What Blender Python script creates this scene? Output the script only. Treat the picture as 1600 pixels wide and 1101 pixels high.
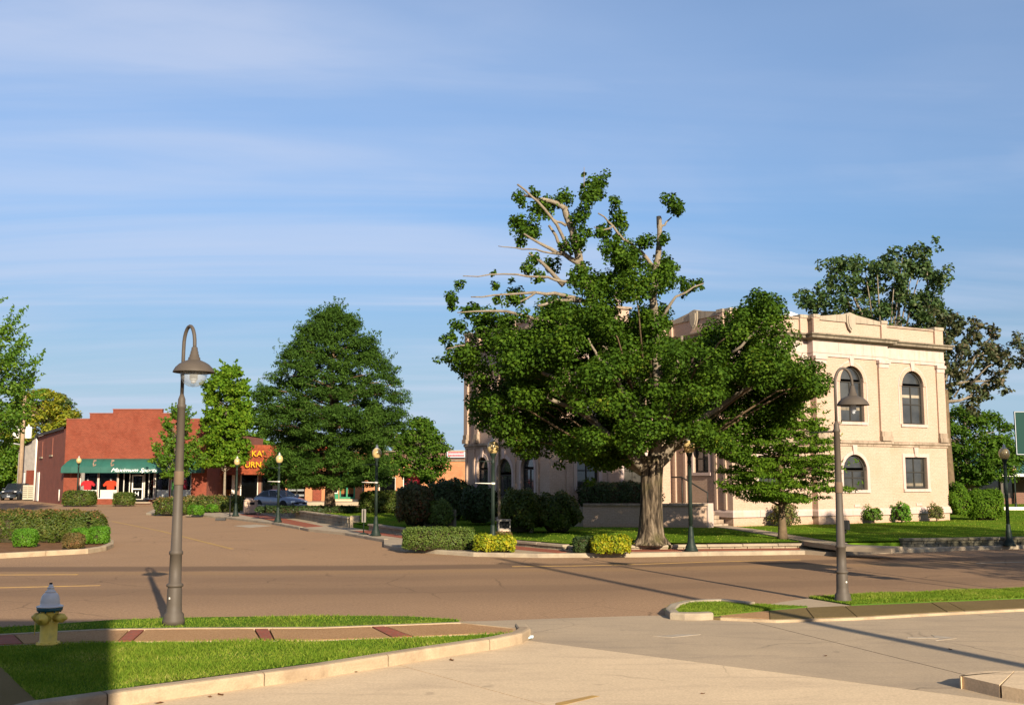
import bpy, bmesh, math, random
import numpy as np
from mathutils import Vector, Matrix
for o in list(bpy.data.objects): bpy.data.objects.remove(o)
S = bpy.context.scene
COL = S.collection
R = math.radians
# ---------------------------------------------------------------- camera, sky, sun, exposure
F, HC = 1650.0, 2.3
PITCH = math.atan(196.5/F)
cam = bpy.data.cameras.new('camera'); cam.sensor_width = 36; cam.lens = 36*F/1600
cam.clip_start = 0.1; cam.clip_end = 3000
camo = bpy.data.objects.new('camera', cam); COL.objects.link(camo)
camo.location = (0, 0, HC); camo.rotation_euler = (R(90)+PITCH, 0, 0)
S.camera = camo
SUN_AZ, SUN_EL = R(20.8), R(20.5)      # shadows run 20.8 deg left of straight ahead
trav = Vector((-math.sin(SUN_AZ)*math.cos(SUN_EL), math.cos(SUN_AZ)*math.cos(SUN_EL), -math.sin(SUN_EL)))
sl = bpy.data.lights.new('sun', 'SUN'); sl.energy = 4.6; sl.angle = R(0.53); sl.color = (1.0, 0.86, 0.66)
so = bpy.data.objects.new('sun', sl); COL.objects.link(so)
so.rotation_euler = trav.to_track_quat('-Z', 'Y').to_euler(); so.location = (10, -20, 30)
S.view_settings.view_transform = 'Standard'; S.view_settings.look = 'None'
S.view_settings.exposure = 1.15; S.view_settings.gamma = 1; S.view_settings.use_curve_mapping = False
S.render.engine = 'CYCLES'
S.cycles.max_bounces = 5; S.cycles.diffuse_bounces = 2; S.cycles.glossy_bounces = 2; S.cycles.transmission_bounces = 3; S.cycles.transparent_max_bounces = 8

W = bpy.data.worlds.new('World'); S.world = W; W.use_nodes = True
nt = W.node_tree; nt.nodes.clear()
def N(t, typ, **k):
    n = t.nodes.new(typ)
    for a, v in k.items():
        if a in n.inputs: n.inputs[a].default_value = v
        else: setattr(n, a, v)
    return n
def LK(t, a, b): t.links.new(a, b)
def MATH(t, op, a, b=None, c=None, clamp=False):
    n = t.nodes.new('ShaderNodeMath'); n.operation = op; n.use_clamp = clamp
    for i, v in enumerate((a, b, c)):
        if v is None: continue
        if isinstance(v, (int, float)): n.inputs[i].default_value = v
        else: t.links.new(v, n.inputs[i])
    return n.outputs[0]
def RAMP(t, fac, stops, interp='LINEAR'):
    n = t.nodes.new('ShaderNodeValToRGB'); n.color_ramp.interpolation = interp
    el = n.color_ramp.elements
    while len(el) < len(stops): el.new(0.5)
    for e, (p, c) in zip(el, stops):
        e.position = p; e.color = (c, c, c, 1) if isinstance(c, (int, float)) else tuple(c)+(1,)
    t.links.new(fac, n.inputs[0]); return n.outputs[0]
def MIX(t, fac, a, b, blend='MIX'):
    n = t.nodes.new('ShaderNodeMix'); n.data_type = 'RGBA'; n.blend_type = blend
    for s, v in ((n.inputs[0], fac), (n.inputs[6], a), (n.inputs[7], b)):
        if isinstance(v, (int, float)): s.default_value = v
        elif isinstance(v, tuple): s.default_value = v if len(v) == 4 else v+(1,)
        else: t.links.new(v, s)
    return n.outputs[2]
sky = N(nt, 'ShaderNodeTexSky', sky_type='NISHITA', sun_disc=False, sun_elevation=SUN_EL, sun_rotation=R(180)-SUN_AZ,
        air_density=1.25, dust_density=0.6, ozone_density=2.2, altitude=100)
tc = N(nt, 'ShaderNodeTexCoord'); sx = N(nt, 'ShaderNodeSeparateXYZ'); LK(nt, tc.outputs['Generated'], sx.inputs[0])
zz = MATH(nt, 'ADD', MATH(nt, 'MAXIMUM', sx.outputs[2], 0.0), 0.10)
cx = N(nt, 'ShaderNodeCombineXYZ'); LK(nt, MATH(nt, 'DIVIDE', sx.outputs[0], zz), cx.inputs[0]); LK(nt, MATH(nt, 'DIVIDE', sx.outputs[1], zz), cx.inputs[1])
mp = N(nt, 'ShaderNodeMapping'); mp.inputs['Rotation'].default_value = (0, 0, R(-14)); mp.inputs['Scale'].default_value = (0.30, 0.85, 1); LK(nt, cx.outputs[0], mp.inputs[0])
n1 = N(nt, 'ShaderNodeTexNoise', Scale=0.85, Detail=9.0, Roughness=0.50, Distortion=1.5); LK(nt, mp.outputs[0], n1.inputs['Vector'])
n2 = N(nt, 'ShaderNodeTexNoise', Scale=0.33, Detail=4.0, Roughness=0.5, Distortion=0.8); LK(nt, mp.outputs[0], n2.inputs['Vector'])
cl = MATH(nt, 'ADD', MATH(nt, 'MULTIPLY', n1.outputs[0], 0.62), MATH(nt, 'MULTIPLY', n2.outputs[0], 0.45))
n3 = N(nt, 'ShaderNodeTexNoise', Scale=1.9, Detail=7.0, Roughness=0.55, Distortion=1.2)
mp3 = N(nt, 'ShaderNodeMapping'); mp3.inputs['Rotation'].default_value = (0, 0, R(9)); mp3.inputs['Scale'].default_value = (0.16, 0.9, 1); LK(nt, cx.outputs[0], mp3.inputs[0]); LK(nt, mp3.outputs[0], n3.inputs['Vector'])
cl = MATH(nt, 'ADD', cl, MATH(nt, 'MULTIPLY', MATH(nt, 'SUBTRACT', n3.outputs[0], 0.47), 0.36))
cf = RAMP(nt, cl, [(0.38, 0.0), (0.49, 0.10), (0.56, 0.27), (0.62, 0.50), (0.72, 0.68)])
skyc = MIX(nt, 1.0, sky.outputs[0], (0.76, 0.89, 1.13), 'MULTIPLY')
cloudc = (5.3, 5.8, 7.2)
skyc = MIX(nt, 1.0, skyc, RAMP(nt, sx.outputs[2], [(0.0, (0.54, 0.61, 0.70)), (0.14, (0.62, 0.72, 0.82)), (0.24, (0.90, 0.97, 1.01)), (0.40, (1.62, 1.34, 1.17)), (1.0, (1.62, 1.34, 1.17))]), 'MULTIPLY')
hz = RAMP(nt, sx.outputs[2], [(0.0, 0.95), (0.08, 0.70), (0.14, 0.26), (0.20, 0.05), (0.28, 0.0)])   # thin bluish summer haze low in the sky, all round
skh = MIX(nt, hz, skyc, (3.4, 4.9, 6.4))
skm = MIX(nt, cf, skh, cloudc)
bg = N(nt, 'ShaderNodeBackground', Strength=0.055); LK(nt, skm, bg.inputs[0])
wo = N(nt, 'ShaderNodeOutputWorld'); LK(nt, bg.outputs[0], wo.inputs[0])

# ---------------------------------------------------------------- survey helpers: photo point -> place in the world
def ray(px, py):
    x, v = (px-800)/F, (550.5-py)/F
    c, s = math.cos(PITCH), math.sin(PITCH)
    return x, c-s*v, s+c*v
def G(px, py, z=0.0):
    x, f, u = ray(px, py); t = (z-HC)/u
    return Vector((x*t, f*t, z))
def P(px, py, Y):
    x, f, u = ray(px, py); t = Y/f
    return Vector((x*t, Y, HC+u*t))
def XY(pts, z=0.0): return [(G(x, y, z).x, G(x, y, z).y) for x, y in pts]

# ---------------------------------------------------------------- materials
MATS = {}
def newmat(name):
    m = bpy.data.materials.new(name); m.use_nodes = True
    t = m.node_tree; t.nodes.clear()
    o = t.nodes.new('ShaderNodeOutputMaterial'); b = t.nodes.new('ShaderNodeBsdfPrincipled')
    t.links.new(b.outputs[0], o.inputs[0]); MATS[name] = m
    return m, t, b, o
def pmat(name, c1, c2=None, rough=0.7, scale=6.0, detail=5.0, bump=0.0, bscale=60.0, metal=0.0, spec=0.12, stain=None, sscale=0.6, streak=None, coord='Object', fine=None):
    """noise-mottled surface: c1/c2 mottling, optional stain colour in big blotches, optional vertical streaks, optional fine speckle"""
    m, t, b, o = newmat(name)
    tc = t.nodes.new('ShaderNodeTexCoord'); vec = tc.outputs[coord]
    col = c1
    if c2:
        n = N(t, 'ShaderNodeTexNoise', Scale=scale, Detail=detail, Roughness=0.62); LK(t, vec, n.inputs['Vector'])
        col = MIX(t, RAMP(t, n.outputs[0], [(0.32, 0.0), (0.68, 1.0)]), c1, c2)
    if fine:
        n = N(t, 'ShaderNodeTexNoise', Scale=fine[0], Detail=2.0); LK(t, vec, n.inputs['Vector'])
        col = MIX(t, RAMP(t, n.outputs[0], [(0.35, 0.0), (0.65, fine[2])]), col, fine[1])
    if stain:
        n = N(t, 'ShaderNodeTexNoise', Scale=sscale, Detail=7.0, Roughness=0.65, Distortion=0.6); LK(t, vec, n.inputs['Vector'])
        col = MIX(t, RAMP(t, n.outputs[0], [(0.48, 0.0), (0.70, 0.75)]), col, stain)
    if streak:
        mp = N(t, 'ShaderNodeMapping'); mp.inputs['Scale'].default_value = (3.2, 3.2, 0.25); LK(t, vec, mp.inputs[0])
        n = N(t, 'ShaderNodeTexNoise', Scale=2.2, Detail=6.0, Roughness=0.6); LK(t, mp.outputs[0], n.inputs['Vector'])
        col = MIX(t, RAMP(t, n.outputs[0], [(0.50, 0.0), (0.72, 0.8)]), col, streak)
    if isinstance(col, tuple): b.inputs['Base Color'].default_value = col+(1,)
    else: LK(t, col, b.inputs['Base Color'])
    b.inputs['Roughness'].default_value = rough; b.inputs['Metallic'].default_value = metal; b.inputs['Specular IOR Level'].default_value = spec
    if bump:
        n = N(t, 'ShaderNodeTexNoise', Scale=bscale, Detail=6.0, Roughness=0.65); LK(t, vec, n.inputs['Vector'])
        bp = N(t, 'ShaderNodeBump', Strength=bump, Distance=0.02); LK(t, n.outputs[0], bp.inputs['Height']); LK(t, bp.outputs[0], b.inputs['Normal'])
    return m
def brickmat(name, c1, c2, mortar, bw=0.20, bh=0.068, ms=0.011, stain=None, bump=0.35, low=None):
    m, t, b, o = newmat(name)
    uv = t.nodes.new('ShaderNodeTexCoord').outputs['UV']
    br = N(t, 'ShaderNodeTexBrick', Scale=1.0); br.inputs['Brick Width'].default_value = bw; br.inputs['Row Height'].default_value = bh
    br.inputs['Mortar Size'].default_value = ms; br.inputs['Mortar Smooth'].default_value = 0.2; br.inputs['Bias'].default_value = 0.0
    br.inputs['Color1'].default_value = c1+(1,); br.inputs['Color2'].default_value = c2+(1,); br.inputs['Mortar'].default_value = mortar+(1,)
    LK(t, uv, br.inputs['Vector'])
    n = N(t, 'ShaderNodeTexNoise', Scale=0.9, Detail=8.0, Roughness=0.65); LK(t, uv, n.inputs['Vector'])
    col = br.outputs['Color']
    if stain: col = MIX(t, RAMP(t, n.outputs[0], [(0.46, 0.0), (0.74, 0.75)]), col, stain)
    n2 = N(t, 'ShaderNodeTexNoise', Scale=14.0, Detail=3.0); LK(t, uv, n2.inputs['Vector'])
    col = MIX(t, 0.35, col, RAMP(t, n2.outputs[0], [(0.3, 0.62), (0.7, 1.25)]), 'MULTIPLY')
    if low:      # splash-back of red soil along the foot of the wall
        sep = N(t, 'ShaderNodeSeparateXYZ'); LK(t, uv, sep.inputs[0])
        h = MATH(t, 'ADD', sep.outputs[1], MATH(t, 'MULTIPLY', n.outputs[0], 0.5))
        col = MIX(t, RAMP(t, h, [(0.35, 0.8), (0.75, 0.0)]), col, low)
    LK(t, col, b.inputs['Base Color']); b.inputs['Roughness'].default_value = 0.85; b.inputs['Specular IOR Level'].default_value = 0.2
    bp = N(t, 'ShaderNodeBump', Strength=bump, Distance=0.006); bp.invert = True
    LK(t, br.outputs['Fac'], bp.inputs['Height']); LK(t, bp.outputs[0], b.inputs['Normal'])
    return m
def leafmat(name, stops, trans=0.35, rough=0.55, spec=0.25, nscale=0.8):
    """leaf colour varies leaf by leaf (face attribute) and in slow drifts through the plant"""
    m, t, b, o = newmat(name)
    at = N(t, 'ShaderNodeAttribute', attribute_name='rnd')
    tc = t.nodes.new('ShaderNodeTexCoord')
    n = N(t, 'ShaderNodeTexNoise', Scale=nscale, Detail=3.0); LK(t, tc.outputs['Object'], n.inputs['Vector'])
    f = MATH(t, 'ADD', MATH(t, 'MULTIPLY', at.outputs['Fac'], 0.62), MATH(t, 'MULTIPLY', MATH(t, 'SUBTRACT', n.outputs[0], 0.3), 0.9), clamp=True)
    col = RAMP(t, f, stops)
    LK(t, col, b.inputs['Base Color']); b.inputs['Roughness'].default_value = rough; b.inputs['Specular IOR Level'].default_value = spec
    tr = t.nodes.new('ShaderNodeBsdfTranslucent'); LK(t, MIX(t, 1.0, col, (1.5, 1.35, 0.7), 'MULTIPLY'), tr.inputs[0])
    mx = N(t, 'ShaderNodeMixShader'); mx.inputs[0].default_value = trans
    LK(t, b.outputs[0], mx.inputs[1]); LK(t, tr.outputs[0], mx.inputs[2]); LK(t, mx.outputs[0], o.inputs[0])
    return m
def glassmat(name, tint=(0.97, 0.98, 0.98), opac=0.10, dark=(0.01, 0.012, 0.012), rough=0.03):
    m, t, b, o = newmat(name)
    b.inputs['Base Color'].default_value = dark+(1,); b.inputs['Roughness'].default_value = rough; b.inputs['Specular IOR Level'].default_value = 0.5
    tr = t.nodes.new('ShaderNodeBsdfTransparent'); tr.inputs[0].default_value = tint+(1,)
    mx = N(t, 'ShaderNodeMixShader'); mx.inputs[0].default_value = opac
    LK(t, tr.outputs[0], mx.inputs[1]); LK(t, b.outputs[0], mx.inputs[2]); LK(t, mx.outputs[0], o.inputs[0])
    return m

M = {}
# asphalt: brownish chip seal with worn wheel tracks that follow the street
m, t, b, o = newmat('asphalt'); M['asphalt'] = m
tc = t.nodes.new('ShaderNodeTexCoord'); v = tc.outputs['Object']
sp = N(t, 'ShaderNodeSeparateXYZ'); LK(t, v, sp.inputs[0])
big = N(t, 'ShaderNodeTexNoise', Scale=0.22, Detail=7.0, Roughness=0.6, Distortion=0.5); LK(t, v, big.inputs['Vector'])
fin = N(t, 'ShaderNodeTexNoise', Scale=17.0, Detail=4.0, Roughness=0.75); LK(t, v, fin.inputs['Vector'])
gr = N(t, 'ShaderNodeTexNoise', Scale=95.0, Detail=2.0, Roughness=0.6); LK(t, v, gr.inputs['Vector'])
col = MIX(t, RAMP(t, big.outputs[0], [(0.3, 0.0), (0.7, 1.0)]), (0.305, 0.192, 0.110), (0.262, 0.166, 0.098))
col = MIX(t, 0.55, col, RAMP(t, fin.outputs[0], [(0.25, 0.45), (0.75, 1.6)]), 'MULTIPLY')
col = MIX(t, 0.6, col, RAMP(t, gr.outputs[0], [(0.3, 0.55), (0.7, 1.5)]), 'MULTIPLY')
X2 = MATH(t, 'MULTIPLY', sp.outputs[0], sp.outputs[0])
w = MATH(t, 'SUBTRACT', sp.outputs[1], MATH(t, 'ADD', MATH(t, 'MULTIPLY', sp.outputs[0], 0.13), MATH(t, 'MULTIPLY', X2, 0.005)))
w = MATH(t, 'ADD', w, MATH(t, 'MULTIPLY', MATH(t, 'SUBTRACT', big.outputs[0], 0.5), 1.0))
near = MATH(t, 'LESS_THAN', sp.outputs[1], 42.0)
def band(c, wd, s):
    g = MATH(t, 'DIVIDE', MATH(t, 'ABSOLUTE', MATH(t, 'SUBTRACT', w, c)), wd)
    return MATH(t, 'MULTIPLY', MATH(t, 'MULTIPLY', RAMP(t, g, [(0.45, 1.0), (1.0, 0.0)], 'EASE'), near), s)
for c_, wd_, s_, cc in ((24.2, 5.2, 0.42, (0.155, 0.098, 0.060)), (28.35, 1.0, 0.62, (0.100, 0.066, 0.046)), (22.6, 0.9, 0.22, (0.11, 0.072, 0.05)), (25.2, 0.8, 0.16, (0.11, 0.072, 0.05)), (27.0, 0.7, 0.22, (0.33, 0.20, 0.085))):
    col = MIX(t, band(c_, wd_, s_), col, cc)
cv = N(t, 'ShaderNodeTexVoronoi', feature='DISTANCE_TO_EDGE', Scale=0.42); wp_ = N(t, 'ShaderNodeTexNoise', Scale=1.6, Detail=5.0); LK(t, v, wp_.inputs['Vector'])
LK(t, MIX(t, 0.35, v, wp_.outputs['Color'], 'ADD'), cv.inputs['Vector'])
cm_ = N(t, 'ShaderNodeTexNoise', Scale=0.16, Detail=2.0); LK(t, v, cm_.inputs['Vector'])
crk = MATH(t, 'MULTIPLY', RAMP(t, cv.outputs['Distance'], [(0.0, 1.0), (0.012, 0.0)]), RAMP(t, cm_.outputs[0], [(0.48, 0.0), (0.60, 0.55)]))
col = MIX(t, crk, col, (0.05, 0.035, 0.025))
LK(t, col, b.inputs['Base Color']); b.inputs['Roughness'].default_value = 0.95; b.inputs['Specular IOR Level'].default_value = 0.05
bp = N(t, 'ShaderNodeBump', Strength=0.5, Distance=0.012); LK(t, fin.outputs[0], bp.inputs['Height']); LK(t, bp.outputs[0], b.inputs['Normal'])

def concmat(name, c1, c2, dark, crack_seed):
    """worn slab concrete: broad blotches, drag streaks, speckle, a few hairline cracks"""
    m, t, b, o = newmat(name); v = t.nodes.new('ShaderNodeTexCoord').outputs['Object']
    a = N(t, 'ShaderNodeTexNoise', Scale=0.55, Detail=9.0, Roughness=0.62, Distortion=0.8); LK(t, v, a.inputs['Vector'])
    col = MIX(t, RAMP(t, a.outputs[0], [(0.30, 0.0), (0.70, 1.0)]), c1, c2)
    mp = N(t, 'ShaderNodeMapping'); mp.inputs['Scale'].default_value = (0.5, 2.4, 1); mp.inputs['Rotation'].default_value = (0, 0, R(-8)); LK(t, v, mp.inputs[0])
    st = N(t, 'ShaderNodeTexNoise', Scale=1.1, Detail=8.0, Roughness=0.6, Distortion=0.7); LK(t, mp.outputs[0], st.inputs['Vector'])
    col = MIX(t, RAMP(t, st.outputs[0], [(0.50, 0.0), (0.72, 0.65)]), col, dark)
    f = N(t, 'ShaderNodeTexNoise', Scale=34.0, Detail=3.0, Roughness=0.7); LK(t, v, f.inputs['Vector'])
    col = MIX(t, 0.5, col, RAMP(t, f.outputs[0], [(0.28, 0.70), (0.72, 1.28)]), 'MULTIPLY')
    sp_ = N(t, 'ShaderNodeTexNoise', Scale=2.6, Detail=2.0); LK(t, v, sp_.inputs['Vector'])
    col = MIX(t, RAMP(t, sp_.outputs[0], [(0.70, 0.0), (0.76, 0.35)]), col, tuple(x*0.55 for x in dark))
    wp = N(t, 'ShaderNodeTexNoise', Scale=1.3, Detail=5.0); LK(t, v, wp.inputs['Vector'])
    cv = N(t, 'ShaderNodeTexVoronoi', feature='DISTANCE_TO_EDGE', Scale=0.30); LK(t, MIX(t, 0.4, v, wp.outputs['Color'], 'ADD'), cv.inputs['Vector'])
    cm = N(t, 'ShaderNodeTexNoise', Scale=0.21+crack_seed, Detail=2.0); LK(t, v, cm.inputs['Vector'])
    ck = MATH(t, 'MULTIPLY', RAMP(t, cv.outputs['Distance'], [(0.0, 1.0), (0.005, 0.0)]), RAMP(t, cm.outputs[0], [(0.50, 0.0), (0.60, 0.7)]))
    col = MIX(t, ck, col, tuple(x*0.4 for x in dark))
    LK(t, col, b.inputs['Base Color']); b.inputs['Roughness'].default_value = 0.92; b.inputs['Specular IOR Level'].default_value = 0.06
    bp = N(t, 'ShaderNodeBump', Strength=0.3, Distance=0.01); LK(t, f.outputs[0], bp.inputs['Height']); LK(t, bp.outputs[0], b.inputs['Normal'])
    return m
M['conc_warm'] = concmat('concrete_warm', (0.60, 0.452, 0.285), (0.515, 0.39, 0.25), (0.40, 0.30, 0.20), 0.0)
M['conc_grey'] = concmat('concrete_grey', (0.40, 0.305, 0.20), (0.33, 0.255, 0.172), (0.255, 0.20, 0.142), 0.07)
M['kerb'] = pmat('kerb_concrete', (0.42, 0.325, 0.21), (0.35, 0.27, 0.175), 0.9, 3.0, 8, 0.4, 40, spec=0.08, stain=(0.22, 0.155, 0.10), sscale=1.6, fine=(50, (0.30, 0.23, 0.16), 0.5))
M['kerb_grey'] = pmat('kerb_old', (0.36, 0.30, 0.21), (0.27, 0.22, 0.16), 0.85, 2.0, 8, 0.4, 40, stain=(0.17, 0.13, 0.10), sscale=0.9)
M['pave'] = pmat('pavement_concrete', (0.38, 0.30, 0.205), (0.31, 0.245, 0.17), 0.85, 0.8, 8, 0.2, 40, stain=(0.22, 0.17, 0.125), sscale=0.5)
M['agg'] = pmat('aggregate', (0.33, 0.185, 0.085), (0.26, 0.145, 0.068), 0.95, 1.2, 5, 0.6, 70, spec=0.02, fine=(45, (0.44, 0.27, 0.14), 0.8))
M['agg_olive'] = pmat('aggregate_worn', (0.165, 0.115, 0.045), (0.21, 0.145, 0.062), 0.95, 0.7, 6, 0.5, 70, spec=0.02, fine=(60, (0.11, 0.085, 0.045), 0.7))
M['brickband'] = brickmat('brick_paver_red', (0.30, 0.080, 0.042), (0.23, 0.062, 0.034), (0.20, 0.11, 0.065), 0.20, 0.10, 0.008)
M['soil'] = pmat('mulch', (0.12, 0.06, 0.028), (0.20, 0.105, 0.05), 0.95, 5, 6, 0.8, 30)
M['turf'] = pmat('turf', (0.075, 0.14, 0.018), (0.055, 0.11, 0.014), 0.95, 1.1, 7, 0.6, 60, spec=0.0, stain=(0.15, 0.15, 0.03), sscale=0.5)
M['turf_lawn'] = pmat('lawn_turf', (0.088, 0.155, 0.013), (0.068, 0.128, 0.011), 0.95, 0.6, 7, 0.4, 50, spec=0.0, stain=(0.13, 0.135, 0.02), sscale=0.28)  # the courthouse lawn's own green, with yellower blotches
M['field'] = pmat('field', (0.09, 0.12, 0.03), (0.14, 0.11, 0.05), 0.95, 0.1, 6)
M['brick_red'] = brickmat('brick_red', (0.185, 0.036, 0.018), (0.115, 0.023, 0.012), (0.25, 0.085, 0.05), 0.21, 0.075, 0.012, stain=(0.125, 0.024, 0.011))
M['brick_side'] = brickmat('brick_dark_red', (0.24, 0.068, 0.042), (0.19, 0.055, 0.036), (0.22, 0.11, 0.08), 0.21, 0.075, 0.010, stain=(0.12, 0.05, 0.035))
M['brick_orange'] = brickmat('brick_orange', (0.42, 0.175, 0.075), (0.35, 0.145, 0.062), (0.40, 0.22, 0.12), 0.21, 0.075, 0.010, stain=(0.28, 0.11, 0.05))
M['brick_brown'] = brickmat('brick_brown', (0.13, 0.065, 0.045), (0.17, 0.08, 0.055), (0.20, 0.13, 0.10), 0.21, 0.075, 0.010)
M['brick_cream'] = brickmat('brick_cream', (0.418, 0.294, 0.220), (0.378, 0.263, 0.195), (0.44, 0.322, 0.248), 0.20, 0.068, 0.010, stain=(0.36, 0.252, 0.172), bump=0.3, low=(0.42, 0.20, 0.085))
M['stone'] = pmat('limestone', (0.47, 0.365, 0.33), (0.41, 0.312, 0.275), 0.8, 2.0, 7, 0.15, 30, streak=(0.36, 0.29, 0.20))
M['stone_dirty'] = pmat('limestone_dirty', (0.23, 0.19, 0.138), (0.14, 0.116, 0.086), 0.85, 1.6, 8, 0.2, 30, streak=(0.065, 0.056, 0.043))
M['stone_mid'] = pmat('limestone_weathered', (0.36, 0.30, 0.225), (0.27, 0.225, 0.17), 0.85, 1.6, 8, 0.2, 30, streak=(0.15, 0.125, 0.095))
M['stone_belt'] = pmat('limestone_belt', (0.40, 0.31, 0.235), (0.20, 0.15, 0.105), 0.85, 1.3, 8, 0.2, 30, streak=(0.13, 0.095, 0.065))
M['mossy'] = pmat('mossy_shaded_concrete', (0.12, 0.105, 0.07), (0.06, 0.06, 0.04), 0.95, 2, 8, 0.4, 25, stain=(0.26, 0.23, 0.17), sscale=1.4)  # moss and pale blotches; shade over the wall is darkened into the colour
M['wallblock'] = pmat('wall_block', (0.32, 0.265, 0.185), (0.25, 0.205, 0.145), 0.9, 3, 7, 0.4, 25, stain=(0.16, 0.13, 0.09), sscale=1.2)
M['glassdark'] = pmat('window_glass', (0.020, 0.020, 0.019), (0.060, 0.058, 0.052), 0.07, 0.9, 3, spec=0.8)
M['shopglass'] = glassmat('shop_glass')
M['carglass'] = glassmat('car_glass', (0.45, 0.5, 0.5), 0.6, (0.02, 0.025, 0.03))
M['globeclear'] = glassmat('lamp_glass', (0.92, 0.93, 0.93), 0.30, (0.55, 0.55, 0.52), 0.12)
M['winframe'] = pmat('window_frame_bronze', (0.035, 0.032, 0.028), None, 0.5)
M['white'] = pmat('white_paint', (0.72, 0.68, 0.60), (0.62, 0.58, 0.50), 0.55, 4, 4)
M['whitecloth'] = pmat('white_cloth', (0.75, 0.73, 0.68), None, 0.9)
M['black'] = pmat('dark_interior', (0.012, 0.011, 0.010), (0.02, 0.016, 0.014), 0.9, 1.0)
M['green_lamp'] = pmat('dark_green_iron', (0.010, 0.019, 0.014), (0.014, 0.024, 0.018), 0.55, 9, 4, spec=0.22)
M['taupe'] = pmat('taupe_enamel', (0.078, 0.062, 0.047), (0.066, 0.053, 0.041), 0.6, 5, 5, spec=0.3, stain=(0.07, 0.058, 0.046), sscale=2)
M['taupe_band'] = pmat('taupe_band', (0.135, 0.092, 0.06), None, 0.6)
m, t, b, o = newmat('acorn_globe'); M['acorn'] = m
b.inputs['Base Color'].default_value = (0.46, 0.34, 0.15, 1); b.inputs['Roughness'].default_value = 0.16; b.inputs['Subsurface Weight'].default_value = 0.25; b.inputs['Subsurface Radius'].default_value = (0.08, 0.06, 0.03)
M['hyd_yellow'] = pmat('hydrant_yellow', (0.74, 0.50, 0.075), (0.62, 0.42, 0.065), 0.5, 7, 6, 0.1, 25, spec=0.4, stain=(0.27, 0.185, 0.055), sscale=3)
M['hyd_silver'] = pmat('hydrant_silver', (0.62, 0.55, 0.50), (0.52, 0.47, 0.43), 0.4, 9, 5, 0.1, 30, spec=0.5)
M['hyd_blue'] = pmat('hydrant_blue', (0.008, 0.072, 0.085), (0.008, 0.05, 0.06), 0.45, 8, 4, spec=0.4)
m, t, b, o = newmat('bark_maple'); M['bark_maple'] = m
v = t.nodes.new('ShaderNodeTexCoord').outputs['Object']
mp = N(t, 'ShaderNodeMapping'); mp.inputs['Scale'].default_value = (1, 1, 0.16); LK(t, v, mp.inputs[0])
n = N(t, 'ShaderNodeTexNoise', Scale=9.0, Detail=6.0, Roughness=0.62, Distortion=0.5); LK(t, mp.outputs[0], n.inputs['Vector'])
n2 = N(t, 'ShaderNodeTexNoise', Scale=1.3, Detail=5.0); LK(t, v, n2.inputs['Vector'])
col = RAMP(t, n.outputs[0], [(0.38, (0.015, 0.012, 0.009)), (0.49, (0.07, 0.053, 0.036)), (0.60, (0.18, 0.138, 0.094)), (0.74, (0.38, 0.31, 0.23))])
col = MIX(t, RAMP(t, n2.outputs[0], [(0.52, 0.0), (0.68, 0.7)]), col, (0.085, 0.075, 0.03))
LK(t, col, b.inputs['Base Color']); b.inputs['Roughness'].default_value = 0.95; b.inputs['Specular IOR Level'].default_value = 0.1
bp = N(t, 'ShaderNodeBump', Strength=1.0, Distance=0.06); LK(t, n.outputs[0], bp.inputs['Height']); LK(t, bp.outputs[0], b.inputs['Normal'])
M['bark_pale'] = pmat('bark_pale', (0.30, 0.255, 0.19), (0.19, 0.155, 0.112), 0.95, 6, 8, 0.9, 22, stain=(0.10, 0.08, 0.058), sscale=2.6, fine=(30, (0.13, 0.105, 0.075), 0.7), spec=0.1)
M['bark_brown'] = pmat('bark_brown', (0.155, 0.108, 0.064), (0.10, 0.07, 0.043), 0.95, 4, 7, 0.8, 20)
M['twig'] = pmat('twig', (0.05, 0.04, 0.022), (0.035, 0.032, 0.016), 0.95, 6)
M['paint_yellow'] = pmat('yellow_paint', (0.42, 0.26, 0.07), (0.31, 0.195, 0.085), 0.9, 5, 8, stain=(0.28, 0.175, 0.095), sscale=3.5)
M['paint_white'] = pmat('white_road_paint', (0.40, 0.345, 0.27), (0.30, 0.24, 0.17), 0.8, 6, 8, stain=(0.27, 0.205, 0.14), sscale=3.5)
M['awning'] = pmat('green_canvas', (0.018, 0.092, 0.068), (0.013, 0.07, 0.052), 0.55, 1.6, 6, 0.1, 12, spec=0.4)
M['awning_hole'] = pmat('torn_canvas', (0.30, 0.20, 0.14), (0.12, 0.08, 0.06), 0.9, 6)
M['shake'] = pmat('red_shake', (0.27, 0.062, 0.026), (0.15, 0.038, 0.018), 0.85, 3, 7, 0.5, 18)
M['yellow_letters'] = pmat('yellow_letters', (0.62, 0.33, 0.012), None, 0.6)
M['white_letters'] = pmat('white_letters', (0.85, 0.85, 0.82), None, 0.5)
M['red_letters'] = pmat('red_letters', (0.62, 0.035, 0.04), None, 0.5)
M['black_letters'] = pmat('black_letters', (0.02, 0.02, 0.02), None, 0.5)
M['green_trim'] = pmat('shop_green', (0.035, 0.20, 0.10), (0.03, 0.16, 0.085), 0.5, 3)
M['grey_block'] = pmat('grey_stucco', (0.36, 0.32, 0.28), (0.24, 0.22, 0.20), 0.9, 2, 7)
M['roof_dark'] = pmat('roof_dark', (0.045, 0.042, 0.04), (0.07, 0.065, 0.06), 0.9, 2)
M['roof_white'] = pmat('white_roof', (0.80, 0.80, 0.78), None, 0.6)
M['metal_roof'] = pmat('green_metal_roof', (0.045, 0.12, 0.085), (0.035, 0.095, 0.07), 0.4, 2, 4, spec=0.5)
M['metal_roof_brown'] = pmat('brown_metal_roof', (0.14, 0.10, 0.07), (0.10, 0.075, 0.055), 0.5, 2, 4)
M['wood_pole'] = pmat('pole_wood', (0.34, 0.24, 0.155), (0.25, 0.175, 0.115), 0.9, 4, 6, streak=(0.17, 0.12, 0.08))
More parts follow.
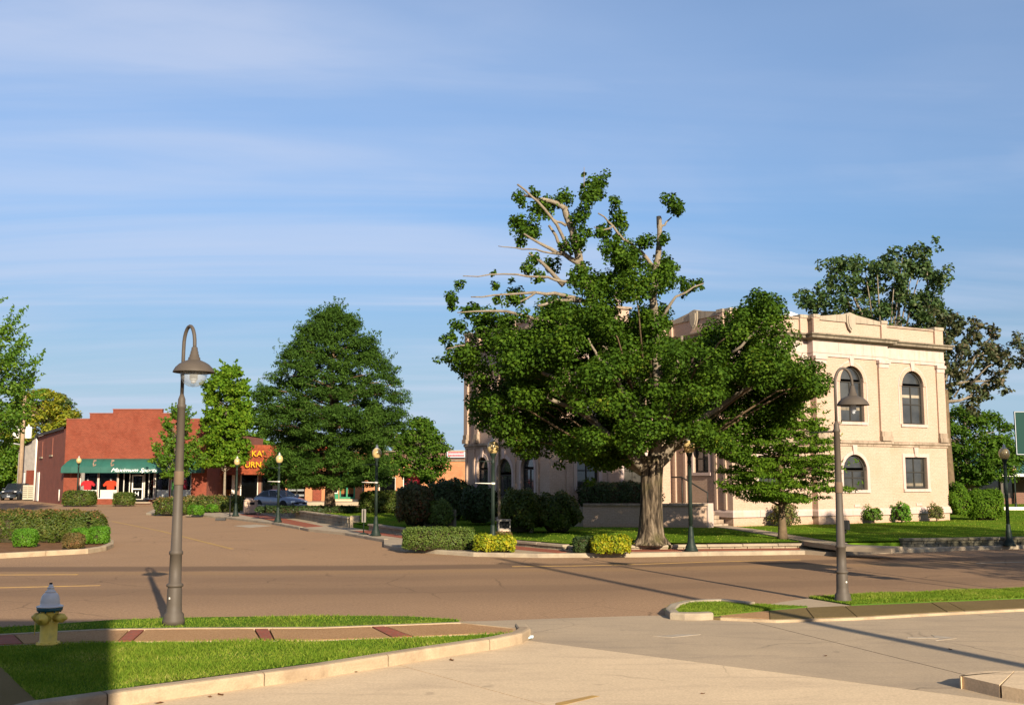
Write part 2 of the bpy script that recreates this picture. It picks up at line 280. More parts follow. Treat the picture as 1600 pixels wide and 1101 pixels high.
M['grey_metal'] = pmat('galvanised', (0.42, 0.42, 0.40), (0.34, 0.34, 0.33), 0.45, 6, 4, metal=0.3, spec=0.5)
M['sign_green'] = pmat('sign_green', (0.002, 0.032, 0.026), None, 0.55, spec=0.15)
M['sign_white'] = pmat('sign_white', (0.36, 0.38, 0.41), None, 0.4, spec=0.4)
M['rubber'] = pmat('rubber', (0.018, 0.018, 0.018), None, 0.8)
M['car_silver'] = pmat('car_silver_blue', (0.19, 0.215, 0.27), None, 0.25, metal=0.55, spec=0.6)
M['car_dark'] = pmat('car_charcoal', (0.045, 0.05, 0.055), None, 0.25, metal=0.3, spec=0.6)
M['chrome'] = pmat('chrome', (0.6, 0.6, 0.6), None, 0.15, metal=1.0)
M['lens'] = pmat('headlight_lens', (0.75, 0.75, 0.72), None, 0.1, spec=0.6)
M['tail'] = pmat('tail_lens', (0.35, 0.02, 0.02), None, 0.2)
M['red_cloth'] = pmat('red_cloth', (0.60, 0.03, 0.04), (0.5, 0.025, 0.03), 0.85, 8)
M['orange_cloth'] = pmat('orange_red_cloth', (0.72, 0.06, 0.02), None, 0.85)
M['navy_cloth'] = pmat('navy_cloth', (0.02, 0.022, 0.05), None, 0.85)
M['lime_cloth'] = pmat('lime_cloth', (0.15, 0.55, 0.12), None, 0.85)
M['crimson_cloth'] = pmat('crimson_cloth', (0.30, 0.02, 0.04), None, 0.85)
M['bin_tan'] = pmat('bin_aggregate', (0.50, 0.36, 0.27), (0.40, 0.29, 0.22), 0.85, 9, 5, 0.3, 40)
M['bin_grey'] = pmat('bin_enamel', (0.20, 0.18, 0.155), None, 0.6, spec=0.2)
M['ac'] = pmat('ac_beige', (0.42, 0.38, 0.28), (0.36, 0.33, 0.25), 0.6, 4)
M['wood_orange'] = pmat('wood_orange', (0.40, 0.16, 0.045), (0.30, 0.12, 0.035), 0.7, 3)
M['litter'] = pmat('litter_blue', (0.45, 0.65, 0.75), (0.6, 0.72, 0.78), 0.6, 20)
M['dryleaf'] = pmat('dry_leaf', (0.17, 0.07, 0.03), (0.10, 0.045, 0.02), 0.9, 12)
# leaves
M['lf_maple'] = leafmat('leaf_maple', [(0.0, (0.018, 0.044, 0.003)), (0.45, (0.037, 0.082, 0.005)), (0.85, (0.072, 0.128, 0.008)), (1.0, (0.19, 0.19, 0.018))], 0.22, 0.68, 0.12)
M['lf_oak'] = leafmat('leaf_oak', [(0.0, (0.020, 0.048, 0.006)), (0.5, (0.037, 0.080, 0.010)), (0.9, (0.064, 0.122, 0.016)), (1.0, (0.10, 0.145, 0.024))], 0.25, 0.7, 0.1)
M['lf_pin'] = leafmat('leaf_pin_oak', [(0.0, (0.028, 0.066, 0.006)), (0.5, (0.050, 0.108, 0.009)), (1.0, (0.10, 0.16, 0.016))], 0.3, 0.7, 0.1)
M['lf_pinoak'] = leafmat('leaf_young_oak', [(0.0, (0.040, 0.092, 0.007)), (0.5, (0.075, 0.150, 0.010)), (1.0, (0.15, 0.22, 0.018))], 0.35, 0.7, 0.1)
M['lf_light'] = leafmat('leaf_light', [(0.0, (0.045, 0.110, 0.009)), (0.5, (0.080, 0.165, 0.012)), (1.0, (0.155, 0.23, 0.018))], 0.4)
M['lf_lime'] = leafmat('leaf_lime', [(0.0, (0.058, 0.14, 0.010)), (0.5, (0.108, 0.205, 0.014)), (1.0, (0.21, 0.285, 0.02))], 0.45, 0.7, 0.1)
M['lf_yellow'] = leafmat('leaf_yellowing', [(0.0, (0.09, 0.15, 0.012)), (0.5, (0.20, 0.22, 0.015)), (1.0, (0.36, 0.27, 0.02))], 0.4)
M['lf_back'] = leafmat('leaf_background', [(0.0, (0.028, 0.060, 0.016)), (0.5, (0.045, 0.085, 0.020)), (1.0, (0.095, 0.11, 0.035))], 0.2)
M['lf_bronze'] = leafmat('leaf_bronzed', [(0.0, (0.030, 0.050, 0.018)), (0.5, (0.055, 0.070, 0.026)), (1.0, (0.13, 0.085, 0.045))], 0.2)
M['lf_olive'] = leafmat('leaf_olive', [(0.0, (0.08, 0.10, 0.03)), (1.0, (0.17, 0.16, 0.05))], 0.25)
M['lf_hedge'] = leafmat('leaf_hedge', [(0.0, (0.030, 0.052, 0.008)), (0.5, (0.062, 0.095, 0.012)), (0.85, (0.105, 0.115, 0.02)), (1.0, (0.19, 0.095, 0.04))], 0.25, nscale=2.2)
M['lf_hedge2'] = leafmat('leaf_clipped_hedge', [(0.0, (0.045, 0.078, 0.012)), (0.5, (0.085, 0.135, 0.022)), (1.0, (0.15, 0.18, 0.04))], 0.3, nscale=2.2)
M['lf_bright'] = leafmat('leaf_bright', [(0.0, (0.055, 0.15, 0.008)), (0.5, (0.085, 0.21, 0.012)), (1.0, (0.14, 0.28, 0.02))], 0.35, nscale=2.0)
M['lf_brownbush'] = leafmat('leaf_brown_bush', [(0.0, (0.07, 0.075, 0.02)), (0.6, (0.14, 0.10, 0.03)), (1.0, (0.26, 0.11, 0.05))], 0.25, nscale=2.0)
M['lf_gold'] = leafmat('leaf_gold', [(0.0, (0.07, 0.14, 0.008)), (0.4, (0.20, 0.25, 0.012)), (0.8, (0.42, 0.37, 0.016)), (1.0, (0.50, 0.29, 0.035))], 0.35, nscale=2.5)
M['lf_dark'] = leafmat('leaf_dark', [(0.0, (0.016, 0.032, 0.008)), (1.0, (0.045, 0.075, 0.018))], 0.15)
M['lf_red'] = leafmat('leaf_red', [(0.0, (0.22, 0.015, 0.02)), (1.0, (0.55, 0.03, 0.06))], 0.3)
M['lf_burn'] = leafmat('leaf_burning_bush', [(0.0, (0.03, 0.05, 0.012)), (0.6, (0.07, 0.065, 0.02)), (1.0, (0.20, 0.05, 0.03))], 0.2)
M['lf_rose'] = leafmat('leaf_rose', [(0.0, (0.06, 0.10, 0.02)), (0.7, (0.15, 0.15, 0.04)), (1.0, (0.42, 0.14, 0.12))], 0.3, nscale=3)
M['blade'] = leafmat('grass_blade', [(0.0, (0.065, 0.130, 0.012)), (0.45, (0.135, 0.215, 0.020)), (0.8, (0.24, 0.285, 0.04)), (1.0, (0.46, 0.38, 0.14))], 0.35, 0.8, 0.03, nscale=1.3)
# ---------------------------------------------------------------- geometry helpers
def tag(o, label=None, cat=None, group=None, kind=None):
    for k, v in (('label', label), ('category', cat), ('group', group), ('kind', kind)):
        if v: o[k] = v
    return o
def link(o, parent=None, loc=None, rz=None):
    COL.objects.link(o)
    if parent: o.parent = parent
    if loc is not None: o.location = loc
    if rz is not None: o.rotation_euler = (0, 0, rz)
    return o
def empty(name, loc=(0, 0, 0), rz=0, label=None, cat=None, group=None, kind=None, parent=None):
    o = bpy.data.objects.new(name, None); o.empty_display_size = 0.2
    return tag(link(o, parent, loc, rz), label, cat, group, kind)
def copy_tree(o, parent=None, loc=None, rz=None, label=None, scale=None):
    c = o.copy(); COL.objects.link(c)
    if parent: c.parent = parent
    if loc is not None: c.location = loc
    if rz is not None: c.rotation_euler = (0, 0, rz)
    if scale: c.scale = (scale,)*3
    if label: c['label'] = label
    for ch in o.children: copy_tree(ch, c)
    return c
def ccw(p):
    a = sum(p[i][0]*p[(i+1) % len(p)][1]-p[(i+1) % len(p)][0]*p[i][1] for i in range(len(p)))
    return list(p) if a > 0 else list(p)[::-1]
class MB:
    """collects faces, builds ONE mesh object; UVs are metres along each face"""
    def __init__(s): s.v = []; s.f = []; s.sm = []
    def add(s, vs, fs, smooth=False):
        n = len(s.v); s.v += [tuple(v) for v in vs]; s.f += [tuple(i+n for i in f) for f in fs]; s.sm += [smooth]*len(fs); return s
    def box(s, c, d, rz=0.0, taper=1.0, rx=0.0):
        hx, hy, hz = d[0]/2, d[1]/2, d[2]/2
        mt = Matrix.Rotation(rz, 3, 'Z') @ Matrix.Rotation(rx, 3, 'X')
        vs = [mt @ Vector((x*(taper if z > 0 else 1), y*(taper if z > 0 else 1), z))+Vector(c) for z in (-hz, hz) for x, y in ((-hx, -hy), (hx, -hy), (hx, hy), (-hx, hy))]
        return s.add(vs, [(3, 2, 1, 0), (4, 5, 6, 7), (0, 1, 5, 4), (1, 2, 6, 5), (2, 3, 7, 6), (3, 0, 4, 7)])
    def rbox(s, c, d, b=0.02, rz=0.0):
        """box with chamfered top and vertical edges"""
        x, y, z = d[0]/2, d[1]/2, d[2]
        b = min(b, x*.45, y*.45, z*.45)
        ring = lambda ix, zz: [(-x+ix+b, -y+ix, zz), (x-ix-b, -y+ix, zz), (x-ix, -y+ix+b, zz), (x-ix, y-ix-b, zz), (x-ix-b, y-ix, zz), (-x+ix+b, y-ix, zz), (-x+ix, y-ix-b, zz), (-x+ix, -y+ix+b, zz)]
        vs = ring(0, 0)+ring(0, z-b)+ring(b, z)
        mt = Matrix.Rotation(rz, 3, 'Z'); cc = Vector(c)-Vector((0, 0, z/2))
        vs = [mt @ Vector(v)+cc for v in vs]
        fs = [tuple(range(7, -1, -1)), tuple(range(16, 24))]
        for r in (0, 8): fs += [(r+i, r+(i+1) % 8, r+8+(i+1) % 8, r+8+i) for i in range(8)]
        return s.add(vs, fs)
    def prism(s, poly, z0, z1):
        p = ccw(poly); n = len(p)
        g0 = z0 if callable(z0) else (lambda x, y: z0); g1 = z1 if callable(z1) else (lambda x, y: z1)
        vs = [(x, y, g0(x, y)) for x, y in p]+[(x, y, g1(x, y)) for x, y in p]
        return s.add(vs, [tuple(range(n-1, -1, -1)), tuple(range(n, 2*n))]+[(i, (i+1) % n, n+(i+1) % n, n+i) for i in range(n)])
    def plate(s, poly, o, a, n, d0, d1, up=Vector((0, 0, 1))):
        """polygon in (along a, up) extruded from d0 to d1 along n"""
        o, a, n = Vector(o), Vector(a), Vector(n); k = len(poly)
        vs = [o+a*x+up*z+n*d for d in (d0, d1) for x, z in poly]
        fs = [tuple(range(k)), tuple(range(2*k-1, k-1, -1))]+[(i, k+i, k+(i+1) % k, (i+1) % k) for i in range(k)]
        return s.add(vs, fs)
    def ring(s, outer, inner, o, a, n, d0, d1, closed=True):
        k = len(outer)
        for i in range(k if closed else k-1):
            j = (i+1) % k
            s.plate([outer[i], outer[j], inner[j], inner[i]], o, a, n, d0, d1)
        return s
    def lathe(s, prof, c=(0, 0, 0), seg=16, smooth=True, ax='Z'):
        vs, fs = [], []
        for r, z in prof:
            for i in range(seg):
                t = 2*math.pi*i/seg; x, y = r*math.cos(t), r*math.sin(t)
                p = (x, y, z) if ax == 'Z' else ((z, x, y) if ax == 'X' else (x, z, y))
                vs.append((p[0]+c[0], p[1]+c[1], p[2]+c[2]))
        for k in range(len(prof)-1):
            for i in range(seg):
                j = (i+1) % seg; fs.append((k*seg+i, k*seg+j, (k+1)*seg+j, (k+1)*seg+i))
        if prof[0][0] > 1e-4: fs.append(tuple(range(seg-1, -1, -1)))
        if prof[-1][0] > 1e-4: fs.append(tuple((len(prof)-1)*seg+i for i in range(seg)))
        return s.add(vs, fs, smooth)
    def tube(s, pts, rad, seg=6, smooth=True):
        pts = [Vector(p) for p in pts]; vs, fs = [], []
        if isinstance(rad, (int, float)): rad = [rad]*len(pts)
        u = None
        for i, p in enumerate(pts):
            d = (pts[min(i+1, len(pts)-1)]-pts[max(i-1, 0)]).normalized()
            if u is None: u = d.cross(Vector((0.31, 0.17, 0.93)) if abs(d.z) < .9 else Vector((1, 0, 0))).normalized()
            u = (u-d*u.dot(d)).normalized(); w = d.cross(u)
            for k in range(seg):
                t = 2*math.pi*k/seg; vs.append(p+(u*math.cos(t)+w*math.sin(t))*rad[i])
        for i in range(len(pts)-1):
            for k in range(seg):
                j = (k+1) % seg; fs.append((i*seg+k, i*seg+j, (i+1)*seg+j, (i+1)*seg+k))
        fs += [tuple(range(seg-1, -1, -1)), tuple((len(pts)-1)*seg+k for k in range(seg))]
        return s.add(vs, fs, smooth)
    def sheet(s, poly, z):
        p = ccw(poly); g = z if callable(z) else (lambda x, y: z)
        return s.add([(x, y, g(x, y)) for x, y in p], [tuple(range(len(p)))])
    def wall(s, p0, p1, z0, z1, holes=(), depth=0.2, z1b=None):
        """vertical wall from p0 to p1 (outside on the right hand), with holes [(s,z)...] and reveals"""
        p0, p1 = Vector((p0[0], p0[1], 0)), Vector((p1[0], p1[1], 0)); a = (p1-p0); L = a.length; a.normalize(); n = Vector((a.y, -a.x, 0))
        bm = bmesh.new(); loops = [[(0, z0), (L, z0), (L, z1b or z1), (0, z1)]]+[list(h) for h in holes]; es = []
        for lp in loops:
            vv = [bm.verts.new((x, z, 0)) for x, z in lp]
            es += [bm.edges.new((vv[i], vv[(i+1) % len(vv)])) for i in range(len(vv))]
        bmesh.ops.triangle_fill(bm, use_beauty=True, use_dissolve=False, edges=es, normal=(0, 0, 1))
        bm.verts.index_update()
        vs = [p0+a*v.co.x+Vector((0, 0, v.co.y)) for v in bm.verts]; fs = []
        for f in bm.faces:
            ids = [v.index for v in f.verts]
            q = (vs[ids[1]]-vs[ids[0]]).cross(vs[ids[2]]-vs[ids[0]])
            fs.append(tuple(ids if q.dot(n) > 0 else ids[::-1]))
        bm.free(); s.add(vs, fs)
        for h in holes:
            k = len(h); vv = [p0+a*x+Vector((0, 0, z))-n*d for d in (0, depth) for x, z in h]
            s.add(vv, [(i, (i+1) % k, k+(i+1) % k, k+i) for i in range(k)])
        return s
    def build(s, name, mt, parent=None, loc=None, rz=None, label=None, cat=None, group=None, kind=None):
        me = bpy.data.meshes.new(name); me.from_pydata(s.v, [], s.f)
        me.materials.append(M[mt] if isinstance(mt, str) else mt)
        me.polygons.foreach_set('use_smooth', s.sm)
        uv = me.uv_layers.new(name='UVMap')
        nv = len(me.loops); co = np.empty(len(me.vertices)*3, 'f'); me.vertices.foreach_get('co', co); co = co.reshape(-1, 3)
        li = np.empty(nv, 'i'); me.loops.foreach_get('vertex_index', li)
        tot = np.empty(len(me.polygons), 'i'); me.polygons.foreach_get('loop_total', tot)
        pn = np.empty(len(me.polygons)*3, 'f'); me.polygons.foreach_get('normal', pn); pn = np.repeat(pn.reshape(-1, 3), tot, axis=0)
        p = co[li]; flat = np.abs(pn[:, 2]) > 0.72
        hl = np.maximum(np.hypot(pn[:, 0], pn[:, 1]), 1e-6)
        u = np.where(flat, p[:, 0], (-pn[:, 1]*p[:, 0]+pn[:, 0]*p[:, 1])/hl); v = np.where(flat, p[:, 1], p[:, 2])
        uv.data.foreach_set('uv', np.stack([u, v], 1).astype('f').ravel())
        me.update()
        o = bpy.data.objects.new(name, me)
        return tag(link(o, parent, loc, rz), label, cat, group, kind)

def leaf_object(name, C, Nr, size, aspect, mt, parent=None, rng=None, fold=0.25, kind=None, droop=0.0):
    """one mesh of folded diamond leaves: C centres, Nr normals, size half-lengths"""
    n = len(C); Nr = Nr/np.maximum(np.linalg.norm(Nr, axis=1, keepdims=True), 1e-6)
    rr = rng.normal(size=(n, 3)); rr[:, 2] -= droop
    T = np.cross(Nr, rr); T /= np.maximum(np.linalg.norm(T, axis=1, keepdims=True), 1e-6)
    B = np.cross(Nr, T); L = (size*(0.75+0.5*rng.random(n)))[:, None]; Wd = L*aspect
    V = np.empty((n, 4, 3)); V[:, 0] = C-T*L; V[:, 2] = C+T*L
    V[:, 1] = C+B*Wd+Nr*Wd*fold-T*L*.15; V[:, 3] = C-B*Wd+Nr*Wd*fold-T*L*.15
    me = bpy.data.meshes.new(name); me.vertices.add(4*n); me.vertices.foreach_set('co', V.astype('f').ravel())
    me.loops.add(4*n); me.loops.foreach_set('vertex_index', np.arange(4*n, dtype='i'))
    me.polygons.add(n); me.polygons.foreach_set('loop_start', np.arange(0, 4*n, 4, dtype='i')); me.polygons.foreach_set('loop_total', np.full(n, 4, 'i'))
    a = me.attributes.new('rnd', 'FLOAT', 'FACE'); a.data.foreach_set('value', rng.random(n).astype('f'))
    me.materials.append(M[mt]); me.update(calc_edges=True)
    o = bpy.data.objects.new(name, me); link(o, parent)
    if kind: o['kind'] = kind
    return o
def clump_leaves(cc, rr, flat, dens, rng, up=0.45, jit=0.7):
    """leaf centres and normals on ragged clumps at cc with radii rr"""
    cc, rr = np.asarray(cc, float), np.asarray(rr, float)
    cnt = np.maximum((dens*rr**2).astype(int), 6); idx = np.repeat(np.arange(len(cc)), cnt); n = len(idx)
    d = rng.normal(size=(n, 3)); d /= np.linalg.norm(d, axis=1, keepdims=True)
    rad = rr[idx]*(0.35+0.72*rng.random(n)**0.6)
    sc = np.ones((n, 3)); sc[:, 2] = flat
    nn = d*0.6+jit*rng.normal(size=(n, 3))*0.6; nn[:, 2] += up
    return cc[idx]+d*rad[:, None]*sc, nn
def noise1(rng, n=8):
    ph = rng.random((n,))*6.28; am = rng.random(n)/np.arange(1, n+1)
    return lambda t: sum(am[k]*math.sin((k+1)*t+ph[k]) for k in range(n))

def tree(name, label, cat, base, h, prof, nclump, crange, dens, leaf, aspect, mt, bark, trunk_r, seed, flat=0.6, z_branch=0.15, up=0.45, group=None, inner=0.45, limb_vis=0.5, lean=(0, 0), tilt=0.25, kmin=0.0, wisps=0, wlen=0.8, wup=0.7):
    """trunk, limbs out to every clump, crown of leaf clumps inside a profile radius prof(0..1)"""
    rng = np.random.default_rng(seed); rnd = random.Random(seed)
    root = empty(name, base, 0, label, cat, group)
    tr = MB(); zt = h*0.93
    top = Vector((lean[0], lean[1], zt))
    ax = lambda z: Vector((lean[0]*(z/zt)**1.5+0.10*trunk_r*math.sin(z*1.3+seed), lean[1]*(z/zt)**1.5+0.10*trunk_r*math.cos(z*1.7+seed), z))
    zs = [0, 0.12, 0.35, 0.9]+[z_branch*h*k for k in (0.8,) if z_branch*h*k > 1.0]+[h*k for k in (0.3, 0.45, 0.6, 0.75, 0.93) if h*k > 1.0]
    zs = sorted(set(zs))
    rad = [trunk_r*(1.5 if z == 0 else 1.25 if z < .2 else 1.08 if z < .5 else max(0.06, 1-(z/zt)**0.9*0.97)) for z in zs]
    tr.tube([ax(z) for z in zs], rad, 10); tr.build('trunk', bark, root)
    cc, rr, br = [], [], MB()
    nz = noise1(np.random.default_rng(seed+5), 6)
    for i in range(nclump):
        for _ in range(30):
            k = rnd.uniform(kmin, 1.0); z = h*(z_branch+(1-z_branch)*k)
            if rnd.random() < 0.25+0.75*prof(k)/1.0: break
        th = rnd.uniform(0, 2*math.pi); Rr = prof(k)*h*(1+0.16*nz(th*2+k*7))
        q = inner+(1-inner)*rnd.random()**0.55
        c = ax(min(z, zt))+Vector((math.cos(th)*Rr*q, math.sin(th)*Rr*q, 0))
        if k > .97: c = ax(zt)+Vector((rnd.uniform(-.3, .3), rnd.uniform(-.3, .3), rnd.uniform(0, h*.05)))
        r = rnd.uniform(*crange)*(0.75+0.25*(1-k)); cc.append(c); rr.append(r)
        if rnd.random() < limb_vis:
            zb = max(z_branch*h*0.8, min(zt*0.97, z-tilt*Rr*q-0.2)); a0 = ax(zb); mid = a0.lerp(c, 0.5)+Vector((0, 0, 0.06*Rr*q))
            r0 = max(0.018, trunk_r*0.30*(1-zb/zt)+0.02)
            br.tube([a0, mid, c], [r0, r0*.6, r0*.22], 5)
    if br.f: br.build('branches', bark, root)
    C, Nn = clump_leaves([tuple(c) for c in cc], rr, flat, dens, rng, up)
    if wisps:      # thin leafy twig tips that stand out of the crown
        P_, Q_ = [], []
        for _ in range(wisps):
            i = rnd.randrange(len(cc)); c = cc[i]; a = ax(min(c.z, zt)); o = c-a; o.z = 0
            if o.length < prof(min(1, max(0, (c.z/h-z_branch)/(1-z_branch))))*h*0.6 and c.z < h*.85: continue
            d = (o.normalized() if o.length > .05 else Vector((0, 0, 1)))*rnd.uniform(.4, 1.0)+Vector((rnd.uniform(-.5, .5), rnd.uniform(-.5, .5), wup*rnd.uniform(.5, 1.4))); d.normalize()
            L_ = wlen*rnd.uniform(.6, 1.25)
            for k in range(int(16*L_/.6)):
                f = rnd.random(); P_.append(c+d*(rr[i]*.5+L_*f)+Vector((rnd.gauss(0, 1), rnd.gauss(0, 1), rnd.gauss(0, 1)))*.07*(1.2-f)*(1+L_)); Q_.append((rnd.gauss(0, 1), rnd.gauss(0, 1), rnd.gauss(.6, .7)))
        C = np.vstack([C, [tuple(p) for p in P_]]); Nn = np.vstack([Nn, Q_])
    leaf_object('crown', C, Nn, np.full(len(C), leaf), aspect, mt, root, rng)
    return root
def shrub(name, label, base, size, mt, seed, dens=260, leaf=0.05, aspect=0.55, group=None, cat='shrub', rz=0, boxy=0.0, stems=True, lump=0.16, core='twig', ground=0.0, top=None):
    """leafy shrub or hedge: leaves scattered over a lumpy rounded body; boxy=0 ellipsoid .. 1 clipped box"""
    rng = np.random.default_rng(seed); root = empty(name, base, rz, label, cat, group)
    sx, sy, sz = size; e = 2.0+boxy*8.0
    area = 2*(sx*sz+sy*sz)+sx*sy; n = int(area*dens)
    d = rng.normal(size=(n, 3)); d *= np.array([sy*sz, sx*sz, sx*sy])**0.0
    # spread over the superellipsoid in proportion to its faces
    f = rng.random(n)*area; ax = np.where(f < sx*sy, 2, np.where(f < sx*sy+2*sx*sz, 1, 0))
    q = rng.uniform(-1, 1, (n, 3)); sg = np.where(rng.random(n) < .5, -1, 1)
    q[np.arange(n), ax] = np.where(ax == 2, 1, sg)
    k = (np.abs(q)**e).sum(1)**(1/e); q = q/k[:, None]
    ph = rng.random(6)*6.28
    wob = 1+lump*(np.sin(q[:, 0]*3.1*max(1, sx)+ph[0])*np.sin(q[:, 1]*2.7+ph[1])+0.6*np.sin(q[:, 0]*7*max(1, sx*.7)+ph[2]+q[:, 2]*5))*0.5
    dep = 1-0.22*rng.random(n)**2*(1.0-0.5*boxy)
    hm = min(sx, sy, sz)/2; p = q*np.array([sx/2, sy/2, sz/2])+q*((wob*dep-1)*hm)[:, None]; p[:, 2] += sz/2
    p[:, 2] = np.maximum(p[:, 2], ground+0.02)
    p += rng.normal(size=(n, 3))*leaf*0.6
    nn = q/np.array([sx, sy, sz])+rng.normal(size=(n, 3))*0.5*np.linalg.norm(q/np.array([sx, sy, sz]), axis=1)[:, None]; nn[:, 2] += 0.1
    leaf_object('foliage', p, nn, np.full(n, leaf), aspect, mt, root, rng)
    if top:
        tp = p[(p[:, 2] > sz*0.80) & (rng.random(n) < .38)]; nt2 = rng.normal(size=tp.shape); nt2[:, 2] += .5
        leaf_object('flushed_shoots', tp+[0, 0, leaf*.8], nt2, np.full(len(tp), leaf), aspect, top, root, rng)
    cm = MB(); b = 0.80 if boxy < .5 else 0.90
    us = [i/10*2*math.pi for i in range(10)]; prof = [(-1.0, 0.55), (-0.55, 0.95), (0.1, 1.0), (0.6, 0.85), (0.92, 0.45)] if boxy < .5 else [(-1, .97), (0, 1), (.86, .97), (.97, .85)]
    rings = []
    for zz_, rr_ in prof:
        for t_ in us:
            c_, s_ = math.cos(t_), math.sin(t_); kk = (abs(c_)**e+abs(s_)**e)**(1/e)
            rings.append((c_/kk*rr_*b*sx/2, s_/kk*rr_*b*sy/2, sz/2+zz_*b*sz/2 if zz_ > -1 else ground+.01))
    fs = [(r*10+i, r*10+(i+1) % 10, (r+1)*10+(i+1) % 10, (r+1)*10+i) for r in range(len(prof)-1) for i in range(10)]+[tuple((len(prof)-1)*10+i for i in range(10))]
    cm.add(rings, fs).build('twigs', core, root)
    return root
def pip(px, py, poly):
    x, y = np.asarray(px), np.asarray(py); ins = np.zeros(len(x), bool); n = len(poly)
    for i in range(n):
        (x1, y1), (x2, y2) = poly[i], poly[(i+1) % n]
        c = ((y1 > y) != (y2 > y)) & (x < (x2-x1)*(y-y1)/((y2-y1) if y2 != y1 else 1e-9)+x1); ins ^= c
    return ins
def grass(label, poly, zf, n, hgt, wid, seed, mt='blade'):
    rng = np.random.default_rng(seed); xs = [p[0] for p in poly]; ys = [p[1] for p in poly]
    X = rng.uniform(min(xs), max(xs), n*3); Y = rng.uniform(min(ys), max(ys), n*3); k = pip(X, Y, poly); X, Y = X[k][:n], Y[k][:n]; n = len(X)
    Z = np.array([zf(a, b) for a, b in zip(X, Y)]) if callable(zf) else np.full(n, zf)
    th = rng.random(n)*6.283; H = hgt*(0.55+0.75*rng.random(n)); patch = 0.8+0.35*np.sin(X*2.1+1.3*np.sin(Y*1.7))*np.sin(Y*2.6+X*.6); H *= patch
    ln = rng.normal(size=(n, 2))*0.65*H[:, None]
    V = np.empty((n, 3, 3)); w = wid*(0.7+0.6*rng.random(n))
    V[:, 0] = np.stack([X-np.cos(th)*w/2, Y-np.sin(th)*w/2, Z], 1); V[:, 1] = np.stack([X+np.cos(th)*w/2, Y+np.sin(th)*w/2, Z], 1)
    V[:, 2] = np.stack([X+ln[:, 0], Y+ln[:, 1], Z+H], 1)
    me = bpy.data.meshes.new('grass'); me.vertices.add(3*n); me.vertices.foreach_set('co', V.astype('f').ravel())
    me.loops.add(3*n); me.loops.foreach_set('vertex_index', np.arange(3*n, dtype='i'))
    me.polygons.add(n); me.polygons.foreach_set('loop_start', np.arange(0, 3*n, 3, dtype='i')); me.polygons.foreach_set('loop_total', np.full(n, 3, 'i'))
    a = me.attributes.new('rnd', 'FLOAT', 'FACE'); a.data.foreach_set('value', rng.random(n).astype('f'))
    me.materials.append(M[mt]); me.update(calc_edges=True)
    return tag(link(bpy.data.objects.new('grass', me)), label, 'grass', None, 'stuff')
def text(name, body, size, mt, parent, loc, rot=(R(90), 0, 0), ext=0.02, shear=0.0, align='CENTER', sx=1.0):
    c = bpy.data.curves.new(name, 'FONT'); c.body = body; c.size = size; c.extrude = ext; c.align_x = align; c.shear = shear; c.resolution_u = 3
    c.materials.append(M[mt]); o = bpy.data.objects.new(name, c); o.location = loc; o.rotation_euler = rot; o.scale = (sx, 1, 1)
    COL.objects.link(o); bpy.context.view_layer.update()
    me = bpy.data.meshes.new_from_object(o.evaluated_get(bpy.context.evaluated_depsgraph_get())); me.name = name
    r = bpy.data.objects.new(name, me); r.location = o.location; r.rotation_euler = o.rotation_euler; r.scale = o.scale
    bpy.data.objects.remove(o); r.name = name; COL.objects.link(r); r.parent = parent; return r
def kerb(label, pts, width=0.16, h=0.13, mt='kerb', zb=-0.02, sec=3.0, closed=False, side=1):
    """kerb laid in sections along world points (x,y); top edge slightly rounded"""
    root = empty('kerb', (0, 0, 0), kind='structure', label=label)
    pts = [Vector((p[0], p[1])) for p in pts]
    # resample
    seg = [(pts[i+1]-pts[i]).length for i in range(len(pts)-1)]; tot = sum(seg); n = max(1, round(tot/sec))
    def at(d):
        for i, l in enumerate(seg):
            if d <= l or i == len(seg)-1: return pts[i].lerp(pts[i+1], d/l if l else 0)
            d -= l
    cum = [0]
    for l in seg: cum.append(cum[-1]+l)
    for k in range(n):
        a, b = tot*k/n+0.008, tot*(k+1)/n-0.008
        ds = sorted([a, b]+[c for c in cum if a+.05 < c < b-.05]); q = [at(d) for d in ds]; m = MB()
        prof = [(-.012, zb), (-.012, h-.03), (.0, h-.008), (.03, h), (width-.02, h), (width, h-.015), (width, zb)]
        vs = []
        for i, p in enumerate(q):
            d = (q[min(i+1, len(q)-1)]-q[max(i-1, 0)]).normalized(); nn = Vector((-d.y, d.x))*side
            vs += [(p.x+nn.x*o_, p.y+nn.y*o_, z_) for o_, z_ in prof]
        L = len(prof); fs = [(i*L+j, i*L+j+1, (i+1)*L+j+1, (i+1)*L+j) for i in range(len(q)-1) for j in range(L-1)]
        fs += [tuple(range(L)), tuple((len(q)-1)*L+j for j in range(L-1, -1, -1))]
        if side > 0: fs = [f[::-1] for f in fs]
        m.add(vs, fs).build('kerb_section', mt, root)
    return root
# ================================================================ GROUND
st = dict(kind='structure')
MB().sheet([(-700, -150), (700, -150), (700, 1400), (-700, 1400)], -0.04).build('ground', 'field', **st)
MB().sheet([(-110, -40), (90, -40), (90, 128), (-110, 128)], 0.0).build('road', 'asphalt', **st)

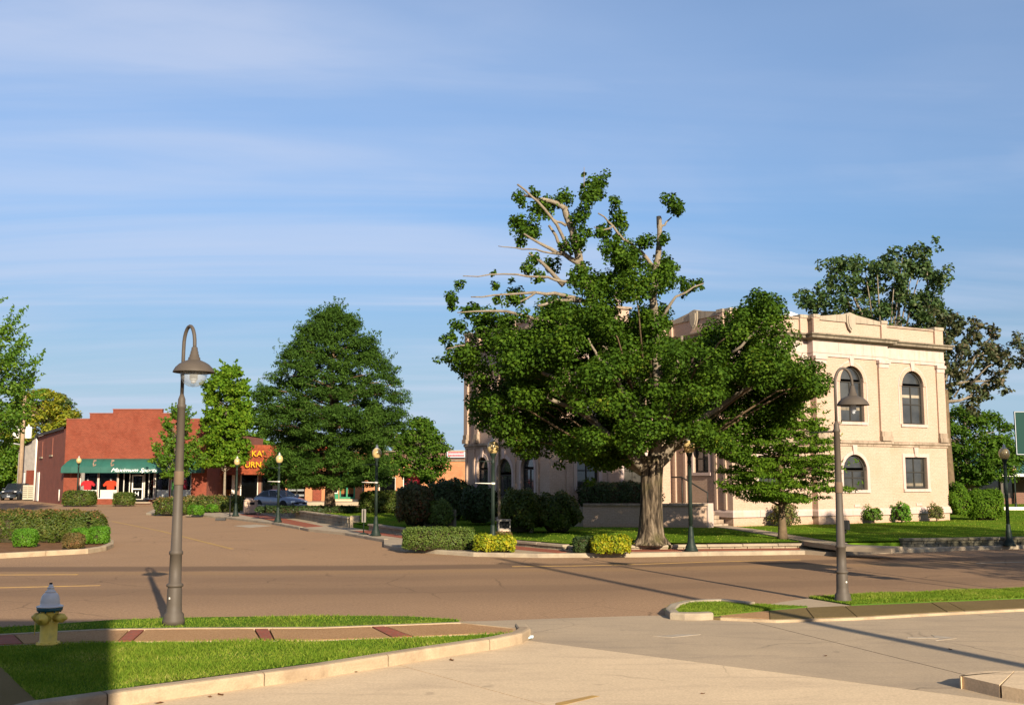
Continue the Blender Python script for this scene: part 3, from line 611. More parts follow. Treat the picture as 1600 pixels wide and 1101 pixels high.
# ---- concrete driveway in slabs (joints are gaps)
drv = empty('driveway', kind='structure')
A1, B1 = G(826, 1001), G(1560, 1095)                 # the long joint
dj = (B1-A1).normalized(); nj = Vector((-dj.y, dj.x, 0))
A2, B2 = G(612, 1036), G(850, 1101); dk = (B2-A2).normalized(); nk = Vector((-dk.y, dk.x, 0))
edge = [tuple(v[:2]) for v in (G(640, 972.5), G(760, 970), G(900, 965), G(1000, 962), G(1060, 961), G(1130, 962), G(1200, 951), G(1330, 947), G(1600, 935), G(1900, 924))]
allp = edge+[(30, 14), (30, -8), (-14, -8), (-14, 9), G(0, 1060)[:2], G(640, 985)[:2]]
def clip(poly, p, n, gap):
    out = []; k = len(poly); f = lambda q: (q[0]-p.x)*n.x+(q[1]-p.y)*n.y-gap
    for i in range(k):
        a, b = poly[i], poly[(i+1) % k]; fa, fb = f(a), f(b)
        if fa >= 0: out.append(a)
        if (fa >= 0) != (fb >= 0):
            t = fa/(fa-fb); out.append((a[0]+(b[0]-a[0])*t, a[1]+(b[1]-a[1])*t))
    return out
up_ = clip(allp, A1, nj if (nj.y > 0) else -nj, 0.008); lo_ = clip(allp, A1, -nj if (nj.y > 0) else nj, 0.008)
nk = nk if nk.x > 0 else -nk
C3 = G(1290, 1000); d3 = Vector((0.30, -0.954, 0)).normalized(); n3 = Vector((0.954, 0.30, 0))
for nm, pl, mt, z in (('slab', clip(up_, C3, -n3, .007), 'conc_grey', 0.006), ('slab', clip(up_, C3, n3, .007), 'conc_grey', 0.008), ('slab', clip(lo_, A2, nk, .007), 'conc_warm', 0.008), ('slab', clip(lo_, A2, -nk, .007), 'conc_warm', 0.006)):
    MB().prism(pl, -0.03, z).build(nm, mt, drv)
# ---- left grass island in front: raised lawn, aggregate walk with brick bands, kerb
isl_out = XY([(-90, 1163), (59, 1122), (225, 1098), (312, 1086), (500, 1059), (672, 1030), (775, 1014), (815, 1005), (828, 997), (822, 989)])
walk_far = [(-24, 12.2)]+XY([(-200, 1001), (0, 993), (156, 985), (281, 983), (500, 982), (640, 977), (720, 974), (806, 983)], 0.12)
walk_near = [(-24, 11.4)]+XY([(-200, 1016), (0, 1007), (125, 1002), (312, 1001), (500, 999.5), (648, 994), (740, 990), (802, 988)], 0.12)
road_edge = [(-24, 13.1)]+XY([(-200, 993), (0, 985), (187, 972), (312, 968.5), (500, 966), (637, 967), (715, 972)], 0.05)
inner = XY([(62, 1097), (215, 1069), (500, 1032), (672, 1012), (775, 995), (802, 988)], 0.12)
z_isl = 0.12
MB().prism(walk_far+[(x, y+.06) for x, y in isl_out[::-1]]+[(-24, 6)], -0.02, 0.095).build('island_base', 'turf', **st)
lawn_isl = walk_near+inner[::-1]+XY([(32, 1070), (3, 1041), (-40, 1033), (-200, 1030)], .12)+[(-24, 10.9)]
corner_walk = XY([(-260, 1032), (-40, 1034), (3, 1042), (32, 1071), (64, 1100), (-90, 1140), (-300, 1190)], 0.12)
MB().sheet(lawn_isl, 0.108).build('lawn', 'turf', **st)
MB().sheet(corner_walk, 0.118).build('walkway', 'agg_olive', **st)
strip = road_edge+walk_far[:-1][::-1]
MB().sheet(strip, lambda x, y: 0.10).build('verge', 'turf', **st)
wk = empty('walkway', kind='structure')
def lerp_at(pl, x):
    for (x1, y1), (x2, y2) in zip(pl, pl[1:]):
        if x1 <= x <= x2: return y1+(y2-y1)*(x-x1)/(x2-x1)
    return pl[-1][1] if x > pl[-1][0] else pl[0][1]
fx, nx_ = walk_far, walk_near
def walk_piece(sa, sb, name, mt, z, ins=0.0):
    """piece of the walk between far-edge x (fa,fb) and near-edge x (na,nb)"""
    fa, na = sa; fb, nb = sb
    k = 8; far = [(fa+(fb-fa)*i/k) for i in range(k+1)]; nr = [(na+(nb-na)*i/k) for i in range(k+1)]
    pl = [(x, lerp_at(fx, x)-ins) for x in far]+[(x, lerp_at(nx_, x)+ins) for x in nr[::-1]]
    return MB().prism(pl, 0.08, z).build(name, mt, wk)
gx = lambda px, py: G(px, py, .12).x
cuts = [(-23.9, -23.8), (gx(-8, 994), gx(-10, 1006)), (gx(18, 993), gx(38, 1005)), (gx(203, 984), gx(186, 1001)), (gx(226, 984), gx(208, 1001)), (gx(396, 983), gx(408, 1000)), (gx(419, 983), gx(429, 1000)), (gx(578, 981), gx(612, 995)), (gx(600, 980), gx(645, 994)), (gx(803, 983), gx(802, 988))]
for i in range(len(cuts)-1):
    br_ = i in (1, 3, 5, 7)
    g_ = 0.012
    walk_piece((cuts[i][0]+g_, cuts[i][1]+g_), (cuts[i+1][0]-g_, cuts[i+1][1]-g_), 'brick_band' if br_ else 'paving_panel', 'brickband' if br_ else 'agg', 0.130 if br_ else 0.128)
pe = MB()
for (xa, ya), (xb, yb) in zip(walk_far, walk_far[1:]): pe.prism([(xa, ya-.005), (xb, yb-.005), (xb, yb+.085), (xa, ya+.085)], .05, .14)
pe.build('edging', 'kerb', wk)
pe = MB()
for (xa, ya), (xb, yb) in zip(walk_near, walk_near[1:]): pe.prism([(xa, ya-.02), (xb, yb-.02), (xb, yb+.012), (xa, ya+.012)], .05, .121)
pe.build('edging', 'kerb', wk)
kerb('cream concrete kerb round the near grass island', isl_out, 0.17, 0.15, 'kerb', sec=1.9, side=1)
grass('thick green grass on the near island behind the cream kerb', [p for p in lawn_isl], 0.105, 95000, 0.052, 0.014, 3)
grass('grass verge between the near walk and the street', strip, 0.09, 36000, 0.05, 0.016, 4)

# ---- right hand islands: kerbed nub, apron, verge, worn walk
nub = XY([(1041, 962), (1048, 953), (1067, 948), (1100, 945.5), (1131, 945), (1180, 949), (1262, 953), (1200, 958), (1124, 966.5), (1094, 968), (1060, 967)], 0.0)
MB().prism(nub, -0.02, 0.07).build('island_base', 'turf', **st)
nubk = XY([(1180, 950), (1131, 945), (1100, 945.5), (1067, 948), (1048, 953), (1040, 961), (1048, 967.5), (1070, 969), (1094, 969), (1115, 968)], 0.0)
kerb('weathered kerb round the rounded grass nose by the right lamp', nubk, 0.17, 0.12, 'kerb_grey', sec=1.5, side=1)
grass('grass on the rounded nose of the right island', nub, 0.06, 16000, 0.05, 0.018, 5)
apron = XY([(1190, 950), (1225, 943.5), (1262, 938.5), (1330, 950), (1262, 953.5)], 0.0)
MB().prism(apron, -0.02, 0.05).build('apron', 'conc_grey', **st)
verge = XY([(1264, 938), (1300, 936), (1450, 930), (1600, 924), (1800, 915), (1800, 930), (1600, 939), (1330, 950)], 0.0)
MB().prism(verge, -0.02, 0.07).build('verge', 'turf', **st)
grass('bright grass verge round the foot of the right lamp', verge, 0.06, 40000, 0.055, 0.02, 6)
MB().prism(XY([(1100, 967), (1200, 957), (1262, 952.5), (1330, 949.5), (1600, 938.5), (1800, 929), (1800, 945), (1600, 954.5), (1337, 968.5), (1210, 972.5), (1124, 969)]), -.02, .046).build('walk_base', 'agg_olive', **st)
wk2 = empty('walkway', kind='structure')
wfar = XY([(1124, 966.5), (1200, 958.5), (1262, 953.5), (1330, 950.5), (1600, 939.5), (1800, 930.5)]); wnear = XY([(1124, 968), (1210, 972), (1337, 968), (1450, 961.5), (1600, 954), (1800, 943.5)])
fx, nx_ = wfar, wnear
cs = [wfar[0][0], G(1205, 960).x, G(1262, 955).x, G(1330, 955).x, G(1470, 950).x, G(1500, 950).x, G(1800, 935).x-.1]
for i in range(len(cs)-1):
    k = 6; xs_ = [cs[i]+.01+(cs[i+1]-cs[i]-.02)*j/k for j in range(k+1)]
    nx2 = [cs[i]-.25*(i > 0)+.01+(cs[i+1]-.25-cs[i]+.25*(i > 0)-.02)*j/k for j in range(k+1)]
    pl = [(x, lerp_at(wfar, x)) for x in xs_]+[(x, lerp_at(wnear, x)) for x in nx2[::-1]]
    band_ = i in (2, 4)
    MB().prism(pl, -0.02, 0.056 if band_ else 0.054).build('paving_panel', 'agg_olive' if i != 0 else 'agg', wk2)
pe = MB()
for (xa, ya), (xb, yb) in zip(wnear, wnear[1:]): pe.prism([(xa, ya-.09), (xb, yb-.09), (xb, yb-.01), (xa, ya-.01)], -.02, .048)
pe.build('edging', 'kerb', wk2)
# ---- raised concrete island at the bottom right
blk = XY([(1500, 1076), (1530, 1083), (1562, 1090)], 0.0); t1 = XY([(1503, 1056), (1522, 1048), (1566, 1046.5)], 0.19); tf = XY([(1503, 1057), (1562, 1069)], .19)
isl = empty('traffic_island', kind='structure')
q = XY([(1500, 1075), (1562.5, 1090.5)], 0.0); b_ = XY([(1501, 1056), (1518, 1049.5), (1545, 1047.5), (1585, 1047)], .14)
MB().prism([q[0], q[1], b_[3], b_[2], b_[1], b_[0]], -0.02, 0.14).build('island_section', 'conc_warm', isl)
q2 = XY([(1566, 1091.2), (1600, 1098), (1800, 1138)], 0.0); b2 = XY([(1586.5, 1047), (1800, 1046)], .14)
MB().prism([q2[0], q2[1], q2[2], b2[1], b2[0]], -0.02, 0.138).build('island_section', 'conc_warm', isl)

# ---- far side: pavement, kerbs, lawn
ZP = 0.12
far_front = [(228, 804), (247, 805), (306, 806), (350, 810), (425, 819), (468, 827), (482, 830), (540, 836), (600, 847), (600, 855), (612, 858), (640, 862), (740, 869), (840, 871), (1000, 870), (1100, 868), (1258, 866), (1290, 868), (1355, 866), (1420, 863), (1493, 860), (1600, 857), (2000, 842)]
ff = XY(far_front, 0.0)
MB().prism(ff+[(45, 50), (20, 60), (-4, 60), (-15, 76), (-27, 92), (-30, 92)], -0.03, ZP-.01).build('pavement', 'pave', **st)
def fk(a, b, label, mt='kerb', sec=3.0):
    i, j = far_front.index(a), far_front.index(b); kerb(label, XY(far_front[i:j+1]), 0.17, ZP+.005, mt, sec=sec, side=1)
fk((228, 804), (468, 827), 'kerb in front of the long hedge by the shops', 'kerb_grey')
fk((540, 836), (600, 847), 'kerb beside the parking sign', 'kerb_grey')
fk((600, 855), (1258, 866), 'kerb along the far side of the main street', 'kerb_grey')
fk((1420, 863), (2000, 842), 'kerb in front of the low wall at the courthouse lawn', 'kerb_grey')
bp_ = empty('brick_paving', kind='structure')
for pl in ([(372, 803), (398, 800), (505, 821.5), (478, 823)], [(550, 829), (575, 828), (640, 838), (628, 840)], [(750, 853), (805, 852), (897, 861), (870, 863)], [(985, 857.6), (985, 861), (1250, 858), (1250, 855.4)]):
    MB().prism(XY(pl, ZP), .06, ZP-.004).build('brick_band', 'brickband', bp_)
def zl(x, y):      # lawn surface
    return 0.30+max(0, min(1, (y-44)/16))*0.16 if x < 2 else 0.30+max(0, min(1, (y-36)/14))*0.06
lawn_front = [G(px, py, ZP)+Vector((0, .06, 0)) for px, py in ((391, 797), (470, 810), (548, 823), (580, 828), (660, 838.5), (735, 845), (885, 858), (1043, 857), (1322, 854.5), (1408, 853.5), (1600, 850.7), (1800, 848), (2000, 844))]
lawn_poly = [tuple(v[:2]) for v in lawn_front]+[(48, 52), (48, 95), (20, 95), (-3, 74), (-8, 66.5), (-16.6, 73.5)]
bm = bmesh.new(); vv = [bm.verts.new((x, y, zl(x, y))) for x, y in ccw(lawn_poly)]
es = [bm.edges.new((vv[i], vv[(i+1) % len(vv)])) for i in range(len(vv))]
bmesh.ops.triangle_fill(bm, use_beauty=True, edges=es)
bmesh.ops.subdivide_edges(bm, edges=bm.edges[:], cuts=3, use_grid_fill=True)
for v in bm.verts: v.co.z = zl(v.co.x, v.co.y)
lm = MB(); bm.verts.index_update(); lm.add([v.co for v in bm.verts], [tuple(v.index for v in f.verts) for f in bm.faces]); bm.free()
lm.build('lawn', 'turf_lawn', **st)
MB().prism(lawn_poly, 0.0, lambda x, y: zl(x, y)-.05).build('lawn_base', 'turf_lawn', **st)
grass('mown courthouse lawn under the big maple', lawn_poly, zl, 70000, 0.04, 0.04, 7)
# path from the side steps to the street
path = XY([(1108, 822), (1140, 822), (1196, 829), (1262, 839), (1330, 850), (1410, 853), (1392, 856), (1320, 853), (1270, 847), (1196, 834), (1150, 827)], 0.34)
MB().prism(path, .2, lambda x, y: zl(x, y)+.035).build('path', 'pave', **st)
# low retaining walls, block by block with cap stones
def low_wall(label, a, b, h0, h1, th=0.28, bl=0.42, mt='wallblock', capm='kerb_grey', base=0.1):
    a, b = Vector(a[:2]), Vector(b[:2]); L = (b-a).length; d = (b-a)/L; rz = math.atan2(d.y, d.x)
    root = empty('retaining_wall', (a.x, a.y, 0), rz, label, 'wall')
    n = max(1, round(L/bl)); hh = lambda s: h0+(h1-h0)*s/L; ch = 0.075
    rows = 2 if min(h0, h1) > 0.33 else 1
    rnd = random.Random(int(L*100))
    for r_ in range(rows):
        off = 0.5*r_
        for k in range(n):
            s0, s1 = L*k/n+off*bl*.5, min(L, L*(k+1)/n+off*bl*.5); hm = hh((s0+s1)/2)-ch-base; hb = hm/rows
            MB().rbox(((s0+s1)/2, rnd.uniform(-.008, .008), base+hb*(r_+.5)), (s1-s0-.014, th-.05, hb-.010), .012).build('block', mt, root)
    nc = max(1, round(L/1.2))
    for k in range(nc):
        s0, s1 = L*k/nc, L*(k+1)/nc
        MB().rbox(((s0+s1)/2, 0, hh((s0+s1)/2)-ch/2), (s1-s0-.012, th+.06, ch), .015).build('cap_stone', capm, root)
    return root
low_wall('long low block wall with cap stones in front of the dark oak', G(548, 823, ZP), G(391, 797, ZP), 0.56, 0.58)
MB().rbox((G(548, 823, ZP).x+.2, G(548, 823, ZP).y-.05, .36), (.42, .42, .54), .02).build('wall_pier', 'kerb', label='square end pier of the long block wall by the lawn entrance', cat='pier')
low_wall('short block wall behind the parking sign', G(660, 838.5, ZP), G(580, 828, ZP), 0.36, 0.40)
low_wall('low edging wall beside the bin, left of the maple', G(885, 858, ZP), G(735, 845, ZP), 0.27, 0.29, th=.22)
low_wall('low edging wall under the maple roots', G(1043, 857, ZP), G(888, 858.5, ZP), 0.25, 0.25, th=.22)
low_wall('low edging wall under the small oak', G(1322, 854.5, ZP), G(1047, 857, ZP), 0.27, 0.25, th=.22)
low_wall('mossy low wall at the right end of the courthouse lawn', G(1800, 848, ZP), G(1408, 853.5, ZP), 0.40, 0.38, th=.25, mt='mossy', capm='mossy')
# left planted island with hedge
li = XY([(-260, 884), (-150, 878), (0, 872), (137, 864.5), (165, 860), (177, 855), (177, 850), (168, 845), (150, 842), (-260, 846)], 0.0)
MB().prism(li, -.02, .10).build('planting_bed', 'soil', **st)
kerb('pale kerb round the hedge island on the left', li[:8], 0.18, .15, 'kerb', sec=2.6, side=1)

# ---- road markings
rm = empty('road_marking', kind='structure')
def stripe(pts, w, mt, z=0.005, name='painted_line'):
    pts = [Vector(p[:2]) for p in pts]; m = MB(); lft, rgt = [], []
    for i, p in enumerate(pts):
        d = (pts[min(i+1, len(pts)-1)]-pts[max(i-1, 0)]).normalized(); nn = Vector((-d.y, d.x))*w/2; lft.append((p+nn)[:]); rgt.append((p-nn)[:])
    m.prism(lft+rgt[::-1], -.01, z); return m.build(name, mt, rm)
stripe([G(-300, 899), G(0, 897.5), G(60, 897.3), G(122, 897)], 0.12, 'paint_yellow')
stripe([G(-300, 921), G(0, 917.5), G(90, 915.5), G(157, 914)], 0.12, 'paint_yellow')
stripe([G(175, 814), G(250, 829), G(362, 857)], 0.16, 'paint_yellow')
stripe([G(800, 884.5), G(900, 883.5), G(1000, 881), G(1100, 877.5), G(1250, 874)], 0.09, 'paint_yellow')
stripe([G(1525, 879.5), G(1600, 877.5), G(1750, 873)], 0.10, 'paint_white')
aw = XY([(1418, 996), (1462, 996.3), (1455, 992.5), (1495, 997.5), (1462, 1001.5), (1468, 998), (1418, 997.2)], 0)
MB().prism(aw, 0.0, .0125).build('painted_arrow', 'paint_white', rm)
wp = XY([(1020, 994), (1065, 991), (1095, 991.5), (1050, 996)], 0); MB().prism(wp, 0, .0105).build('painted_line', 'paint_white', rm)
wp = XY([(868, 1099), (925, 1087), (937, 1088), (885, 1101), (868, 1104)], 0); MB().prism(wp, 0, .0105).build('painted_line', 'paint_yellow', rm)
wp = XY([(365, 821), (400, 819), (425, 821), (390, 824)], 0); MB().prism(wp, -.01, .004).build('painted_line', 'paint_white', rm)
# ================================================================ COURTHOUSE
# local frame: origin at the near corner of the side and front faces, x along the sunny end facade, y into the block
CY = R(28.0)
C0 = Vector((9.11, 43.95, 0))
ch = empty('courthouse', C0, CY, 'two storey cream brick courthouse with arched windows behind the maple', 'courthouse')
LX, PX0, PX1, PO = 12.9, 4.35, 8.80, 0.35
ZB, ZT = 0.05, 9.22
SD, WX, WY0, WY1, DY = 4.2, -6.3, 4.2, 12.4, 16.6
def arch(cx, w, z0, zt, n=12):
    r = w/2; return [(cx-r, z0), (cx+r, z0)]+[(cx+r*math.cos(math.pi*i/n), zt-r+r*math.sin(math.pi*i/n)) for i in range(n+1)]
def rect(cx, w, z0, z1): return [(cx-w/2, z0), (cx+w/2, z0), (cx+w/2, z1), (cx-w/2, z1)]
def inset(poly, d, cx, zb):
    """shrink a window outline by d"""
    w = max(p[0] for p in poly)-cx; out = []
    for x, z in poly:
        s = (w-d)/w
        out.append((cx+(x-cx)*s, zb+d if z <= zb+1e-6 else None if False else z-d*((z-zb)/(max(p[1] for p in poly)-zb))))
    return out
WALLS = []      # (p0, p1, outward normal dir, windows)
def facade(p0, p1, wins, z1=ZT):
    holes = [w['poly'] for w in wins]
    MBW.wall(p0, p1, ZB, z1, holes, 0.24)
    p0, p1 = Vector((p0[0], p0[1], 0)), Vector((p1[0], p1[1], 0)); a = (p1-p0).normalized(); n = Vector((a.y, -a.x, 0))
    for w in wins: window(w, p0, a, n)
def window(w, o, a, n, parent=None, frame='winframe', glass='glassdark', trim='stone', fr=0.07):
    parent = parent or ch
    poly, cx, zb, zt, wd = w['poly'], w['cx'], w['z0'], w['z1'], w['w']
    inn = inset(poly, fr, cx, zb)
    f = MB(); f.ring(poly, inn, o, a, n, -0.20, -0.12)
    isarch = len(poly) > 4
    spring = zt-wd/2 if isarch else zt
    x0, x1 = cx-wd/2+fr, cx+wd/2-fr
    rows = w.get('rows', [0.5]); cols = w.get('cols', 2)
    zr = [zb+fr]+[zb+fr+(spring-fr-zb)*q for q in rows]+[spring-(0 if isarch else fr)]
    bar = 0.05
    xs = [x0+(x1-x0)*i/cols for i in range(cols+1)]
    for z in zr[1:-1]+([spring] if isarch else []): f.plate([(x0, z-bar/2), (x1, z-bar/2), (x1, z+bar/2), (x0, z+bar/2)], o, a, n, -.19, -.13)
    for x in xs[1:-1]: f.plate([(x-bar/2, zb+fr), (x+bar/2, zb+fr), (x+bar/2, spring), (x-bar/2, spring)], o, a, n, -.188, -.132)
    fo = f.build('window', frame, parent)
    for i in range(cols):
        for k in range(len(zr)-1):
            MB().plate([(xs[i], zr[k]), (xs[i+1], zr[k]), (xs[i+1], zr[k+1]), (xs[i], zr[k+1])], o, a, n, -.165-.002*((i+k) % 2), -.16).build('pane', glass, fo)
    if isarch: MB().plate([p for p in inn if p[1] >= spring-1e-4] or inn, o, a, n, -.165, -.158).build('pane', glass, fo)
    if w.get('blind'):
        z_ = w['blind']
        for i in range(cols): MB().plate([(xs[i]+.06, z_), (xs[i+1]-.06, z_), (xs[i+1]-.06, z_+.13), (xs[i]+.06, z_+.13)], o, a, n, -.156, -.15).build('blind', 'stone_mid' if not w.get('bdark') else 'stone_dirty', fo)
    # sill, surround, keystone
    MB().plate([(cx-wd/2-.16, zb-.13), (cx+wd/2+.16, zb-.13), (cx+wd/2+.16, zb), (cx-wd/2-.16, zb)], o, a, n, -.2, .07).build('sill', trim, parent)
    if isarch:
        k = 12; ri, ro = wd/2+.005, wd/2+.17
        oo = [(cx+ro*math.cos(math.pi*i/k), spring+ro*math.sin(math.pi*i/k)) for i in range(k+1)]; ii = [(cx+ri*math.cos(math.pi*i/k), spring+ri*math.sin(math.pi*i/k)) for i in range(k+1)]
        low = w.get('low')
        if low is not None:
            oo = [(cx+ro, zb)]+oo+[(cx-ro, zb)]; ii = [(cx+ri, zb)]+ii+[(cx-ri, zb)]
        MB().ring(oo, ii, o, a, n, -.02, w.get('sp', .035), closed=False).build('window_surround', 'brick_cream' if low is None else 'stone', parent)
        if low is None:
            ro2 = ro+.06; o2 = [(cx+ro2, zb)]+[(cx+ro2*math.cos(math.pi*i/k), spring+ro2*math.sin(math.pi*i/k)) for i in range(k+1)]+[(cx-ro2, zb)]; i2 = [(cx+ro, zb)]+[(cx+ro*math.cos(math.pi*i/k), spring+ro*math.sin(math.pi*i/k)) for i in range(k+1)]+[(cx-ro, zb)]
            MB().ring(o2, i2, o, a, n, -.02, .018, closed=False).build('window_surround', 'stone', parent)
    else:
        t_ = .17
        for pl in ([(cx-wd/2-t_, zb-.13), (cx-wd/2-.005, zb-.13), (cx-wd/2-.005, zt+t_), (cx-wd/2-t_, zt+t_)], [(cx+wd/2+.005, zb-.13), (cx+wd/2+t_, zb-.13), (cx+wd/2+t_, zt+t_), (cx+wd/2+.005, zt+t_)], [(cx-wd/2-.003, zt+.005), (cx+wd/2+.003, zt+.005), (cx+wd/2+.003, zt+t_-.002), (cx-wd/2-.003, zt+t_-.002)]):
            MB().plate(pl, o, a, n, -.02, .03).build('window_surround', 'stone', parent)
    kz = zt+(.0 if isarch else .03); kh = w.get('key', .42)
    MB().plate([(cx-.09, kz), (cx+.09, kz), (cx+.14, kz+kh), (cx-.14, kz+kh)], o, a, n, -.02, .075).build('keystone', 'stone', parent)
def win(cx, w, z0, z1, arched, **k): return dict(cx=cx, w=w, z0=z0, z1=z1, poly=arch(cx, w, z0, z1) if arched else rect(cx, w, z0, z1), **k)
MBW = MB()
U = (4.78, 7.26)
# sunny end facade, in three planes
facade((0, 0), (PX0, 0), [win(2.10, 1.42, *U, True, rows=[.5], blind=6.0), win(2.10, 1.42, 1.82, 3.26, False)])
facade((PX0, -PO), (PX1, -PO), [win((PX1-PX0)/2, 1.42, *U, True, rows=[.55], blind=5.3, bdark=1), win((PX1-PX0)/2, 1.42, 1.80, 3.34, True, low=1, rows=[.6])])
facade((PX1, 0), (LX, 0), [win(2.00, 1.42, *U, True, rows=[.5], blind=6.02), win(2.00, 1.42, 1.82, 3.26, False, blind=1.95, bdark=1)])
MBW.wall((PX0, 0), (PX0, -PO), ZB, ZT); MBW.wall((PX1, -PO), (PX1, 0), ZB, ZT)
# side face of the end block (turned away to the left)
facade((0, SD), (0, 0), [win(2.15, 1.05, 2.55, 3.66, False), win(2.15, 1.30, *U, True)])
# wing wall facing the sun, wing front, back parts
facade((WX, SD), (0, SD), [win(1.9, 1.1, 1.9, 3.3, False), win(4.3, 1.1, 1.9, 3.3, False), win(1.9, 1.3, *U, True), win(4.3, 1.3, *U, True)])
facade((WX, WY1), (WX, SD), [win(1.9, 1.2, 1.6, 3.3, True, low=1), win(4.1, 1.5, .6, 3.2, True, low=1), win(6.3, 1.2, 1.6, 3.3, True, low=1), win(1.9, 1.3, *U, True), win(4.1, 1.3, *U, True), win(6.3, 1.3, *U, True)])
MBW.wall((0, WY1), (WX, WY1), ZB, ZT); MBW.wall((0, DY), (0, WY1), ZB, ZT); MBW.wall((LX, DY), (0, DY), ZB, ZT)
facade((LX, 0), (LX, DY), [win(3+5*i, 1.3, 1.8, 3.3, False) for i in range(3)]+[win(3+5*i, 1.3, *U, True) for i in range(3)])
MBW.build('wall', 'brick_cream', ch)
# flat roof and small white roof house
rf = MB(); rf.prism([(.2, .2), (LX-.2, .2), (LX-.2, DY-.2), (.2, DY-.2)], 8.3, 8.75); rf.prism([(WX+.2, SD+.2), (.1, SD+.2), (.1, WY1-.2), (WX+.2, WY1-.2)], 8.3, 8.74)
rf.build('roof', 'roof_dark', ch)
pw = MB(); pw.box((7.5, 4.4, 9.05), (2.6, 3.0, .8)); pw.add([(6.0, 2.7, 9.46), (9.0, 2.7, 9.46), (9.0, 6.1, 9.46), (6.0, 6.1, 9.46), (7.5, 4.4, 10.45)], [(0, 1, 4), (1, 2, 4), (2, 3, 4), (3, 0, 4), (3, 2, 1, 0)])
pw.build('roof_vent_house', 'roof_white', ch)
# string courses etc: outline of the visible faces with their outward side to the right
outl = [(WX, WY1), (WX, SD), (0, SD), (0, 0), (PX0, 0), (PX0, -PO), (PX1, -PO), (PX1, 0), (LX, 0), (LX, DY)]
def offset_line(pl, d):
    out = []
    for i, p in enumerate(pl):
        p = Vector(p); nn = []
        for q0, q1 in ((pl[i-1], pl[i]) if i else (None, None), (pl[i], pl[i+1]) if i < len(pl)-1 else (None, None)):
            if q0 is None: continue
            a = (Vector(q1)-Vector(q0)).normalized(); nn.append(Vector((a.y, -a.x)))
        off = nn[0] if len(nn) == 1 else (nn[0]+nn[1])
        out.append(p+off*d)
    return out
def course(name, prof, mt, joints=1.55, gap=0.006):
    """moulding with profile [(out, z)...] run along the outline in separate stones"""
    for i in range(len(outl)-1):
        lines = [offset_line(outl, o_) for o_, z_ in prof]
        A = [l[i] for l in lines]; B = [l[i+1] for l in lines]; L = (Vector(outl[i+1])-Vector(outl[i])).length
        n = max(1, round(L/joints)) if joints and i in (3, 4, 5, 6, 7, 1, 2) else 1
        a = (Vector(outl[i+1])-Vector(outl[i])).normalized()
        for k in range(n):
            m = MB(); t0, t1 = k/n, (k+1)/n; g = gap if n > 1 else 0
            q0 = [(A[j].lerp(B[j], t0)+a*(g if k else 0)) for j in range(len(prof))]; q1 = [(A[j].lerp(B[j], t1)-a*(g if k < n-1 else 0)) for j in range(len(prof))]
            vs = [(p.x, p.y, prof[j][1]) for j, p in enumerate(q0)]+[(p.x, p.y, prof[j][1]) for j, p in enumerate(q1)]; c = len(prof)
            fs = [(j, j+1, c+j+1, c+j) for j in range(c-1)]+[tuple(range(c-1, -1, -1)), tuple(range(c, 2*c))]
            m.add(vs, fs).build(name, mt, ch)
course('water_table_stone', [(-.05, .70), (.075, .70), (.075, .90), (.03, .99), (-.05, .99)], 'stone', 1.6)
course('belt_course_stone', [(-.05, 3.72), (.05, 3.72), (.05, 3.80), (.12, 3.84), (.12, 3.93), (.03, 3.965), (-.05, 3.965)], 'stone_belt', 1.5)
course('architrave_stone', [(-.05, 7.60), (.06, 7.60), (.06, 7.74), (.085, 7.745), (.085, 7.84), (-.05, 7.84)], 'stone', 2.2, .004)
course('frieze_stone', [(-.05, 7.845), (.05, 7.845), (.05, 8.265), (-.05, 8.265)], 'stone', 1.5, .005)
course('cornice_stone', [(-.05, 8.27), (.10, 8.27), (.14, 8.33), (.34, 8.37), (.34, 8.46), (.42, 8.51), (.42, 8.56), (-.05, 8.60)], 'stone_dirty', 1.6, .004)
course('coping_stone', [(-.06, 9.225), (.06, 9.225), (.06, 9.30), (-.06, 9.34), (-.24, 9.34), (-.24, 9.225)], 'stone_belt', 1.5, .006)
def on_face(p0, p1):
    p0, p1 = Vector((p0[0], p0[1], 0)), Vector((p1[0], p1[1], 0)); a = (p1-p0).normalized(); return p0, a, Vector((a.y, -a.x, 0)), (p1-p0).length
def pilaster(o, a, n, s0, s1, pr=0.11):
    MB().plate([(s0, 4.40), (s1, 4.40), (s1, 7.26), (s0, 7.26)], o, a, n, -.02, pr).build('pilaster', 'brick_cream', ch)
    MB().plate([(s0-.02, 3.967), (s1+.02, 3.967), (s1+.02, 4.17), (s0-.02, 4.17)], o, a, n, -.02, pr+.09).build('pilaster_base', 'stone_belt', ch)
    MB().plate([(s0, 4.172), (s1, 4.172), (s1, 4.398), (s0, 4.398)], o, a, n, -.02, pr+.045).build('pilaster_base', 'stone_belt', ch)
    MB().plate([(s0, 7.262), (s1, 7.262), (s1, 7.45), (s0, 7.45)], o, a, n, -.02, pr+.03).build('capital', 'stone', ch)
    MB().plate([(s0-.05, 7.452), (s1+.05, 7.452), (s1+.05, 7.598), (s0-.05, 7.598)], o, a, n, -.02, pr+.09).build('capital', 'stone', ch)
def pier(o, a, n, s0, s1, z1=9.42):
    MB().plate([(s0, 8.60), (s1, 8.60), (s1, z1-.14), (s0, z1-.14)], o, a, n, -.30, .10).build('parapet_pier', 'brick_cream', ch)
    MB().plate([(s0-.03, z1-.138), (s1+.03, z1-.138), (s1+.03, z1), (s0-.03, z1)], o, a, n, -.34, .14).build('pier_cap', 'stone_mid', ch)
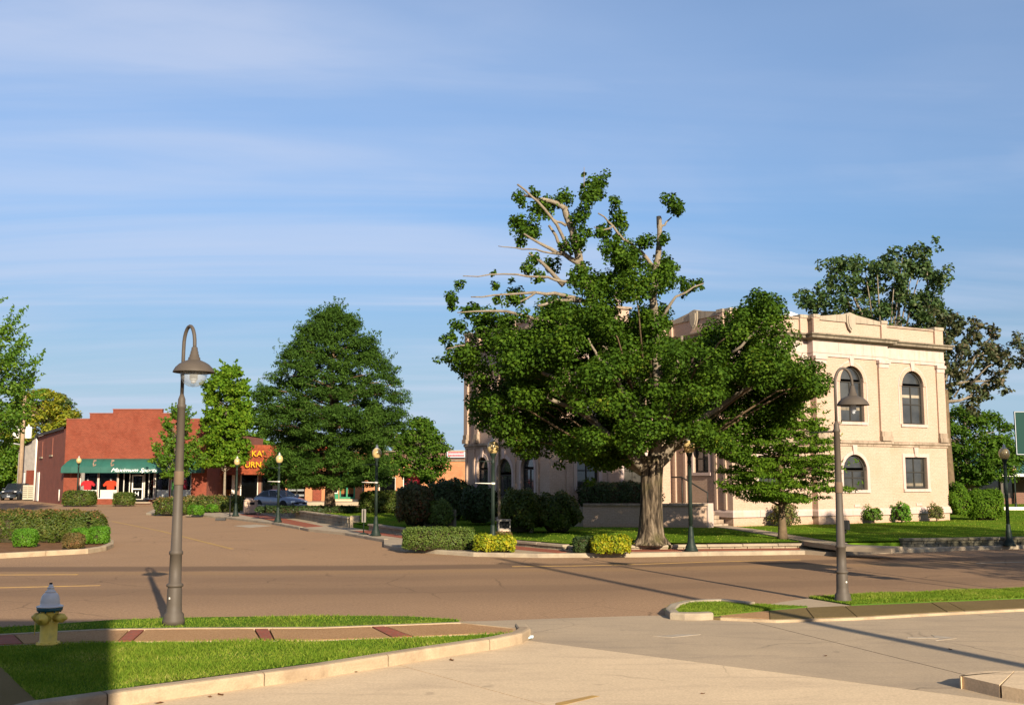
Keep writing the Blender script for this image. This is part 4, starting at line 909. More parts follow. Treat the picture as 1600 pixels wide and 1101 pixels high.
def pediment(o, a, n, s0, s1, zr=9.66):
    c = (s0+s1)/2
    MB().plate([(s0, 9.20), (s1, 9.20), (s1, 9.36), (c+.35, zr-.10), (c, zr), (c-.35, zr-.10), (s0, 9.36)], o, a, n, -.24, .07).build('pediment', 'stone_mid', ch)
    sh = [(c-.27, 9.56), (c, 9.63), (c+.27, 9.56), (c+.26, 9.16), (c+.17, 8.92), (c, 8.76), (c-.17, 8.92), (c-.26, 9.16)]
    k = MB(); k.plate(sh, o, a, n, .06, .13); k.plate([(c+(x-c)*.72, 9.2+(z-9.2)*.75) for x, z in sh], o, a, n, .13, .17); k.build('shield', 'stone_mid', ch)
o, a, n, L = on_face((PX0, -PO), (PX1, -PO))
pilaster(o, a, n, .0, .62); pilaster(o, a, n, L-.62, L); pier(o, a, n, 0, .34); pier(o, a, n, L-.34, L); pediment(o, a, n, .34, L-.34)
o, a, n, L = on_face((PX1, 0), (LX, 0)); pilaster(o, a, n, L-.52, L, .08); pilaster(o, a, n, 0.0, .42, .08); pier(o, a, n, L-.55, L)
o, a, n, L = on_face((0, 0), (PX0, 0)); pilaster(o, a, n, 0, .55, .08); pilaster(o, a, n, L-.42, L, .08); pier(o, a, n, 0, .55); pier(o, a, n, L-.45, L-.02)
o, a, n, L = on_face((0, SD), (0, 0)); pilaster(o, a, n, .0, .5); pilaster(o, a, n, 3.2, 3.6); pier(o, a, n, .0, .34); pier(o, a, n, L-.62, L-.26); pediment(o, a, n, .34, L-.62)
for s0 in (.25, 1.0, 3.1, 3.7): MB().plate([(s0, 1.0), (s0+.14, 1.0), (s0+.14, 3.71), (s0, 3.71)], o, a, n, -.02, .07).build('pilaster', 'brick_cream', ch)
o, a, n, L = on_face((WX, SD), (0, SD)); pilaster(o, a, n, 0, .5); pilaster(o, a, n, L/2-.25, L/2+.25); pier(o, a, n, 0, .5)
for s0 in (.8, 2.9, 5.2): MB().plate([(s0, 1.0), (s0+.16, 1.0), (s0+.16, 3.71), (s0, 3.71)], o, a, n, -.02, .07).build('pilaster', 'brick_cream', ch)
# brick pier with a stone urn on the wing
m_ = MB(); m_.plate([(3.35, 8.6), (4.05, 8.6), (4.05, 9.75), (3.35, 9.75)], o, a, n, -.5, .12); m_.build('parapet_pier', 'brick_cream', ch)
p_ = o+a*3.7-n*.19
MB().box((p_.x, p_.y, 9.81), (.9, .8, .115)).build('pier_cap', 'stone_belt', ch)
MB().lathe([(.16, 0), (.16, .05), (.07, .09), (.06, .16), (.16, .26), (.23, .42), (.24, .55), (.18, .60), (.20, .66), (.10, .72), (.05, .82), (.0, .86)], (p_.x, p_.y, 9.87), 14).build('urn', 'stone', ch)
o, a, n, L = on_face((WX, WY1), (WX, SD))
for s0 in (0, 1.15, L-1.5, L-.4): pilaster(o, a, n, s0, s0+.4); 
for s0 in (.05, 1.3, 3.2, 5.0, L-.4): pier(o, a, n, s0, s0+.32)
pediment(o, a, n, 1.62, 6.6)
for s0 in (.1, .95, 2.9, 5.1, 7.2): MB().plate([(s0, 1.0), (s0+.16, 1.0), (s0+.16, 3.71), (s0, 3.71)], o, a, n, -.02, .07).build('pilaster', 'brick_cream', ch)
# small bits on the plinth: vents, downpipe stub, door recess frame
o, a, n, L = on_face((0, 0), (LX, 0))
for s0 in (10.7, 6.45): MB().plate([(s0, 1.06), (s0+.36, 1.06), (s0+.36, 1.17), (s0, 1.17)], o, a, n, .0 if s0 > 9 else PO, .03 if s0 > 9 else PO+.03).build('vent', 'stone', ch)
MB().plate([(5.35, .38), (5.52, .38), (5.52, .58), (5.35, .58)], o, a, n, PO, PO+.05).build('wall_box', 'taupe_band', ch)
# terrace with low brick wall and side steps
tb = MB(); tb.prism([(-.05, 1.95), (-.05, SD-.03), (WX+.05, SD-.03), (-5.45, 2.85), (-1.25, 1.95)], .1, 1.12); tb.build('terrace', 'pave', ch)
wl = MB(); a_, b_ = Vector((-1.35, -.05)), Vector((-5.55, 2.75)); d_ = (b_-a_).normalized(); w_ = Vector((d_.y, -d_.x))*.13
wl.prism([(a_+w_)[:], (b_+w_)[:], (b_-w_)[:], (a_-w_)[:]], .15, 1.20); wl.build('terrace_wall', 'brick_cream', ch)
w_ = w_*1.5; MB().prism([(a_+w_)[:], (b_+w_)[:], (b_-w_)[:], (a_-w_)[:]], 1.202, 1.28).build('terrace_coping', 'stone_belt', ch)
MB().box((-1.33, .0, .72), (.34, .34, 1.16), rz=0.2).build('terrace_pier', 'stone', ch)
for k in range(6): MB().box((-.62, .25+.3*k+.5, .36+.165*k/1-.0), (1.1, 1.0+.02*k, .155)).build('step', 'stone_belt', ch)
hr = MB(); hr.tube([(-1.15, .2, 1.25), (-1.15, .2, 1.72), (-1.15, 1.9, 2.35), (-1.15, 2.6, 2.35)], .035, 6); hr.tube([(-1.15, 1.9, 1.1), (-1.15, 1.9, 2.35)], .03, 6); hr.build('handrail', 'winframe', ch)
# ================================================================ STREET FURNITURE
def acorn_lamp(base, label, arm=None, scale=1.0, first=[None], banner=True):
    """dark green iron post with amber acorn globe"""
    t = empty('street_lamp', base, 0, label, 'street lamp', 'acorn globe street lamps around the square')
    m = MB(); m.lathe([(.21, 0), (.21, .05), (.17, .09), (.17, .13), (.115, .24), (.095, .42), (.10, .46), (.085, .5), (.075, .62), (.068, .70), (.06, .75)], seg=16); m.build('base', 'green_lamp', t)
    m = MB(); m.lathe([(.058, .74), (.055, 1.4), (.050, 2.2), (.047, 2.62), (.062, 2.64), (.062, 2.70), (.045, 2.74), (.05, 2.82), (.085, 2.88), (.10, 2.93), (.11, 2.96), (.06, 2.965)], seg=14)
    for k in range(8):
        an = k*math.pi/4; m.tube([(.056*math.cos(an), .056*math.sin(an), .78), (.048*math.cos(an), .048*math.sin(an), 2.6)], .008, 4)
    m.build('pole', 'green_lamp', t)
    m = MB(); m.lathe([(.10, 2.955), (.135, 2.99), (.170, 3.06), (.182, 3.13), (.178, 3.20), (.150, 3.27), (.11, 3.31), (.09, 3.325)], seg=20); m.build('globe', 'acorn', t)
    m = MB(); m.lathe([(.092, 3.322), (.095, 3.335), (.05, 3.36), (.045, 3.40), (.055, 3.42), (.02, 3.45), (.0, 3.50)], seg=14); m.build('finial', 'grey_metal', t)
    if banner:
        s = -1
        m = MB(); m.tube([(0.0, 0, 2.02), (s*.56, 0, 2.035)], [.016, .012], 6); m.lathe([(.07, 1.99), (.07, 2.05)], seg=10); m.build('banner_arm', 'white', t)
        m = MB(); m.tube([(0.0, 0, 2.72), (s*.56, 0, 2.70)], [.013, .010], 6); m.build('banner_arm', 'green_lamp', t)
    t.scale = (scale,)*3
    return t
LB = [((770, 857.5), 'street lamp with white banner arm beside the metal litter bin'),
      ((587, 836.5), 'street lamp standing beside the narrow parking sign'),
      ((434, 815.5), 'street lamp in front of the long low block wall, silver car behind it'),
      ((368, 806), 'street lamp at the end of the long hedge beside the tan bin'),
      ((1080, 860.5), 'street lamp with amber globe just right of the maple trunk'),
      ((1577, 852.5), 'street lamp on the mossy wall in front of the round bushes, near the green sign')]
lamps = []
for i, ((px, py), lb) in enumerate(LB):
    g = G(px, py, ZP)
    if i == 0: l = acorn_lamp(g, lb)
    else: l = copy_tree(lamps[0], None, g, 0, lb)
    lamps.append(l)
lamps[5].rotation_euler = (0, 0, R(180)); lamps[5].scale = (.95,)*3
for c in list(lamps[4].children)+list(lamps[3].children):
    if c.name.startswith('banner_arm'): bpy.data.objects.remove(c)
for c in list(lamps[5].children):
    if c.name.startswith('banner_arm') and c.data.materials[0] == M['white']: bpy.data.objects.remove(c)
copy_tree(lamps[4], None, P(120, 788, 89), 0, 'street lamp in front of the sports shop awning, behind the clipped hedge', 1.17).location.z = .1
copy_tree(lamps[4], None, P(1588, 800, 70), 0, 'small distant street lamp by the green roofed building', .9).location.z = .05

def shepherd_lamp(base, rz, label):
    t = empty('gooseneck_lamp', base, rz, label, 'street lamp', 'taupe gooseneck lamps on the near side of the street')
    m = MB(); m.lathe([(.165, 0), (.165, .07), (.15, .10), (.15, .15), (.118, .19), (.112, .30), (.108, .52), (.098, .56), (.098, .60)], seg=18); m.build('base', 'taupe', t)
    m = MB(); m.lathe([(.096, .55), (.125, .57), (.125, .60), (.094, .62), (.088, 1.04), (.104, 1.05), (.104, 1.09), (.083, 1.11), (.067, 2.1), (.058, 3.28), (.070, 3.29), (.070, 3.33), (.057, 3.35), (.055, 3.42), (.028, 3.50)], seg=18); m.build('pole', 'taupe', t)
    MB().lathe([(.074, 2.10), (.076, 2.11), (.076, 2.30), (.074, 2.31)], seg=18).build('pole_band', 'taupe_band', t)
    MB().box((.035, -.096, .40), (.035, .02, .03)).build('bolt_plate', 'white', t)
    # gooseneck
    L = .36; pts = [(0, 0, 3.45), (.0, 0, 4.16)]
    for k in range(1, 13):
        an = math.pi*(1-k/12); pts.append((L/2+L/2*math.cos(an), 0, 4.24+.31*math.sin(an)))
    pts.append((L, 0, 4.18))
    MB().tube(pts, .028, 10).build('arm', 'taupe', t)
    MB().lathe([(.030, 4.21), (.045, 4.20), (.050, 4.145), (.058, 4.14), (.062, 4.095), (.070, 4.09), (.074, 4.05), (.088, 4.045), (.092, 4.005), (.118, 3.995), (.165, 3.975), (.225, 3.94), (.275, 3.89), (.300, 3.845), (.310, 3.825), (.312, 3.812), (.296, 3.818), (.265, 3.87), (.10, 3.95), (.0, 3.95)], (L, 0, 0), 28).build('lamp_shade', 'taupe', t)
    MB().lathe([(.205, 3.845), (.204, 3.79), (.188, 3.715), (.148, 3.645), (.08, 3.60), (.0, 3.588)], (L, 0, 0), 22).build('globe', 'globeclear', t)
    MB().lathe([(.06, 3.95), (.06, 3.71), (.045, 3.69), (.0, 3.68)], (L, 0, 0), 12).build('lamp_socket', 'sign_white', t)
    MB().lathe([(.035, 3.69), (.04, 3.66), (.0, 3.64)], (L, 0, 0), 10).build('bulb', 'sign_white', t)
    m = MB(); m.tube([(0, 0, 3.30), (-.42, .25, 3.28)], [.02, .012], 6); m.build('banner_arm', 'winframe', t)
    return t
l1 = shepherd_lamp(G(271, 975, .10), R(-46), 'tall taupe gooseneck lamp with glass bowl beside the fire hydrant')
s_ = 4.30/4.43; l1.scale = (1.0,)*3
l2 = copy_tree(l1, None, G(1317, 941, .03), R(8), 'taupe gooseneck lamp on the right grass verge in front of the courthouse, its bowl missing', .953)
for c in list(l2.children):
    if c.name.startswith('globe'): bpy.data.objects.remove(c)      # this lamp has lost its bowl: the socket hangs bare
# hydrant
hy = empty('fire_hydrant', G(75, 1006, .11), R(-14), 'yellow fire hydrant with silver bonnet and blue rim on the grass', 'hydrant')
m = MB(); m.lathe([(.135, 0), (.135, .035), (.118, .045), (.108, .06), (.108, .43), (.113, .46), (.12, .49), (.10, .52)], seg=24)
m.build('barrel', 'hyd_yellow', hy)
m = MB(); m.lathe([(.150, 0.0), (.150, .022), (.112, .03)], seg=20)
for k in range(8): m.lathe([(.012, .02), (.012, .045), (0, .047)], (.132*math.cos(k*.785), .132*math.sin(k*.785), 0), 6, False)
m.build('base_flange', 'hyd_yellow', hy)
m = MB(); m.lathe([(.112, .505), (.155, .51), (.160, .53), (.160, .565), (.15, .57)], seg=24)
for k in range(8): m.lathe([(.012, .49), (.012, .51)], (.138*math.cos(k*.785+.3), .138*math.sin(k*.785+.3), 0), 6, False)
m.build('rim', 'hyd_blue', hy)
m = MB(); m.lathe([(.168, .566), (.168, .580), (.150, .590), (.122, .596), (.121, .64), (.116, .69), (.104, .735), (.084, .77), (.062, .788)], seg=24); m.lathe([(.062, .786), (.066, .79), (.066, .806), (.052, .812), (.043, .835), (.040, .85), (.045, .853), (.043, .866), (.028, .88), (.022, .91), (.0, .912)], seg=16)
m.build('bonnet', 'hyd_silver', hy)
MB().lathe([(.021, .905), (.021, .935), (.0, .937)], seg=5, smooth=False).build('operating_nut', 'rubber', hy); hy.scale = (1.02, 1.02, .86)
for s in (-1, 1):
    m = MB(); m.lathe([(.062, .06*s), (.062, .15*s), (.07, .152*s), (.07, .20*s), (.055, .215*s), (.03, .22*s), (.026, .255*s), (.0, .256*s)], (0, 0, .405), 16, ax='X')
    m.build('hose_nozzle', 'hyd_yellow', hy)
m = MB(); m.lathe([(.085, -.06), (.085, -.135), (.090, -.137), (.090, -.165), (.02, -.17), (.018, -.19), (0, -.191)], (0, 0, .40), 20, ax='Y'); m.build('pumper_cap', 'hyd_yellow', hy)
m = MB(); m.tube([(-.2, -.02, .36), (-.17, -.05, .24), (-.168, -.06, .14)], .006, 5); m.tube([(.19, -.02, .37), (.17, -.06, .33), (.12, -.10, .36)], .006, 5); m.build('chain', 'hyd_yellow', hy)
# parking sign on weighted base
b = G(568, 834, ZP); t = empty('parking_sign', b, R(-8), 'narrow vertical grey sign panel on a black stand beside the lamp', 'sign')
MB().lathe([(.20, 0), (.20, .02), (.06, .05), (.03, .07)], seg=14).build('base', 'green_lamp', t)
MB().lathe([(.025, .05), (.025, 1.0)], seg=8).build('post', 'green_lamp', t)
MB().rbox((0, 0, .72), (.17, .04, .52), .01).build('sign_panel', 'bin_grey', t); MB().box((0, -.022, .72), (.05, .012, .43)).build('sign_inlay', 'winframe', t)
# black bollard post by the hedge lamp
b = G(359, 806, ZP); t = empty('bollard', b, 0, 'thin black post beside the street lamp at the hedge end', 'post')
MB().lathe([(.06, 0), (.06, .04), (.035, .06), (.03, 1.15), (.045, 1.16), (.045, 1.22), (.0, 1.26)], seg=10).build('post', 'rubber', t)
# bins
b = G(391, 803, ZP); t = empty('litter_bin', b, R(20), 'tan stone faced litter bin at the end of the long wall', 'bin')
MB().rbox((0, 0, .45), (.80, .70, .74), .06).build('body', 'bin_tan', t); MB().rbox((0, 0, .04), (.66, .56, .08), .01).build('plinth', 'taupe', t)
m = MB(); m.prism([(-.40, -.35), (.40, -.35), (.40, .35), (-.40, .35)], .825, .86); m.box((-.1, 0, .93), (.50, .5, .14), taper=.6); m.build('lid', 'bin_tan', t); MB().box((.05, -.355, .66), (.3, .012, .16)).build('opening', 'rubber', t)
b = G(787, 848, ZP); t = empty('litter_bin', b, R(8), 'grey square litter bin with open top frame beside the yellow shrub', 'bin')
MB().rbox((0, 0, .26), (.42, .40, .50), .015).build('body', 'bin_grey', t)
m = MB()
for x in (-.19, .19):
    for y in (-.18, .18): m.box((x, y, .625), (.045, .045, .23))
m.rbox((0, 0, .77), (.46, .44, .06), .015); m.build('hood', 'bin_grey', t); MB().box((0, .0, .62), (.34, .32, .2)).build('liner', 'rubber', t)
MB().box((0.0, -.203, .36), (.30, .008, .22)).build('front_panel', 'bin_tan', t)
# marker post on the lawn, thin pole, flood light
b = G(830, 832, .3); MB().lathe([(.085, 0), (.085, .36), (.06, .44), (.0, .48)], (0, 0, 0), 10).build('marker_post', 'wallblock', loc=b, label='small round topped stone marker post on the shady lawn', cat='post')
b = G(780, 838, .3); t = empty('pole', b, 0, 'thin pale bare pole rising behind the litter bin', 'pole'); MB().lathe([(.05, 0), (.04, 3.6), (.0, 3.62)], seg=8).build('shaft', 'bark_pale', t); MB().lathe([(.09, 0), (.09, .05), (.05, .08)], seg=10).build('base', 'grey_metal', t)
b = G(1321, 833, .33); t = empty('floodlight', b, R(150), 'small dark floodlight box standing on the sunny lawn', 'floodlight')
MB().rbox((0, 0, .30), (.30, .22, .34), .03).build('housing', 'rubber', t); MB().lathe([(.05, 0), (.04, .14)], seg=8).build('stake', 'rubber', t); MB().box((0, -.112, .31), (.24, .01, .24)).build('lens', 'glassdark', t)
# stone pillar with low wall by the burning bush
b = G(651, 822, .33); t = empty('stone_pillar', b, R(-20), 'small pale stone pillar with a short wall, beside the red topped bush', 'pillar')
MB().rbox((0, 0, .46), (.30, .30, .92), .02).build('shaft', 'stone_belt', t); MB().rbox((0, 0, .95), (.36, .36, .08), .02).build('cap', 'stone', t); MB().rbox((.95, .1, .35), (1.5, .2, .7), .02).build('side_wall', 'stone_dirty', t)
# drain inlet in the kerb
b = G(345, 813, 0); MB().box((b.x, b.y-.02, .08), (.55, .18, .12)).build('drain_inlet', 'roof_dark', label='dark kerb drain inlet near the hedge lamp', cat='drain')
# litter
rng = random.Random(4)
b = G(829, 998, .008); m = MB()
vs = [(rng.uniform(-.05, .05), rng.uniform(-.035, .035), rng.uniform(0, .06)) for _ in range(14)]
m.add(vs, [tuple(rng.sample(range(14), 3)) for _ in range(22)]); m.build('litter', 'litter', loc=b, label='crumpled pale blue litter at the kerb tip', cat='litter')
dl = None
for i, (px, py) in enumerate(((328, 1088), (345, 1085), (249, 1098), (491, 1057), (476, 1061), (556, 1049), (706, 1031), (1098, 1083), (1290, 1024), (1485, 1014))):
    g = G(px, py, .01); s = rng.uniform(.03, .055)
    if dl is None: dl = MB().add([(-1, 0, .12), (-.3, .5, .3), (.5, .4, .1), (1.1, 0, .35), (.5, -.45, .12), (-.3, -.5, .25), (0, 0, 0)], [(0, 6, 1), (1, 6, 2), (2, 6, 3), (3, 6, 4), (4, 6, 5), (5, 6, 0)]).build('dry_leaf', 'dryleaf'); o = dl
    else: o = dl.copy(); COL.objects.link(o)
    o.location = g; o.rotation_euler = (0, 0, rng.uniform(0, 6)); o.scale = (s, s, s)
    near_ = 'at the foot of the near kerb' if i < 7 else 'on the open driveway concrete'
    tag(o, 'curled dry brown leaf '+near_, 'leaf', 'dry leaves on the driveway '+('kerb' if i < 7 else 'slabs'))

# ================================================================ SIGN ASSEMBLY at the right edge
sg = empty('sign_assembly', (10.0, 20.7, 0), R(4), 'green road sign with SOUTH plate and white route shield on twin posts', 'road sign')
for x in (.30, .98): MB().rbox((x, .06, 1.85), (.055, .045, 3.7), .006).build('post', 'grey_metal', sg)
MB().rbox((.64, 0, 3.18), (1.62, .03, .85), .008).build('green_panel', 'sign_green', sg)
m = MB(); oo = [(-.165, 2.76), (1.445, 2.76), (1.445, 3.60), (-.165, 3.60)]; ii = [(-.153, 2.772), (1.433, 2.772), (1.433, 3.588), (-.153, 3.588)]
m.ring(oo, ii, (0, 0, 0), (1, 0, 0), Vector((0, -1, 0)), .014, .019); m.build('panel_border', 'sign_white', sg)
MB().rbox((.30, -.01, 2.60), (.62, .02, .29), .005).build('direction_plate', 'sign_white', sg)
m = MB(); m.ring([(.0, 2.465), (.60, 2.465), (.60, 2.735), (0, 2.735)], [(.02, 2.485), (.58, 2.485), (.58, 2.715), (.02, 2.715)], (0, 0, 0), (1, 0, 0), Vector((0, -1, 0)), .018, .0235); m.build('plate_border', 'black_letters', sg)
text('lettering', 'SOUTH', .22, 'black_letters', sg, (.305, -.025, 2.525), ext=.003, sx=.76)
MB().rbox((.30, .0, 2.18), (.66, .012, .50), .005).build('shield_back', 'black_letters', sg)
shp = [(0, .44), (.09, .40), (.20, .44), (.31, .40), (.40, .44), (.50, .40), (.55, .33), (.52, .24), (.55, .12), (.48, .02), (.36, -.02), (.26, -.06), (.16, -.02), (.04, .02), (-.03, .12), (0, .24), (-.04, .33)]
MB().plate([(.04+x*.98, 1.99+z) for x, z in shp], (0, 0, 0), (1, 0, 0), Vector((0, -1, 0)), .008, .016).build('route_shield', 'sign_white', sg)
MB().rbox((.33, -.01, 1.74), (.56, .02, .29), .005).build('arrow_plate', 'sign_white', sg)
m = MB(); m.plate([(.2, 1.72), (.42, 1.72), (.42, 1.67), (.52, 1.74), (.42, 1.81), (.42, 1.76), (.2, 1.76)], (0, 0, 0), (1, 0, 0), Vector((0, -1, 0)), .02, .024); m.build('arrow', 'black_letters', sg)

# ================================================================ SHOPS ACROSS THE SQUARE
def shop_window(root, o, a, n, x0, x1, z0, z1, frame='white', glass='shopglass', fr=.06, dpth=.08, bars=(), hb=()):
    f = MB(); f.ring([(x0, z0), (x1, z0), (x1, z1), (x0, z1)], [(x0+fr, z0+fr), (x1-fr, z0+fr), (x1-fr, z1-fr), (x0+fr, z1-fr)], o, a, n, -dpth-.06, -dpth+.02)
    for x in bars: f.plate([(x-fr/2, z0+fr), (x+fr/2, z0+fr), (x+fr/2, z1-fr), (x-fr/2, z1-fr)], o, a, n, -dpth-.05, -dpth+.01)
    for z in hb: f.plate([(x0+fr, z-fr/2), (x1-fr, z-fr/2), (x1-fr, z+fr/2), (x0+fr, z+fr/2)], o, a, n, -dpth-.048, -dpth+.008)
    fo = f.build('window', frame, root); xs = [x0+fr]+list(bars)+[x1-fr]
    for i in range(len(xs)-1): MB().plate([(xs[i], z0+fr), (xs[i+1], z0+fr), (xs[i+1], z1-fr), (xs[i], z1-fr)], o, a, n, -dpth-.02, -dpth-.015).build('pane', glass, fo)
    return fo
k5 = .0576; X5 = lambda px: (px-105)*k5
Z5 = lambda py: HC+(747-py)*k5
sh = empty('sports_shop', (-40.05, 95, 0), 0, 'red brick sports shop with stepped parapet and green awning', 'shop')
o, a, n = Vector((0, 0, 0)), Vector((1, 0, 0)), Vector((0, -1, 0))
WD = X5(327)
zsill, zhead = .50, 3.3
bays = [(130, 158), (158.6, 188.5), (246.5, 269), (271, 303)]
rec = (189.2, 246)
holes = [[(X5(p), zsill), (X5(q), zsill), (X5(q), zhead), (X5(p), zhead)] for p, q in bays]+[[(X5(rec[0]), .06), (X5(rec[1]), .06), (X5(rec[1]), zhead), (X5(rec[0]), zhead)]]
mw = MB()
st_ = [(0, 7.55), (X5(141), 7.55), (X5(141), 8.05), (X5(177), 8.05), (X5(177), 8.42), (X5(254), 8.42), (X5(254), 8.05), (X5(291), 8.05), (X5(291), 7.55), (WD, 7.55)]
mw.wall((0, 0), (WD, 0), 0, 7.0, holes, .3)
mw.plate([(0, 7.0)]+st_+[(WD, 7.0)], o, a, n, -.35, 0)
mw.build('wall', 'brick_red', sh)
cp = MB()
for (xa, za), (xb, zb_) in zip(st_, st_[1:]):
    if za == zb_: cp.plate([(xa-.03, za), (xb+.03, za), (xb+.03, za+.09), (xa-.03, za+.09)], o, a, n, -.38, .05)
cp.build('coping', 'brick_side', sh)
sm = MB(); sm.wall((-7.9, 12), (-.0, .0), 0, 6.45, [], .1, z1b=6.75); sm.build('side_wall', 'brick_side', sh)
sm = MB(); sm.wall((WD, 0), (WD, 21), 0, 6.6); sm.build('side_wall', 'brick_side', sh)
rfm = MB(); rfm.add([(-8.2, 12, 6.65), (-.25, .1, 6.95), (WD, .3, 6.7), (WD, 21, 6.7), (-8.2, 12, 6.4), (-.25, .1, 6.7)], [(0, 1, 2, 3), (0, 4, 5, 1)]); rfm.build('roof', 'roof_dark', sh)
# side wall details: downpipe, boarded windows, white door
aa = Vector((7.9, -12, 0)).normalized(); nn_ = Vector((aa.y, -aa.x, 0)); oo_ = Vector((-7.9, 12, 0))
for s0, z0_, z1_ in ((2.2, 4.4, 5.9), (7.4, 4.5, 6.1)): MB().plate([(s0, z0_), (s0+1.1, z0_), (s0+1.1, z1_), (s0, z1_)], oo_, aa, nn_, -.02, .05).build('bricked_window', 'brick_side', sh); MB().plate([(s0-.1, z0_-.15), (s0+1.2, z0_-.15), (s0+1.2, z0_), (s0-.1, z0_)], oo_, aa, nn_, -.02, .10).build('sill', 'wallblock', sh)
MB().plate([(1.2, .1), (2.3, .1), (2.3, 2.9), (1.2, 2.9)], oo_, aa, nn_, -.02, .08).build('door', 'white', sh)
m = MB(); m.tube([oo_+aa*.3+nn_*.1+Vector((0, 0, z)) for z in (.1, 5.0, 6.5)], .09, 8); m.tube([oo_+aa*13.2+nn_*.1+Vector((0, 0, z)) for z in (.3, 1.3)], .05, 6); m.build('downpipe', 'white', sh)
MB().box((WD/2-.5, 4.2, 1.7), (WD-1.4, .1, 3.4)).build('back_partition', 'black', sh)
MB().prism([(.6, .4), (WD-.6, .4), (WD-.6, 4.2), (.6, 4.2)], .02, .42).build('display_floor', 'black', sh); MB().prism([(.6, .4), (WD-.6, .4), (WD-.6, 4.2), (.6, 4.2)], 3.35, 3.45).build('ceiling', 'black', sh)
for p, q in bays:
    shop_window(sh, o, a, n, X5(p), X5(q), zsill, zhead)
    cu = MB(); cu.plate([(X5(p)+.1, zsill+.05), (X5(q)-.1, zsill+.05), (X5(q)-.1, 1.28), (X5(p)+.1, 1.28)], o, a, n, -.35, -.33); cu.build('half_curtain', 'whitecloth', sh)
# recessed entrance: splayed glass and door
shop_window(sh, Vector((X5(189.4), -.02, 0)), Vector((.62, .78, 0)).normalized(), Vector((.78, -.62, 0)).normalized(), .05, 1.25, .45, zhead-.05, bars=(.65,))
shop_window(sh, Vector((X5(222.5), .98, 0)), Vector((.80, -.60, 0)).normalized(), Vector((-.60, -.80, 0)).normalized(), .05, 1.55, .45, zhead-.05, bars=(.75,))
MB().plate([(0.05, .0), (1.25, .0), (1.25, .44), (.05, .44)], Vector((X5(189.4), -.02, 0)), Vector((.62, .78, 0)).normalized(), Vector((.78, -.62, 0)).normalized(), -.15, 0).build('stall_riser', 'brick_red', sh)
MB().plate([(0.05, .0), (1.55, .0), (1.55, .44), (.05, .44)], Vector((X5(222.5), .98, 0)), Vector((.80, -.60, 0)).normalized(), Vector((-.60, -.80, 0)).normalized(), -.15, 0).build('stall_riser', 'brick_red', sh)
dr = shop_window(sh, Vector((0, 1.0, 0)), a, n, X5(204.5), X5(222.5), .36, 2.62, fr=.10, hb=(1.35,)); dr.name = 'door'
text('lettering', 'H', .55, 'white_letters', dr, (X5(213.5), .97, .75), ext=.004)
MB().box((X5(217), .3, .1), (3.3, 1.3, .2)).build('step', 'brick_brown', sh); MB().box((X5(217), -.3, .17), (3.1, .5, .11)).build('step', 'pave', sh)
# awning: rounded hood with ribs, torn patches, valance and script name
aw0, aw1 = X5(107.5), X5(323)
secn = [(.0, 4.05), (.35, 3.98), (.72, 3.72), (.98, 3.36), (1.05, 3.22), (1.06, 2.78)]
nb = 14
aw_ = empty('awning', (0, 0, 0), parent=sh)
for k in range(nb):
    xa, xb = aw0+(aw1-aw0)*k/nb+.004, aw0+(aw1-aw0)*(k+1)/nb-.004
    m = MB(); vs = [(x, -d-0.02*(j > 0), z) for x in (xa, xb) for j, (d, z) in enumerate(secn)]; c = len(secn)
    if k == 0:
        for j, (d, z) in enumerate(secn): vs[j] = (xa+.55*max(0, (z-3.25)/.8), -d*.98, z)
    if k == nb-1:
        for j, (d, z) in enumerate(secn): vs[c+j] = (xb-.55*max(0, (z-3.25)/.8), -d*.98, z)
    m.add(vs, [(j, j+1, c+j+1, c+j) for j in range(c-1)], True)
    m.build('awning_panel', 'awning', aw_)
for s, x in ((1, aw0), (-1, aw1)):
    m = MB(); vs = [(x+s*.55*max(0, (z-3.25)/.8), -d*.98, z) for d, z in secn]+[(x, 0, 2.78), (x, 0, 3.25)]
    m.add(vs, [(0, 1, 2, 3, 4, 5, 6, 7)] if s < 0 else [(7, 6, 5, 4, 3, 2, 1, 0)])
    m.build('awning_end', 'awning', aw_)
for x in (X5(153.5), X5(181)):
    m = MB(); m.add([(x, -.42, 3.97), (x+.28, -.5, 3.92), (x+.42, -.98, 3.45), (x+.2, -1.06, 3.32), (x+.08, -.86, 3.62)], [(0, 1, 2, 3, 4)]); m.build('torn_patch', 'awning_hole', aw_)
text('lettering', 'Maximum', .47, 'white_letters', aw_, (X5(205), -1.10, 2.87), ext=.01, shear=.5, sx=1.28)
text('lettering', 'Sports', .47, 'white_letters', aw_, (X5(241.5), -1.10, 2.87), ext=.01, shear=.5, sx=1.22)
# shirts on display forms
def jersey(px, z, mt, label, w=.62, h=.8, arms=True, legs=False):
    t = empty('display_shirt', (-40.05+X5(px), 95+.55, 0), 0, label, 'clothing')
    body = [(-w*.30, z), (w*.30, z), (w*.36, z+h*.6), (w*.62, z+h*.45), (w*.72, z+h*.62), (w*.42, z+h*.95), (w*.14, z+h), (-w*.14, z+h), (-w*.42, z+h*.95), (-w*.72, z+h*.62), (-w*.62, z+h*.45), (-w*.36, z+h*.6)]
    if not arms: body = [(-w*.3, z), (w*.3, z), (w*.34, z+h*.9), (w*.12, z+h), (-w*.12, z+h), (-w*.34, z+h*.9)]
    MB().plate(body, (0, 0, 0), (1, 0, 0), Vector((0, -1, 0)), -.09, .09).build('shirt', mt, t)
    MB().lathe([(.05, .42), (.05, z+.02)], seg=8).build('stand', 'white', t)
    MB().lathe([(.06, z+h-.01), (.10, z+h+.06), (.10, z+h+.16), (.0, z+h+.22)], seg=10).build('neck_form', 'whitecloth', t)
jersey(139, 1.15, 'red_cloth', 'broad red jersey in the leftmost shop window', .95, .95)
